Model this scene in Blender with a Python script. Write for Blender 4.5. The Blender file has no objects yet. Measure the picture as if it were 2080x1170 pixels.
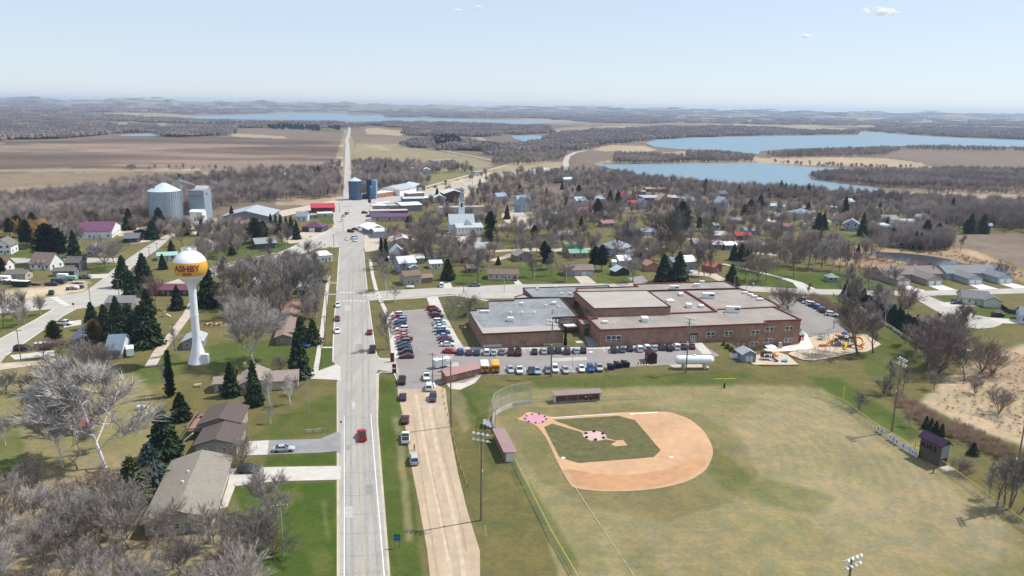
import bpy,bmesh,math,random,numpy as np
from mathutils import Vector,Matrix,noise
from mathutils.geometry import delaunay_2d_cdt,intersect_ray_tri
R=math.radians
random.seed(7);np.random.seed(7)
scene=bpy.context.scene

# ------------------------------------------------------------------ camera, sky, sun, exposure
F,CX,CY,HC=1540.0,1040.0,585.0,82.0            # photograph is 2080 wide; camera 82 m up
PITCH,ROLL=math.atan((585-218)/F),math.atan(31/2080)
_fw=Vector((0,math.cos(PITCH),-math.sin(PITCH)));_r0=Vector((1,0,0));_u0=_r0.cross(_fw)
_r=_r0*math.cos(ROLL)+_u0*math.sin(ROLL);_u=_u0*math.cos(ROLL)-_r0*math.sin(ROLL)
cam_d=bpy.data.cameras.new('camera');cam=bpy.data.objects.new('camera',cam_d)
scene.collection.objects.link(cam);scene.camera=cam
cam_d.sensor_width=36;cam_d.lens=36*F/2080;cam_d.clip_start=1;cam_d.clip_end=90000
cam.matrix_world=Matrix(((_r.x,_u.x,-_fw.x,0),(_r.y,_u.y,-_fw.y,0),(_r.z,_u.z,-_fw.z,HC),(0,0,0,1)))

SUN_EL,SUN_DIR=R(54),Vector((0.935,0.355,0)).normalized()
world=bpy.data.worlds.new('World');scene.world=world;world.use_nodes=True
wn,wl=world.node_tree.nodes,world.node_tree.links
wn.clear()
sky=wn.new('ShaderNodeTexSky');sky.sky_type='NISHITA';sky.sun_disc=False
sky.sun_elevation=SUN_EL;sky.sun_rotation=math.atan2(SUN_DIR.x,SUN_DIR.y)
sky.air_density=1.0;sky.dust_density=0.1;sky.ozone_density=1.5;sky.altitude=400
bg=wn.new('ShaderNodeBackground');bg.inputs['Strength'].default_value=0.104
whiten=wn.new('ShaderNodeMix');whiten.data_type='RGBA';whiten.inputs['Factor'].default_value=.60;whiten.inputs['B'].default_value=(6.3,7.2,8.6,1)
wo=wn.new('ShaderNodeOutputWorld');wl.new(sky.outputs[0],whiten.inputs['A']);wl.new(whiten.outputs['Result'],bg.inputs[0]);wl.new(bg.outputs[0],wo.inputs[0])
sun_d=bpy.data.lights.new('sun','SUN');sun_d.energy=4.5;sun_d.angle=R(0.5);sun_d.color=(1.0,0.955,0.89)
sun=bpy.data.objects.new('sun',sun_d);scene.collection.objects.link(sun)
_sd=Vector((SUN_DIR.x*math.cos(SUN_EL),SUN_DIR.y*math.cos(SUN_EL),math.sin(SUN_EL)))
sun.rotation_euler=_sd.to_track_quat('Z','Y').to_euler()
vs=scene.view_settings;vs.view_transform='Standard';vs.look='None';vs.gamma=1;vs.use_curve_mapping=False
vs.exposure=0.20
HAZE=7.5e-5                                            # density of the air
scene.cycles.max_bounces=6;scene.cycles.diffuse_bounces=2;scene.cycles.glossy_bounces=2
scene.cycles.transparent_max_bounces=24;scene.cycles.volume_bounces=0

# ------------------------------------------------------------------ terrain height, pixel -> place
def smooth(a,b,x):
    t=np.clip((np.asarray(x,float)-a)/(b-a),0,1);return t*t*(3-2*t)
def _flat(px,py,z=0.0):
    d=_fw+_r*((px-CX)/F)-_u*((py-CY)/F)
    if d.z>-1e-4:d.z=-1e-4
    t=(z-HC)/d.z
    return d.x*t,d.y*t
LAKES={
 'far_lake':[(345,238),(430,236),(560,231),(640,229.5),(704,231),(706,234.5),(780,234.5),(782,239.5),(850,241),(940,241.5),(1000,243),(1100,245.5),(1180,247.5),(1208,250),(1120,249.5),(1050,254),(960,250),(850,248),(800,247.5),(700,246),(560,243.5),(420,242)],
 'pond_in_woods':[(1040,276),(1080,275),(1114,277),(1117,283),(1110,289),(1068,289),(1042,281)],
 'field_pond':[(250,274),(300,271.5),(325,272),(327,277),(270,277),(240,276.5)],
 'large_lake':[(1310,291),(1335,284),(1400,280),(1500,278),(1600,276.5),(1650,275.5),(1690,275),(1742,275),(1746,270),(1800,271),(1880,277),(1960,281),(2080,285),(2160,287),(2160,301),(2080,300),(1980,299),(1900,296),(1840,297),(1780,298),(1700,300),(1600,303),(1545,308),(1540,314),(1500,310),(1440,305),(1380,304),(1330,299)],
 'near_lake':[(1205,335),(1300,334),(1420,332),(1530,331),(1600,336),(1650,340),(1750,344),(1740,350),(1665,352),(1640,356),(1650,366),(1700,373),(1760,380),(1800,388),(1770,398),(1680,396),(1600,388),(1500,384),(1400,376),(1330,362),(1270,350)],
 'marsh_pond':[(1775,512),(1830,514),(1880,519),(1930,527),(1965,538),(1950,541),(1900,541),(1850,535),(1790,523),(1750,517)],
}
LW={k:np.array([_flat(*p) for p in v]) for k,v in LAKES.items()}
def inpoly(P,x,y):
    x=np.asarray(x,float);y=np.asarray(y,float);c=np.zeros(x.shape,bool);n=len(P);j=n-1
    for i in range(n):
        xi,yi=P[i][0],P[i][1];xj,yj=P[j][0],P[j][1]
        if yi!=yj:
            c^=((yi>y)!=(yj>y))&(x<(xj-xi)*(y-yi)/(yj-yi)+xi)
        j=i
    return c
def segdist(P,x,y):
    d=np.full(np.shape(x),1e9)
    for i in range(len(P)):
        ax,ay=P[i];bx,by=P[(i+1)%len(P)]
        vx,vy=bx-ax,by-ay;L=vx*vx+vy*vy+1e-9
        t=np.clip(((x-ax)*vx+(y-ay)*vy)/L,0,1)
        d=np.minimum(d,np.hypot(x-ax-t*vx,y-ay-t*vy))
    return d
_rs=np.random.RandomState(3)
_OCT=[(w,_rs.uniform(0,6.28,2),_rs.uniform(0,6.28,2),a) for w,a in ((1/2600.,1.0),(1/1500.,.8),(1/900.,.5),(1/520.,.35),(1/300.,.2))]
def hillnoise(x,y):
    s=0;tot=0
    for w,ph,th,a in _OCT:
        u=(x*math.cos(th[0])+y*math.sin(th[0]))*w;v=(x*math.cos(th[0]+1.3)+y*math.sin(th[0]+1.3))*w
        s=s+a*(np.sin(u*6.28+ph[0]+1.7*np.sin(v*4.1+th[1]))*np.sin(v*6.28+ph[1]));tot+=a
    return s/tot
def height(x,y):
    x=np.asarray(x,float);y=np.asarray(y,float)
    r=np.hypot(x,y)
    dip=-4.0*smooth(78,87,x)*(1-smooth(140,175,x))*smooth(222,236,y)*(1-smooth(268,300,y))
    z=dip*1.0
    far=r>1500
    if np.any(far):
        xf,yf,rf=(x[far],y[far],r[far]) if x.ndim else (x,y,r)
        lm=np.ones(np.shape(xf))
        for k,P in LW.items():
            if k=='marsh_pond':continue
            d=segdist(P,xf,yf);d=np.where(inpoly(P,xf,yf),0,d)
            lm=lm*smooth(20,500,d)
        n=0.5+0.85*hillnoise(xf,yf)
        A=6*smooth(1500,2600,rf)+12*smooth(4000,7000,rf)+74*smooth(8500,12500,rf)
        ridge=26*np.exp(-((xf+4200)/2600.)**2)*smooth(9000,12500,rf)+18*np.exp(-((xf-900)/900.)**2)*smooth(9000,12500,rf)
        hz=(A*(0.15+n)+ridge*n*1.3)*lm
        if x.ndim:z[far]=hz
        else:z=hz
    return z
def hz(x,y):return float(height(np.array([x]),np.array([y]))[0])
def G(px,py,up=0.0):
    d=_fw+_r*((px-CX)/F)-_u*((py-CY)/F)
    if d.z>-1e-4:d.z=-1e-4
    t0,t1=HC/-d.z*.45,(HC+5)/-d.z
    ts=np.linspace(t0,t1,60);gap=HC+d.z*ts-up-height(d.x*ts,d.y*ts)
    k=int(np.argmax(gap<0)) if (gap<0).any() else 59
    lo,hi=ts[max(k-1,0)],ts[k]
    for _ in range(16):
        m=(lo+hi)/2
        if HC+d.z*m-up-hz(d.x*m,d.y*m)<0:hi=m
        else:lo=m
    return Vector((d.x*lo,d.y*lo,hz(d.x*lo,d.y*lo)))
def GZ(px,py,z):
    x,y=_flat(px,py,z);return Vector((x,y,z))
def to_px(p):
    q=Vector(p)-Vector((0,0,HC));Z=q.dot(_fw);return CX+F*q.dot(_r)/Z,CY-F*q.dot(_u)/Z
def h_to(p,ytop):
    """height of an upright at p whose top shows at row ytop"""
    lo,hi=0.1,120.0
    for _ in range(30):
        m=(lo+hi)/2
        if to_px((p.x,p.y,p.z+m))[1]>ytop:lo=m
        else:hi=m
    return lo
def on_plane(px,py,a,b):
    """where the sight line of a pixel meets the upright plane through a and b"""
    d=_fw+_r*((px-CX)/F)-_u*((py-CY)/F);o=Vector((0,0,HC))
    n=Vector((b.y-a.y,a.x-b.x,0));t=(Vector((a.x,a.y,0))-o).dot(n)/d.dot(n)
    return o+d*t

# ------------------------------------------------------------------ materials
MATS={}
def mat(name,col=(.5,.5,.5),rough=.8,metal=0.0,tint=False,ns=0,namp=.25,bump=0,spec=.3,ns2=0,stretch=None,wave=None,brick=None,alpha=1.0,emit=None,coord='Object'):
    if name in MATS:return MATS[name]
    m=bpy.data.materials.new(name);m.use_nodes=True;n,l=m.node_tree.nodes,m.node_tree.links
    p=n['Principled BSDF'];p.inputs['Roughness'].default_value=rough;p.inputs['Metallic'].default_value=metal
    p.inputs['Specular IOR Level'].default_value=spec;p.inputs['Alpha'].default_value=alpha
    if tint:
        oi=n.new('ShaderNodeObjectInfo');cur=oi.outputs['Color']
    else:
        rgb=n.new('ShaderNodeRGB');rgb.outputs[0].default_value=(*col,1);cur=rgb.outputs[0]
    if coord=='World':
        tc=n.new('ShaderNodeNewGeometry');co=tc.outputs['Position']
    else:
        tc=n.new('ShaderNodeTexCoord');co=tc.outputs['Object']
    if stretch:
        mp=n.new('ShaderNodeMapping');mp.inputs['Scale'].default_value=stretch[0];mp.inputs['Rotation'].default_value=(0,0,stretch[1]);l.new(co,mp.inputs[0]);co2=mp.outputs[0]
    else:co2=co
    def mul(fac_out,lo,hi):
        nonlocal cur
        mr=n.new('ShaderNodeMapRange');mr.inputs[3].default_value=lo;mr.inputs[4].default_value=hi;mr.inputs[1].default_value=.25;mr.inputs[2].default_value=.75
        l.new(fac_out,mr.inputs[0])
        mx=n.new('ShaderNodeVectorMath');mx.operation='SCALE';l.new(cur,mx.inputs[0]);l.new(mr.outputs[0],mx.inputs['Scale']);cur=mx.outputs[0]
    if ns:
        t=n.new('ShaderNodeTexNoise');t.inputs['Scale'].default_value=ns;t.inputs['Detail'].default_value=5;l.new(co2,t.inputs['Vector']);mul(t.outputs[0],1-namp,1+namp)
        if bump:
            b=n.new('ShaderNodeBump');b.inputs['Strength'].default_value=bump;b.inputs['Distance'].default_value=.05;l.new(t.outputs[0],b.inputs['Height']);l.new(b.outputs[0],p.inputs['Normal'])
    if ns2:
        t2=n.new('ShaderNodeTexNoise');t2.inputs['Scale'].default_value=ns2;t2.inputs['Detail'].default_value=4;l.new(co,t2.inputs['Vector']);mul(t2.outputs[0],1-namp*.8,1+namp*.8)
    if wave:
        w=n.new('ShaderNodeTexWave');w.bands_direction=wave[0];w.inputs['Scale'].default_value=wave[1];w.inputs['Distortion'].default_value=0;l.new(co,w.inputs['Vector'])
        b=n.new('ShaderNodeBump');b.inputs['Strength'].default_value=wave[2];b.inputs['Distance'].default_value=.05;l.new(w.outputs['Fac'],b.inputs['Height']);l.new(b.outputs[0],p.inputs['Normal'])
        mul(w.outputs['Fac'],1-wave[3],1+wave[3])
    l.new(cur,p.inputs['Base Color'])
    if emit:p.inputs['Emission Color'].default_value=(*emit,1);p.inputs['Emission Strength'].default_value=1
    MATS[name]=m;return m
mat('siding',tint=True,rough=.7,ns=.6,namp=.09,wave=('Z',1.6,.5,.04))
mat('shingle',tint=True,rough=.9,ns=1.3,namp=.16,ns2=9,bump=.5)
mat('metal_roof',tint=True,rough=.42,metal=.0,spec=.5,ns=.35,namp=.1,wave=('X',1.1,.6,.05))
mat('bin_steel',tint=True,rough=.4,metal=.55,ns=.4,namp=.08,wave=('Z',1.2,.6,.05))
mat('plain',tint=True,rough=.6,ns=2,namp=.06)
mat('wood',tint=True,rough=.85,ns=3,namp=.2)
mat('pole_wood',(.17,.13,.1),rough=.9,ns=4,namp=.25)
mat('paint',tint=True,rough=.22,spec=.6)
mat('dark_glass',(.02,.025,.03),rough=.06,spec=.9)
mat('pane_glass',(.05,.07,.08),rough=.08,spec=1.0)
mat('tyre',(.02,.02,.02),rough=.9);mat('rim',(.45,.45,.47),rough=.3,metal=.8)
mat('lamp_red',(.4,.02,.02),rough=.3);mat('lamp_clear',(.75,.75,.72),rough=.15)
mat('galv',(.5,.51,.52),rough=.4,metal=.6)
mat('concrete',(.49,.46,.41),rough=.9,ns=.35,namp=.12,ns2=5,coord='World')
mat('concrete_bright',(.62,.585,.53),rough=.9,ns=.4,namp=.08,coord='World')
mat('bark',tint=True,rough=.95,ns=2.5,namp=.3)
def twig_mat(name,rough=.95,trans=0.0,var=.25):
    m=bpy.data.materials.new(name);m.use_nodes=True;n,l=m.node_tree.nodes,m.node_tree.links
    p=n['Principled BSDF'];p.inputs['Roughness'].default_value=rough;p.inputs['Specular IOR Level'].default_value=.15
    oi=n.new('ShaderNodeObjectInfo');mr=n.new('ShaderNodeMapRange');mr.inputs[3].default_value=1-var;mr.inputs[4].default_value=1+var;l.new(oi.outputs['Random'],mr.inputs[0])
    g=n.new('ShaderNodeNewGeometry');mr2=n.new('ShaderNodeMapRange');mr2.inputs[3].default_value=.65;mr2.inputs[4].default_value=1.35;l.new(g.outputs['Random Per Island'],mr2.inputs[0])
    mm=n.new('ShaderNodeMath');mm.operation='MULTIPLY';l.new(mr.outputs[0],mm.inputs[0]);l.new(mr2.outputs[0],mm.inputs[1])
    sc=n.new('ShaderNodeVectorMath');sc.operation='SCALE';l.new(oi.outputs['Color'],sc.inputs[0]);l.new(mm.outputs[0],sc.inputs['Scale']);l.new(sc.outputs[0],p.inputs['Base Color'])
    MATS[name]=m
twig_mat('twigs');twig_mat('needles',var=.3)
def wood_mass_mat(name,cols):
    m=bpy.data.materials.new(name);m.use_nodes=True;n,l=m.node_tree.nodes,m.node_tree.links
    p=n['Principled BSDF'];p.inputs['Roughness'].default_value=1;p.inputs['Specular IOR Level'].default_value=.05
    oi=n.new('ShaderNodeObjectInfo');g=n.new('ShaderNodeNewGeometry')
    cr=n.new('ShaderNodeValToRGB');e=cr.color_ramp.elements
    e[0].color=(*cols[0],1);e[1].color=(*cols[-1],1)
    for i,c in enumerate(cols[1:-1]):
        k=cr.color_ramp.elements.new((i+1)/(len(cols)-1));k.color=(*c,1)
    l.new(oi.outputs['Random'],cr.inputs[0])
    nz=n.new('ShaderNodeTexNoise');nz.inputs['Scale'].default_value=.012;nz.inputs['Detail'].default_value=3;l.new(g.outputs['Position'],nz.inputs['Vector'])
    a=n.new('ShaderNodeMapRange');a.inputs[1].default_value=.3;a.inputs[2].default_value=.7;a.inputs[3].default_value=.7;a.inputs[4].default_value=1.35;l.new(nz.outputs[0],a.inputs[0])
    b=n.new('ShaderNodeMapRange');b.inputs[3].default_value=.88;b.inputs[4].default_value=1.12;l.new(g.outputs['Random Per Island'],b.inputs[0])
    mm=n.new('ShaderNodeMath');mm.operation='MULTIPLY';l.new(a.outputs[0],mm.inputs[0]);l.new(b.outputs[0],mm.inputs[1])
    sc=n.new('ShaderNodeVectorMath');sc.operation='SCALE';l.new(cr.outputs[0],sc.inputs[0]);l.new(mm.outputs[0],sc.inputs['Scale']);l.new(sc.outputs[0],p.inputs['Base Color'])
    MATS[name]=m
wood_mass_mat('bare_wood_mass',[(.15,.125,.12),(.19,.155,.145),(.17,.145,.145),(.225,.185,.155)])
wood_mass_mat('bare_wood_near',[(.29,.24,.215),(.36,.29,.25),(.31,.27,.26),(.40,.32,.26)])
wood_mass_mat('pine_mass',[(.02,.035,.018),(.03,.045,.022),(.045,.055,.03)])

# ------------------------------------------------------------------ object helpers
COL=scene.collection
class MB:
    def __init__(s):s.v=[];s.f=[]
    def add(s,vs,fs):
        o=len(s.v);s.v+=[tuple(v) for v in vs];s.f+=[tuple(i+o for i in f) for f in fs];return s
    def box(s,x0,y0,z0,x1,y1,z1):
        return s.add([(x0,y0,z0),(x1,y0,z0),(x1,y1,z0),(x0,y1,z0),(x0,y0,z1),(x1,y0,z1),(x1,y1,z1),(x0,y1,z1)],
                     [(0,3,2,1),(4,5,6,7),(0,1,5,4),(1,2,6,5),(2,3,7,6),(3,0,4,7)])
    def tube(s,a,b,r0,r1=None,n=6,cap=True):
        a=Vector(a);b=Vector(b);r1=r0 if r1 is None else r1
        d=(b-a).normalized();q=d.orthogonal().normalized();w=d.cross(q)
        vs=[a+(q*math.cos(t)+w*math.sin(t))*r0 for t in [6.2832*i/n for i in range(n)]]+[b+(q*math.cos(t)+w*math.sin(t))*r1 for t in [6.2832*i/n for i in range(n)]]
        fs=[(i,(i+1)%n,n+(i+1)%n,n+i) for i in range(n)]
        if cap:fs+=[tuple(range(n-1,-1,-1)),tuple(range(n,2*n))]
        return s.add(vs,fs)
    def lathe(s,prof,n=24,c=(0,0)):
        vs=[(c[0]+r*math.cos(6.2832*i/n),c[1]+r*math.sin(6.2832*i/n),z) for r,z in prof for i in range(n)]
        fs=[(k*n+i,k*n+(i+1)%n,(k+1)*n+(i+1)%n,(k+1)*n+i) for k in range(len(prof)-1) for i in range(n)]
        return s.add(vs,fs)
    def prism(s,poly,z0,z1,top=True):
        n=len(poly);A=sum(poly[i][0]*poly[(i+1)%n][1]-poly[(i+1)%n][0]*poly[i][1] for i in range(n))
        if A<0:poly=poly[::-1]
        vs=[(p[0],p[1],z0) for p in poly]+[(p[0],p[1],z1) for p in poly]
        fs=[(i,(i+1)%n,n+(i+1)%n,n+i) for i in range(n)]
        if top:fs+=[tuple(range(n,2*n)),tuple(range(n-1,-1,-1))]
        return s.add(vs,fs)
    def mesh(s,name,m,smooth_=False):
        me=bpy.data.meshes.new(name);me.from_pydata(s.v,[],s.f);me.materials.append(MATS[m] if isinstance(m,str) else m)
        if smooth_:me.polygons.foreach_set('use_smooth',[True]*len(me.polygons))
        me.update();return me
def lin(c):
    if isinstance(c,str):
        h=c.lstrip('#');c=tuple(((int(h[i:i+2],16)/255.0))**2.2*.92 for i in (0,2,4))
    return c
def put(name,me,parent=None,col=None,loc=None,rz=0,scale=None):
    o=bpy.data.objects.new(name,me);COL.objects.link(o)
    if parent is not None:o.parent=parent
    if loc is not None:o.location=loc
    if rz:o.rotation_euler=(0,0,rz)
    if scale is not None:o.scale=scale
    if col is not None:o.color=(*lin(col),1)
    return o
def tag(o,label=None,cat=None,group=None,kind=None):
    if label:o['label']=label
    if cat:o['category']=cat
    if group:o['group']=group
    if kind:o['kind']=kind
    return o
def thing(name,label,cat,loc,rz=0,group=None):
    return tag(put(name,None,loc=loc,rz=rz),label,cat,group)
def struct(name,me,**k):return tag(put(name,me,**k),kind='structure')
BOX={}
def box(name,parent,m,x0,y0,z0,x1,y1,z1,col=None):
    """box part: one unit mesh per material shared by all"""
    if m not in BOX:BOX[m]=MB().box(0,0,0,1,1,1).mesh('unit_box_'+m,m)
    o=put(name,BOX[m],parent,col,(x0,y0,z0));o.scale=(x1-x0,y1-y0,z1-z0);return o
CYL={}
def cyl(name,parent,m,x,y,z,r,h,col=None):
    if m not in CYL:CYL[m]=MB().tube((0,0,0),(0,0,1),1,n=12).mesh('unit_cylinder_'+m,m)
    o=put(name,CYL[m],parent,col,(x,y,z));o.scale=(r,r,h);return o

# ------------------------------------------------------------------ ground with its land cover
def ground_mat():
    m=bpy.data.materials.new('ground_cover');m.use_nodes=True;n,l=m.node_tree.nodes,m.node_tree.links
    p=n['Principled BSDF'];p.inputs['Roughness'].default_value=1;p.inputs['Specular IOR Level'].default_value=.1
    at=n.new('ShaderNodeAttribute');at.attribute_name='cover';g=n.new('ShaderNodeNewGeometry')
    cur=at.outputs['Color']
    def nz(scale,lo,hi,st=None,det=5):
        nonlocal cur
        t=n.new('ShaderNodeTexNoise');t.inputs['Scale'].default_value=scale;t.inputs['Detail'].default_value=det;t.inputs['Roughness'].default_value=.65
        if st:
            mp=n.new('ShaderNodeMapping');mp.inputs['Scale'].default_value=st;l.new(g.outputs['Position'],mp.inputs[0]);l.new(mp.outputs[0],t.inputs['Vector'])
        else:l.new(g.outputs['Position'],t.inputs['Vector'])
        mr=n.new('ShaderNodeMapRange');mr.inputs[1].default_value=.3;mr.inputs[2].default_value=.7;mr.inputs[3].default_value=lo;mr.inputs[4].default_value=hi;l.new(t.outputs[0],mr.inputs[0])
        s=n.new('ShaderNodeVectorMath');s.operation='SCALE';l.new(cur,s.inputs[0]);l.new(mr.outputs[0],s.inputs['Scale']);cur=s.outputs[0]
        return t
    nz(.05,.87,1.13);nz(.9,.83,1.17);nz(4.5,.8,1.2,det=3);nz(.004,.86,1.14,(1,.35,1))
    # drier and greener tufts
    t=n.new('ShaderNodeTexNoise');t.inputs['Scale'].default_value=.22;t.inputs['Detail'].default_value=6;l.new(g.outputs['Position'],t.inputs['Vector'])
    mx=n.new('ShaderNodeMix');mx.data_type='RGBA';mx.blend_type='MULTIPLY';l.new(cur,mx.inputs['A']);mx.inputs['B'].default_value=(1.26,1.12,1.0,1)
    mr=n.new('ShaderNodeMapRange');mr.inputs[1].default_value=.42;mr.inputs[2].default_value=.62;l.new(t.outputs[0],mr.inputs[0]);l.new(mr.outputs[0],mx.inputs['Factor'])
    t3=n.new('ShaderNodeTexNoise');t3.inputs['Scale'].default_value=.045;t3.inputs['Detail'].default_value=7;t3.inputs['Roughness'].default_value=.7;l.new(g.outputs['Position'],t3.inputs['Vector'])
    m3=n.new('ShaderNodeMix');m3.data_type='RGBA';m3.blend_type='MULTIPLY';l.new(mx.outputs['Result'],m3.inputs['A']);m3.inputs['B'].default_value=(.86,.93,.84,1)
    r3=n.new('ShaderNodeMapRange');r3.inputs[1].default_value=.46;r3.inputs[2].default_value=.60;l.new(t3.outputs[0],r3.inputs[0]);l.new(r3.outputs[0],m3.inputs['Factor'])
    l.new(m3.outputs['Result'],p.inputs['Base Color'])
    return m
GRASS,OLIVE,DRY,TAN=(.054,.088,.015),(.122,.112,.046),(.222,.196,.106),(.285,.240,.155)
PLOW,STUB,STRAW,FLOOR,BROWNF=(.118,.088,.072),(.20,.155,.110),(.37,.295,.205),(.15,.12,.095),(.165,.13,.105)
LEAF=(.225,.19,.12)
REED,GRAVEL,DIRT=(.30,.21,.14),(.50,.42,.33),(.33,.26,.19)
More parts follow.
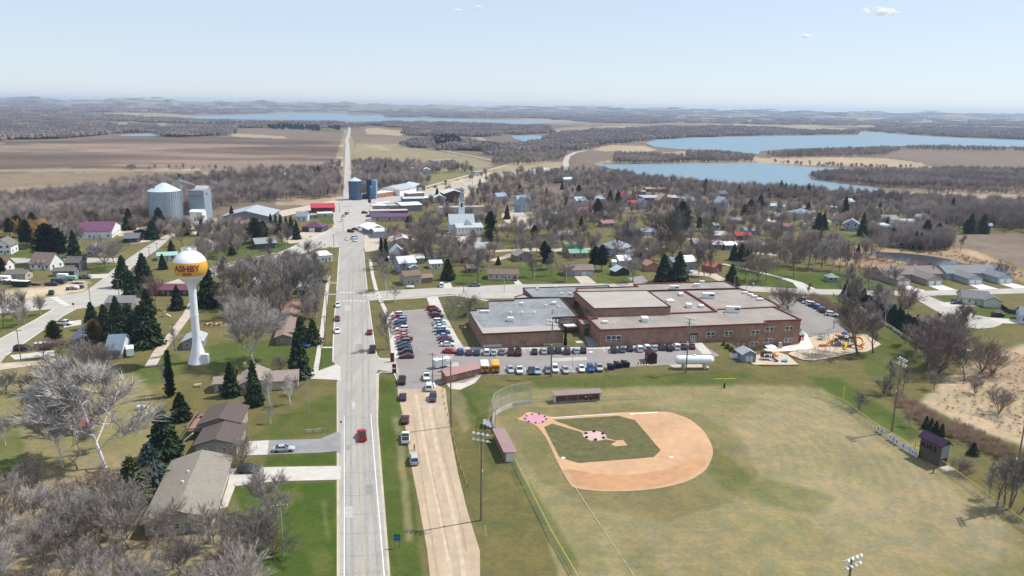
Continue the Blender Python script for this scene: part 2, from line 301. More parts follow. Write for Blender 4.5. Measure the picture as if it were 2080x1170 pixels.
COVER=[  # colour, blend 0..1, outline in photograph pixels
 (FLOOR,1,[(-400,150),(2500,150),(2500,470),(1700,420),(1200,440),(700,400),(620,430),(440,460),(330,440),(150,450),(-400,470)]),
 (TAN,.7,[(-400,150),(2500,150),(2500,262),(1700,258),(-400,240)]),
 (PLOW,1,[(-400,292),(0,287),(150,283),(330,278),(470,279),(560,282),(640,285),(697,290),(697,344),(640,348),(560,352),(500,352),(420,346),(200,343),(0,346),(-400,346)]),
 (BROWNF,1,[(460,264),(560,262),(690,270),(696,285),(600,283),(500,279),(463,275)]),
 (STRAW,.7,[(468,270),(520,274),(580,277),(582,281),(520,280),(470,277)]),
 (TAN,.6,[(-100,343),(200,341),(395,344),(480,350),(470,356),(300,349),(0,350),(-100,350)]),
 (STUB,1,[(-400,352),(0,351),(300,350),(480,357),(420,372),(200,385),(0,418),(-400,440)]),
 (STRAW,.8,[(215,251),(270,248),(345,248),(330,257),(280,259),(245,256)]),(STRAW,.6,[(385,250),(410,250),(408,254),(386,254)]),
 (STRAW,.8,[(-50,272),(20,274),(24,279),(-50,279)]),(STRAW,.5,[(-50,288),(12,290),(10,293),(-50,292)]),
 (GRASS,.5,[(620,258),(690,262),(690,270),(625,266)]),(STRAW,.5,[(640,254),(690,252),(692,258),(645,259)]),
 (STRAW,.7,[(741,262),(765,259),(790,263),(825,267),(815,276),(745,272)]),
 (BROWNF,1,[(722,277),(830,278),(920,283),(900,296),(820,292),(735,288)]),
 (BROWNF,1,[(905,300),(1000,293),(1040,288),(1060,300),(1130,310),(1100,322),(1000,318),(940,305)]),
 (STRAW,.6,[(920,285),(975,278),(990,284),(940,292)]),(STRAW,.6,[(1115,263),(1160,258),(1190,254),(1210,258),(1180,264),(1125,270)]),
 ((.235,.20,.13),1,[(722,291),(820,294),(960,320),(1010,335),(960,350),(900,352),(850,340),(800,345),(740,345),(716,345)]),
 (STRAW,.5,[(742,296),(775,295),(795,308),(770,302),(750,300)]),
 ((.165,.165,.08),1,[(845,352),(920,345),(960,340),(985,345),(930,370),(880,376),(840,372)]),
 (TAN,.9,[(985,350),(1030,335),(1070,324),(1150,330),(1155,345),(1060,350),(1000,358)]),
 (BROWNF,1,[(1172,312),(1200,308),(1255,308),(1252,325),(1215,333),(1170,333)]),
 (STRAW,.8,[(1200,302),(1245,294),(1310,297),(1335,304),(1300,310),(1220,307)]),(STRAW,.6,[(1340,310),(1420,306),(1540,318),(1540,330),(1390,331),(1240,331),(1200,334),(1240,325)]),
 (STRAW,.6,[(1200,258),(1280,251),(1360,250),(1450,256),(1390,262),(1240,268)]),(STRAW,.9,[(1592,246),(1660,245),(1750,250),(1730,257),(1620,258)]),
 (STRAW,.5,[(1370,243),(1460,243),(1450,248),(1380,249)]),(STRAW,.5,[(1500,262),(1540,258),(1560,262),(1510,266)]),(STRAW,.6,[(1820,256),(1980,257),(1980,262),(1830,261)]),
 (STRAW,.6,[(1660,262),(1740,260),(1760,265),(1680,268)]),(STRAW,.5,[(1960,240),(2060,242),(2060,246),(1970,245)]),
 (STRAW,.85,[(1530,322),(1600,319),(1700,319),(1800,322),(1870,330),(1900,342),(1800,340),(1700,336),(1600,334),(1540,331)]),
 (BROWNF,1,[(1800,306),(1850,303),(2500,306),(2500,365),(2080,345),(1960,342),(1890,334),(1830,322),(1790,318)]),
 (STRAW,.8,[(1690,372),(1750,386),(1850,390),(2080,394),(2500,395),(2500,422),(2080,420),(1960,412),(1850,408),(1740,400)]),
 (STRAW,.5,[(1960,375),(2080,382),(2300,385),(2300,395),(2080,393)]),
 (OLIVE,1,[(700,400),(1200,440),(1700,440),(1960,470),(2500,480),(2500,700),(-400,1300),(-400,470),(150,450),(330,440),(440,460),(620,430)]),
 (BROWNF,1,[(1938,478),(2080,473),(2500,470),(2500,600),(2080,545),(2000,517),(1940,503)]),
 (REED,.9,[(1690,498),(1760,503),(1860,512),(1930,503),(1990,512),(2080,550),(2300,600),(2200,640),(2080,572),(2040,560),(1900,548),(1800,548),(1700,536),(1670,520)]),
 (STRAW,.5,[(1935,503),(1975,508),(2015,528),(2010,534),(1960,515)]),
 (DRY,.9,[(940,785),(1100,790),(1500,780),(1690,790),(1870,900),(2080,1070),(2080,1300),(1180,1300),(1100,1060),(1000,880)]),
 (TAN,.45,[(1560,800),(1660,805),(1760,880),(1880,960),(2060,1080),(2000,1170),(1700,1100),(1500,950),(1480,860)]),
 (OLIVE,.45,[(1000,830),(1300,820),(1420,840),(1500,880),(1540,960),(1480,1020),(1360,1060),(1200,1030),(1100,980),(1030,880)]),
 (GRASS,.4,[(1440,900),(1520,960),(1700,1010),(1660,1050),(1500,1010),(1440,970)]),
 (TAN,.35,[(1230,1060),(1290,1170),(1340,1300),(1290,1300),(1215,1100)]),(TAN,.3,[(1330,1070),(1420,1200),(1380,1200),(1300,1080)]),
 (GRASS,.75,[(935,785),(1000,782),(1080,790),(1000,805),(990,860),(950,830)]),(GRASS,.6,[(1080,770),(1450,755),(1540,760),(1480,785),(1300,785),(1100,792)]),
 (GRASS,.55,[(1110,855),(1240,850),(1310,900),(1320,925),(1190,935),(1130,890)]),
 (GRASS,.5,[(1030,900),(1060,960),(1130,1060),(1180,1150),(1160,1170),(1090,1050),(1020,940)]),(OLIVE,.9,[(905,780),(1000,880),(1100,1060),(1180,1300),(990,1300),(950,1100),(890,850)]),
 (TAN,.35,[(905,800),(935,790),(960,850),(940,880)]),(GRASS,.45,[(940,800),(985,850),(1010,930),(1000,960),(950,860)]),
 (GRASS,.8,[(768,762),(800,775),(815,830),(833,950),(850,1100),(880,1300),(810,1300),(788,1100),(770,900)]),(TAN,.5,[(800,850),(815,850),(830,1000),(840,1100),(825,1100),(812,960)]),
 (GRASS,.95,[(470,988),(560,978),(684,977),(684,1300),(560,1300),(520,1100)]),(GRASS,.95,[(540,928),(683,918),(683,945),(540,950)]),(OLIVE,.5,[(500,860),(683,775),(683,890),(510,895)]),(GRASS,.6,[(620,820),(683,800),(683,880),(560,892),(505,890)]),
 (GRASS,.75,[(420,700),(500,690),(640,700),(678,695),(675,755),(560,762),(430,760)]),(GRASS,.6,[(280,740),(345,715),(395,740),(330,780),(270,780)]),(OLIVE,.4,[(60,640),(180,600),(320,600),(400,640),(300,740),(160,760)]),
 (GRASS,.85,[(-50,660),(60,640),(105,628),(70,655),(-50,685)]),(GRASS,.8,[(50,735),(100,712),(180,702),(180,715),(80,735)]),(DRY,.6,[(-50,760),(100,730),(280,760),(340,850),(300,1000),(100,1000),(-50,900)]),(GRASS,.6,[(-50,880),(40,870),(60,960),(-50,990)]),
 (LEAF,.85,[(-50,1010),(150,960),(300,1010),(420,1060),(520,1100),(560,1300),(-400,1300)]),(LEAF,.6,[(130,920),(320,930),(300,990),(200,1000)]),
 (GRASS,.8,[(180,540),(238,535),(210,560),(185,565)]),(GRASS,.7,[(0,505),(60,490),(130,505),(230,515),(225,528),(20,524)]),(GRASS,.8,[(250,475),(330,465),(330,480),(240,498)]),
 (GRASS,.7,[(400,500),(540,480),(660,500),(560,515),(430,532)]),(GRASS,.8,[(645,446),(680,441),(680,452),(657,455)]),(GRASS,.7,[(885,381),(945,377),(940,395),(920,395)]),
 (OLIVE,.8,[(770,603),(872,602),(888,626),(800,633),(770,633)]),(GRASS,.6,[(905,604),(960,606),(990,620),(930,640),(915,640)]),(OLIVE,.8,[(915,658),(950,650),(985,702),(930,705)]),
 (GRASS,.75,[(1030,540),(1180,540),(1205,575),(900,578),(880,560)]),(GRASS,.6,[(1210,545),(1300,545),(1300,576),(1210,576)]),
 (GRASS,.75,[(1480,530),(1560,530),(1640,545),(1720,555),(1740,588),(1640,586),(1500,578)]),(GRASS,.7,[(1560,560),(1800,560),(1840,590),(1600,588)]),(OLIVE,.6,[(1580,545),(1700,540),(1700,556),(1600,556)]),
 (GRASS,.8,[(1905,600),(1960,605),(1950,620),(1910,610)]),(GRASS,.85,[(1925,625),(2000,625),(2080,640),(2080,655),(2010,645),(1940,632)]),(GRASS,.5,[(1640,600),(1700,600),(1860,700),(1900,760),(1840,740),(1700,650)]),(OLIVE,.8,[(1980,665),(2080,655),(2080,710),(1960,745),(1960,680)]),
 (GRASS,.85,[(1640,765),(1700,765),(1770,810),(1870,880),(1850,902),(1760,850),(1690,805)]),(GRASS,.8,[(1868,822),(1960,862),(2080,918),(2200,980),(2200,1010),(2080,945),(1960,882),(1868,842)]),(GRASS,.5,[(1740,690),(1830,720),(1830,780),(1760,760)]),
 (STRAW,1,[(1868,815),(1920,770),(1975,735),(2080,700),(2400,690),(2400,1000),(2080,905),(1970,868),(1900,835)]),(REED,.5,[(1980,750),(2080,720),(2080,800),(2000,790)]),
 (TAN,.5,[(-50,385),(150,375),(150,400),(-50,430)]),(OLIVE,.6,[(1560,455),(1800,450),(1830,500),(1700,500),(1560,480)]),
 (REED,.45,[(1930,790),(1960,770),(1985,785),(1960,810)]),(REED,.4,[(2000,820),(2050,810),(2080,830),(2040,850)]),(REED,.35,[(1900,815),(1930,812),(1925,835),(1895,830)]),(REED,.4,[(1990,860),(2040,865),(2080,890),(2020,880)]),(DRY,.35,[(654,1015),(662,1018),(664,1060),(670,1095),(664,1100),(657,1060)]),(DRY,.15,[(560,1000),(600,990),(620,1010),(580,1030)]),(DRY,.15,[(620,1120),(660,1110),(680,1150),(640,1170)]),
 (GRASS,.6,[(1640,470),(1760,475),(1770,498),(1650,495)]),(GRASS,.6,[(1550,420),(1640,425),(1600,445),(1540,440)]),(TAN,.7,[(1040,425),(1110,420),(1120,455),(1080,465)]),
 (GRAVEL,.9,[(20,590),(60,585),(180,572),(178,592),(90,602),(0,616),(-40,620),(-40,595)]),(GRAVEL,.8,[(370,450),(450,440),(450,470),(400,480)]),(GRAVEL,.8,[(225,468),(300,462),(310,472),(240,478)]),
 (GRAVEL,.8,[(672,402),(760,392),(860,385),(930,365),(1000,350),(960,400),(880,410),(800,420),(740,470),(680,470)]),
 (TAN,.6,[(675,347),(700,262),(706,262),(720,290),(716,350),(712,360),(680,360)]),
 (STRAW,.6,[(560,405),(680,400),(680,412),(560,418)]),
 (DIRT,.6,[(600,412),(700,398),(760,395),(700,408),(620,420)]),
]
def build_ground():
    th=np.concatenate([np.linspace(-60,-36,20)[:-1],np.linspace(-36,36,620),np.linspace(36,60,20)[1:]])
    th=np.radians(th);rr=[18.0]
    while rr[-1]<15500:
        r=rr[-1];k=2.6 if r<1500 else (1.1 if r<6000 else .9)
        rr.append(r+min(max(.6,r*r/(HC*F)*k),420))
    rr=np.array(rr);T,RR=np.meshgrid(th,rr);X=RR*np.sin(T);Y=RR*np.cos(T)
    Z=height(X.ravel(),Y.ravel()).reshape(X.shape)
    # where each vertex shows in the photograph, to look its land cover up
    q=np.stack([X,Y,Z-HC],-1);zf=q @ np.array(_fw);PXx=CX+F*(q @ np.array(_r))/zf;PXy=CY-F*(q @ np.array(_u))/zf
    jit=2.2*np.sin(X/5.1+2*np.sin(Y/7.3))+1.4*np.sin(Y/2.9+X/4.4);jit*=np.clip(300/RR,.12,1)
    PXx+=jit;PXy+=jit*.5
    C=np.empty(X.shape+(3,));C[:]=OLIVE
    for col,a,poly in COVER:
        m=inpoly(poly,PXx,PXy)
        C[m]=C[m]*(1-a)+np.array(col)*a
    # soften the borders between covers near by
    near=RR[:,:1]<500
    for _ in range(3):
        S=C.copy();S[1:-1,1:-1]=(C[1:-1,1:-1]*2+C[:-2,1:-1]+C[2:,1:-1]+C[1:-1,:-2]+C[1:-1,2:])/6;C=np.where(near[...,None],S,C)
    # far farmland: patchwork of pale fields and dark scrub
    far=smooth(2400,3600,RR);n1=hillnoise(X*2.1+900,Y*.8);n2=hillnoise(X*.9,Y*.5+4000)
    w=smooth(-.05,.35,n1) ;patch=(1-w[...,None])*np.array((.10,.085,.07))+w[...,None]*np.array((.33,.285,.19))
    C=C*(1-far[...,None]*.55)+patch*far[...,None]*.55
    # contour streaks in the ploughed land
    pl=inpoly(COVER[2][2],PXx,PXy);s=.5+.5*np.sin(Y/38+2.5*np.sin(X/260)+1.3*np.sin(X/90+Y/120));s2=smooth(.02,.3,hillnoise(X*1.3,Y*3.6))
    C[pl]=C[pl]*(.80+.32*s[pl]+.95*s2[pl])[:,None]
    # mower rings in the outfield
    fx,fy=G(1280,900).x,G(1280,900).y;d=np.hypot(X-fx,Y-fy);of=inpoly([(1440,800),(1690,800),(1870,905),(2060,1080),(2060,1300),(1250,1300),(1100,1030),(1200,1010),(1400,980),(1460,900)],PXx,PXy)
    C[of]=C[of]*(1+.045*np.sin(d[of]*2.2)*smooth(-.2,.3,hillnoise(X[of]*9,Y[of]*9)))[:,None]
    nr,nt=X.shape;V=np.stack([X,Y,Z],-1).reshape(-1,3)
    i=np.arange(nr-1)[:,None]*nt+np.arange(nt-1)[None];Fc=np.stack([i,i+nt,i+nt+1,i+1],-1).reshape(-1,4)[:,::-1]
    me=bpy.data.meshes.new('ground');me.vertices.add(len(V));me.vertices.foreach_set('co',V.ravel())
    me.loops.add(Fc.size);me.loops.foreach_set('vertex_index',Fc.ravel().astype(np.int32));me.polygons.add(len(Fc));me.polygons.foreach_set('loop_start',np.arange(0,Fc.size,4,dtype=np.int32))
    me.update(calc_edges=True);me.validate()
    at=me.color_attributes.new('cover','FLOAT_COLOR','POINT');rgba=np.ones((len(V),4));rgba[:,:3]=C.reshape(-1,3);at.data.foreach_set('color',rgba.ravel())
    me.polygons.foreach_set('use_smooth',[True]*len(me.polygons));me.materials.append(ground_mat())
    struct('ground',me)
build_ground()

# ------------------------------------------------------------------ sheets laid on the ground
PAVED=[]
def sheet(name,pts,m,off=.04,res=None,world=False,smooth_out=False):
    if smooth_out:pts=rounded(pts)
    W=[p if world else G(*p) for p in pts];P=[Vector((p[0],p[1])) for p in W]
    if name not in ('bay_line','road_crack','edge_line','centre_line','crosswalk_bar','home_plate_tarp','tyre_track'):PAVED.append([(p.x,p.y) for p in P])
    if res:
        Q=[]
        for i in range(len(P)):
            a,b=P[i],P[(i+1)%len(P)];k=max(1,int((b-a).length/res));Q+=[a+(b-a)*j/k for j in range(k)]
        n=len(Q);xs=[p.x for p in Q];ys=[p.y for p in Q];gx,gy=np.meshgrid(np.arange(min(xs),max(xs),res),np.arange(min(ys),max(ys),res))
        poly=[(p.x,p.y) for p in Q];ins=inpoly(poly,gx,gy);dd=segdist(poly,gx[ins],gy[ins]) if ins.any() else []
        inner=[Vector((x,y)) for x,y,d in zip(gx[ins],gy[ins],dd) if d>res*.4]
        v,e,f,*_=delaunay_2d_cdt(Q+inner,[(i,(i+1)%n) for i in range(n)],[],1,1e-4)
    else:
        n=len(P);v,e,f,*_=delaunay_2d_cdt(P,[(i,(i+1)%n) for i in range(n)],[],1,1e-4)
    mb=MB();hs=height(np.array([p.x for p in v]),np.array([p.y for p in v]));fs=[]
    for t in f:
        a,b,c=v[t[0]],v[t[1]],v[t[2]]
        fs.append(t if (b-a).cross(c-a)>0 else t[::-1])
    mb.add([(p.x,p.y,h+off) for p,h in zip(v,hs)],fs)
    return struct(name,mb.mesh(name,m))
def strip_pts(center,width):
    """metre-wide band round a pixel centre line"""
    W=[G(*p) for p in center];L,Rr=[],[]
    for i,p in enumerate(W):
        a=W[max(0,i-1)];b=W[min(len(W)-1,i+1)];d=(b-a);d.z=0;d.normalize();nrm=Vector((-d.y,d.x,0));w=width[i] if isinstance(width,(list,tuple)) else width
        L.append(p+nrm*w/2);Rr.append(p-nrm*w/2)
    return L+Rr[::-1]
def band(name,center,width,m,off=.04,res=None):return sheet(name,strip_pts(center,width),m,off,res,world=True)

def water_mat(name,deep,rough,bscale,bstr):
    m=bpy.data.materials.new(name);m.use_nodes=True;n,l=m.node_tree.nodes,m.node_tree.links
    p=n['Principled BSDF'];p.inputs['Base Color'].default_value=(*deep,1);p.inputs['Roughness'].default_value=rough;p.inputs['IOR'].default_value=1.33
    g=n.new('ShaderNodeNewGeometry');t=n.new('ShaderNodeTexNoise');t.inputs['Scale'].default_value=bscale;t.inputs['Detail'].default_value=4
    l.new(g.outputs['Position'],t.inputs['Vector']);b=n.new('ShaderNodeBump');b.inputs['Strength'].default_value=bstr;b.inputs['Distance'].default_value=1.0
    l.new(t.outputs[0],b.inputs['Height']);l.new(b.outputs[0],p.inputs['Normal']);MATS[name]=m
water_mat('lake_water',(.155,.24,.295),.45,.05,.35);water_mat('pond_water',(.045,.055,.065),.12,.25,.1)
for k,v in LAKES.items():
    sheet(k,v,'pond_water' if k=='marsh_pond' else 'lake_water',.12 if k=='marsh_pond' else .6)

mat('road_old',(.335,.315,.282),rough=.9,ns=.3,namp=.13,ns2=1.6,coord='World',stretch=((1,.12,1),.12))
mat('road_town',(.39,.365,.325),rough=.9,ns=.15,namp=.12,ns2=2,coord='World')
mat('lot_asphalt',(.25,.23,.215),rough=.92,ns=.1,namp=.12,ns2=2,coord='World')
mat('drive_asphalt',(.24,.235,.235),rough=.92,ns=.3,namp=.15,ns2=3,coord='World')
mat('gravel_road',(.41,.315,.22),rough=1,ns=.35,namp=.14,ns2=.4,coord='World',stretch=((1,.1,1),.1))
mat('gravel_pale',(.46,.39,.31),rough=1,ns=.3,namp=.14,ns2=3,coord='World')
mat('infield_clay',(.47,.29,.165),rough=1,ns=.07,namp=.13,ns2=.5,coord='World')
mat('clay_worn',(.44,.245,.125),rough=1,ns=.1,namp=.16,ns2=.5,coord='World');mat('clay_path',(.46,.30,.175),rough=1,ns=.4,namp=.12,coord='World')
mat('sod',(.105,.10,.040),rough=1,ns=.5,namp=.28,ns2=4,coord='World')
mat('tarp_pink',(.52,.25,.33),rough=.6,ns=1,namp=.18);mat('tarp_pale',(.52,.36,.34),rough=.6,ns=1,namp=.14)
mat('white_line',(.8,.8,.78),rough=.8,ns=2,namp=.1);mat('track',(.295,.278,.25),rough=.9,ns=.25,namp=.15,ns2=1.2,coord='World');mat('chalk_line',(.42,.40,.30),rough=1,ns=.4,namp=.3,coord='World');mat('yellow_line',(.50,.40,.22),rough=.8,ns=1.5,namp=.25,coord='World')
mat('orange_line',(.5,.25,.13),rough=.8);mat('crack',(.24,.22,.20),rough=1)
mat('chips',(.50,.40,.29),rough=1,ns=1,namp=.18,ns2=6,coord='World')
mat('strip_grass',(.095,.125,.035),rough=1,ns=.3,namp=.25,ns2=3,coord='World')

# main road, its shoulders and the streets
sheet('gravel_shoulder',[(684,1330),(684,1170),(684,980),(684,890),(684,775),(696,775),(770,758),(768,860),(778,980),(793,1170),(808,1330)],'gravel_pale',.03)
sheet('main_road',[(692,1330),(691,1170),(690,980),(688,860),(686,780),(682,742),(676,735),(677,690),(680,640),(681,620),(684,580),(687,540),(690,502),(683,484),(681,470),(683,455),(700,430),(740,425),(752,440),(744,470),(739,490),(739,511),(742,550),(746,588),(749,612),(755,659),(761,700),(766,727),(770,745),(764,762),(765,860),(771,950),(788,1170),(800,1330)],'road_old',.06)
sheet('left_street',[(-60,735),(-60,712),(0,689),(75,648),(110,627),(154,606),(205,569),(238,540),(297,501),(336,478),(352,470),(358,478),(343,486),(320,507),(270,542),(247,570),(244,606),(200,622),(154,628),(128,642),(51,696),(13,722),(-10,752),(-60,775)],'road_town',.05)
sheet('west_avenue',[(-80,640),(-80,626),(0,617),(90,606),(177,594),(240,588),(330,577),(430,545),(500,531),(563,517),(620,492),(681,464),(692,470),(692,502),(647,505),(600,520),(560,534),(500,546),(430,562),(340,596),(244,608),(190,625),(120,627),(0,637)],'road_town',.055)
sheet('back_street',[(20,524),(240,524),(240,534),(20,534)],'road_town',.05)
sheet('elevator_street',[(560,430),(690,405),(760,396),(760,403),(690,414),(575,440)],'gravel_pale',.045)
sheet('main_street',[(681,470),(676,440),(680,414),(705,404),(760,398),(860,391),(925,378),(987,360),(1037,349),(1071,344),(1148,338),(1150,343),(1071,350),(1037,356),(987,368),(940,386),(880,400),(800,412),(756,418),(752,440),(744,470)],'road_town',.065)
sheet('school_street',[(740,592),(768,592),(876,586),(1050,578),(1180,577),(1300,575),(1500,580),(1626,587),(1714,589),(1853,592),(2080,586),(2200,583),(2200,594),(2080,596),(1880,601),(1844,601),(1632,597),(1500,591),(1300,590),(1100,594),(1060,606),(958,607),(919,597),(860,602),(749,611)],'road_town',.055)
sheet('cul_de_sac',[(1846,600),(1882,600),(1935,622),(1980,640),(2010,645),(2032,651),(2036,658),(2020,665),(1990,668),(1965,665),(1935,653),(1904,633)],'road_town',.06)
band('park_path',[(1468,536),(1520,548),(1580,562),(1620,574),(1642,589)],[2.5,2.5,3,5,9],'concrete',.05)
band('far_highway',[(706,420),(706,353),(706,320),(706,292),(704,287),(709,272),(710,259)],8,'road_town',.25,60)
band('section_road',[(706,290),(731,289),(818,293),(900,306),(963,318),(1010,328)],5,'gravel_pale',.25,60)
band('railway_bed',[(800,398),(879,376),(987,347),(1067,325),(1100,318)],5,'gravel_pale',.2,40)
band('curving_highway',[(1071,347),(1120,343),(1150,338),(1149,328),(1153,318),(1168,310),(1189,306),(1240,305)],9,'road_town',.22,40)
band('field_road',[(-100,347),(200,346),(395,346.5)],5,'gravel_pale',.2,60)
band('church_lane',[(890,478),(960,484),(1000,478)],6,'gravel_pale',.05);sheet('church_lot',[(925,480),(985,480),(975,502),(935,502)],'gravel_pale',.06)
sheet('dirt_yard',[(1015,435),(1050,425),(1075,440),(1085,462),(1060,470),(1030,455)],'gravel_pale',.05)
band('alley',[(1560,430),(1600,437),(1640,440),(1700,452),(1760,458)],8,'road_town',.05);band('second_alley',[(1300,480),(1390,485),(1450,487),(1540,515),(1600,520)],6,'road_town',.05)
band('third_alley',[(900,500),(1010,510),(1100,505),(1150,512)],6,'gravel_pale',.05);band('crescent',[(1000,530),(1060,510),(1160,505),(1300,508),(1350,500)],5,'gravel_pale',.052)
# lots
sheet('school_lot',[(797,634),(886,627),(893,640),(925,703),(985,706),(1100,706),(1220,705),(1400,697),(1420,697),(1462,722),(1418,738),(1300,745),(1222,747),(1200,755),(1120,760),(980,762),(942,778),(905,778),(860,790),(806,790),(812,775),(800,757),(766,745),(766,733),(802,728),(806,700)],'lot_asphalt',.07)
sheet('lot_entry',[(757,728),(766,727),(802,728),(812,760),(800,757),(770,752),(757,752)],'road_town',.075)
sheet('east_lot',[(1560,602),(1615,600),(1650,620),(1705,655),(1735,672),(1690,682),(1640,684),(1626,668),(1590,640)],'lot_asphalt',.12,3)
sheet('gravel_lane',[(808,782),(870,775),(905,790),(915,880),(930,960),(950,1040),(975,1120),(975,1200),(960,1330),(890,1330),(868,1120),(850,1020),(838,960),(822,860),(808,800)],'gravel_road',.05)
sheet('north_lot',[(690,452),(744,452),(742,500),(728,500),(690,470)],'road_town',.058)
sheet('parking_bay',[(745,470),(790,478),(790,505),(742,512),(738,495)],'gravel_pale',.06)
sheet('shop_yard',[(612,471),(665,470),(640,490),(590,495),(570,488)],'gravel_pale',.05)
# walks
for nm,c,w in [('sidewalk',[(640,760),(652,690),(658,640),(663,600),(668,560)],1.6),('sidewalk',[(787,640),(773,610),(765,592),(757,560),(752,528)],1.6),
                 ('sidewalk',[(563,516),(620,490),(660,473),(683,459)],1.8),('sidewalk',[(430,543),(500,527),(560,514)],1.5),('sidewalk',[(772,610),(850,605),(920,600),(955,604),(1000,613)],1.6),
                 ('sidewalk',[(878,604),(892,640),(917,690),(927,705)],5.0),('sidewalk',[(925,707),(985,708),(1100,708)],1.8),('sidewalk',[(1140,708),(1220,707),(1300,703),(1412,699)],2.2),
                 ('sidewalk',[(790,640),(797,680),(803,728)],2.4),('sidewalk',[(655,706),(678,706)],1.5),('sidewalk',[(663,598),(684,598)],1.4),('sidewalk',[(735,600),(768,600)],1.4),('sidewalk',[(666,575),(684,575)],1.3)]:
    band(nm,c,w,'concrete',.08)
sheet('entry_walk',[(1405,697),(1425,695),(1446,719),(1428,720)],'concrete',.085)
sheet('side_walk',[(1186,684),(1200,681),(1220,703),(1196,704)],'drive_asphalt',.05);sheet('pad',[(1168,693),(1184,692),(1188,697),(1172,697)],'concrete',.05)
sheet('terrace',[(1550,710),(1625,698),(1628,672),(1640,680),(1652,705),(1640,712),(1560,716)],'concrete_bright',.16,2)
sheet('restroom_walk',[(905,778),(980,760),(965,778),(935,792),(915,790)],'concrete',.06)
for nm,P,m in [('driveway',[(500,897),(546,895),(543,924),(493,926)],'concrete'),('driveway',[(546,895),(650,892),(684,878),(692,880),(692,922),(683,917),(650,920),(543,924)],'drive_asphalt'),
              ('driveway',[(470,952),(560,949),(692,947),(692,975),(560,978),(478,988),(462,1030),(446,1035),(462,985)],'concrete'),('driveway',[(560,760),(640,756),(684,740),(692,745),(692,775),(684,772),(640,770),(560,768)],'concrete'),
              ('driveway',[(20,722),(110,712),(112,724),(30,731)],'concrete'),('driveway',[(-60,742),(60,734),(130,730),(128,738),(60,744),(-60,760)],'gravel_pale'),('driveway',[(128,655),(165,650),(165,660),(130,666)],'concrete'),
              ('driveway',[(180,558),(225,556),(215,565),(175,566)],'concrete'),('driveway',[(262,488),(300,484),(306,490),(265,496)],'concrete'),('driveway',[(1165,560),(1192,560),(1212,576),(1180,577)],'gravel_pale'),
              ('driveway',[(895,578),(915,574),(920,586),(900,587)],'concrete'),('driveway',[(1040,568),(1052,568),(1062,578),(1048,579)],'concrete'),('driveway',[(1275,565),(1305,560),(1318,574),(1290,576)],'drive_asphalt'),
              ('driveway',[(1390,552),(1440,548),(1470,565),(1498,580),(1480,581),(1440,562),(1400,560)],'gravel_pale'),('driveway',[(1828,581),(1846,580),(1880,591),(1850,592)],'concrete_bright'),('driveway',[(1884,580),(1911,578),(1942,589),(1910,590)],'concrete_bright'),
              ('driveway',[(1967,578),(1993,577),(2028,587),(1990,588)],'concrete_bright'),('driveway',[(2028,576),(2055,575),(2095,585),(2060,586)],'concrete_bright'),('driveway',[(1905,615),(1955,613),(1985,622),(1920,624)],'concrete'),('driveway',[(2005,645),(2080,650),(2080,658),(2030,657)],'concrete'),
              ('driveway',[(1548,441),(1565,443),(1590,455),(1572,456)],'concrete_bright')]:
    sheet(nm,P,m,.085)
band('dirt_track',[(395,610),(380,640),(350,680),(322,715),(305,745)],3.5,'gravel_pale',.05)
# ball field
def rounded(P,it=2):
    for _ in range(it):P=[q for a,b in zip(P,P[1:]+P[:1]) for q in ((a[0]*.8+b[0]*.2,a[1]*.8+b[1]*.2),(a[0]*.2+b[0]*.8,a[1]*.2+b[1]*.8))]
    return P
sheet('infield',[(1090,864),(1067,857),(1048,851),(1058,848),(1072,836),(1090,840),(1105,843),(1122,848),(1150,846),(1200,842),(1260,838),(1330,836),(1360,837),(1400,850),(1430,875),(1447,905),(1449,925),(1435,955),(1400,978),(1350,991),(1290,998),(1220,999),(1172,993),(1160,988),(1135,945),(1110,890)],'infield_clay',.06,smooth_out=True)
sheet('infield_grass',[(1105,868),(1122,861),(1180,878),(1186,885),(1188,891),(1200,897),(1232,893),(1252,897),(1240,903),(1250,907),(1275,905),(1266,894),(1250,895),(1230,889),(1225,880),(1205,876),(1185,876),(1130,856),(1124,853),(1256,845),(1290,854),(1342,915),(1328,929),(1176,941),(1137,930)],'sod',.10)
def disc(name,px,py,r,m,off):
    c=G(px,py);return sheet(name,[Vector((c.x+r*math.cos(t),c.y+r*math.sin(t),0)) for t in np.linspace(0,6.283,25)[:-1]],m,off,world=True)
sheet('worn_clay',[(1140,950),(1200,962),(1290,966),(1370,950),(1420,928),(1440,935),(1415,962),(1350,986),(1290,993),(1220,994),(1172,988),(1160,980)],'clay_worn',.075,smooth_out=True);disc('home_plate_tarp',1088,851,3.2,'tarp_pink',.12);disc('mound_tarp',1208,886,3.0,'tarp_pale',.14)
for cx_,cy_,rr_,n_,r_ in ((1208,886,2.5,6,.42),(1088,851,2.9,9,.22)):
    c_=G(cx_,cy_)
    for i in range(n_):
        a_=6.283*i/n_+.5;o=put('tarp_weight',MB().lathe([(r_*.5,.05),(r_*.6,.22),(r_*.9,.25),(r_,.12),(r_,0)],12).mesh('tarp_weight','tyre'),None,None,(c_.x+rr_*math.cos(a_),c_.y+rr_*math.sin(a_),.14))
        tag(o,'black tyre weight on the edge of the '+('mound tarp' if n_==6 else 'pink home plate tarp')+', '+('at its right','at its upper right','at its top','at its upper left','at its left','at its lower left','at its bottom','at its lower right','beside its lower right')[i if n_==9 else (1,2,3,5,6,7)[i]],'tyre','tyre weights on the tarps')
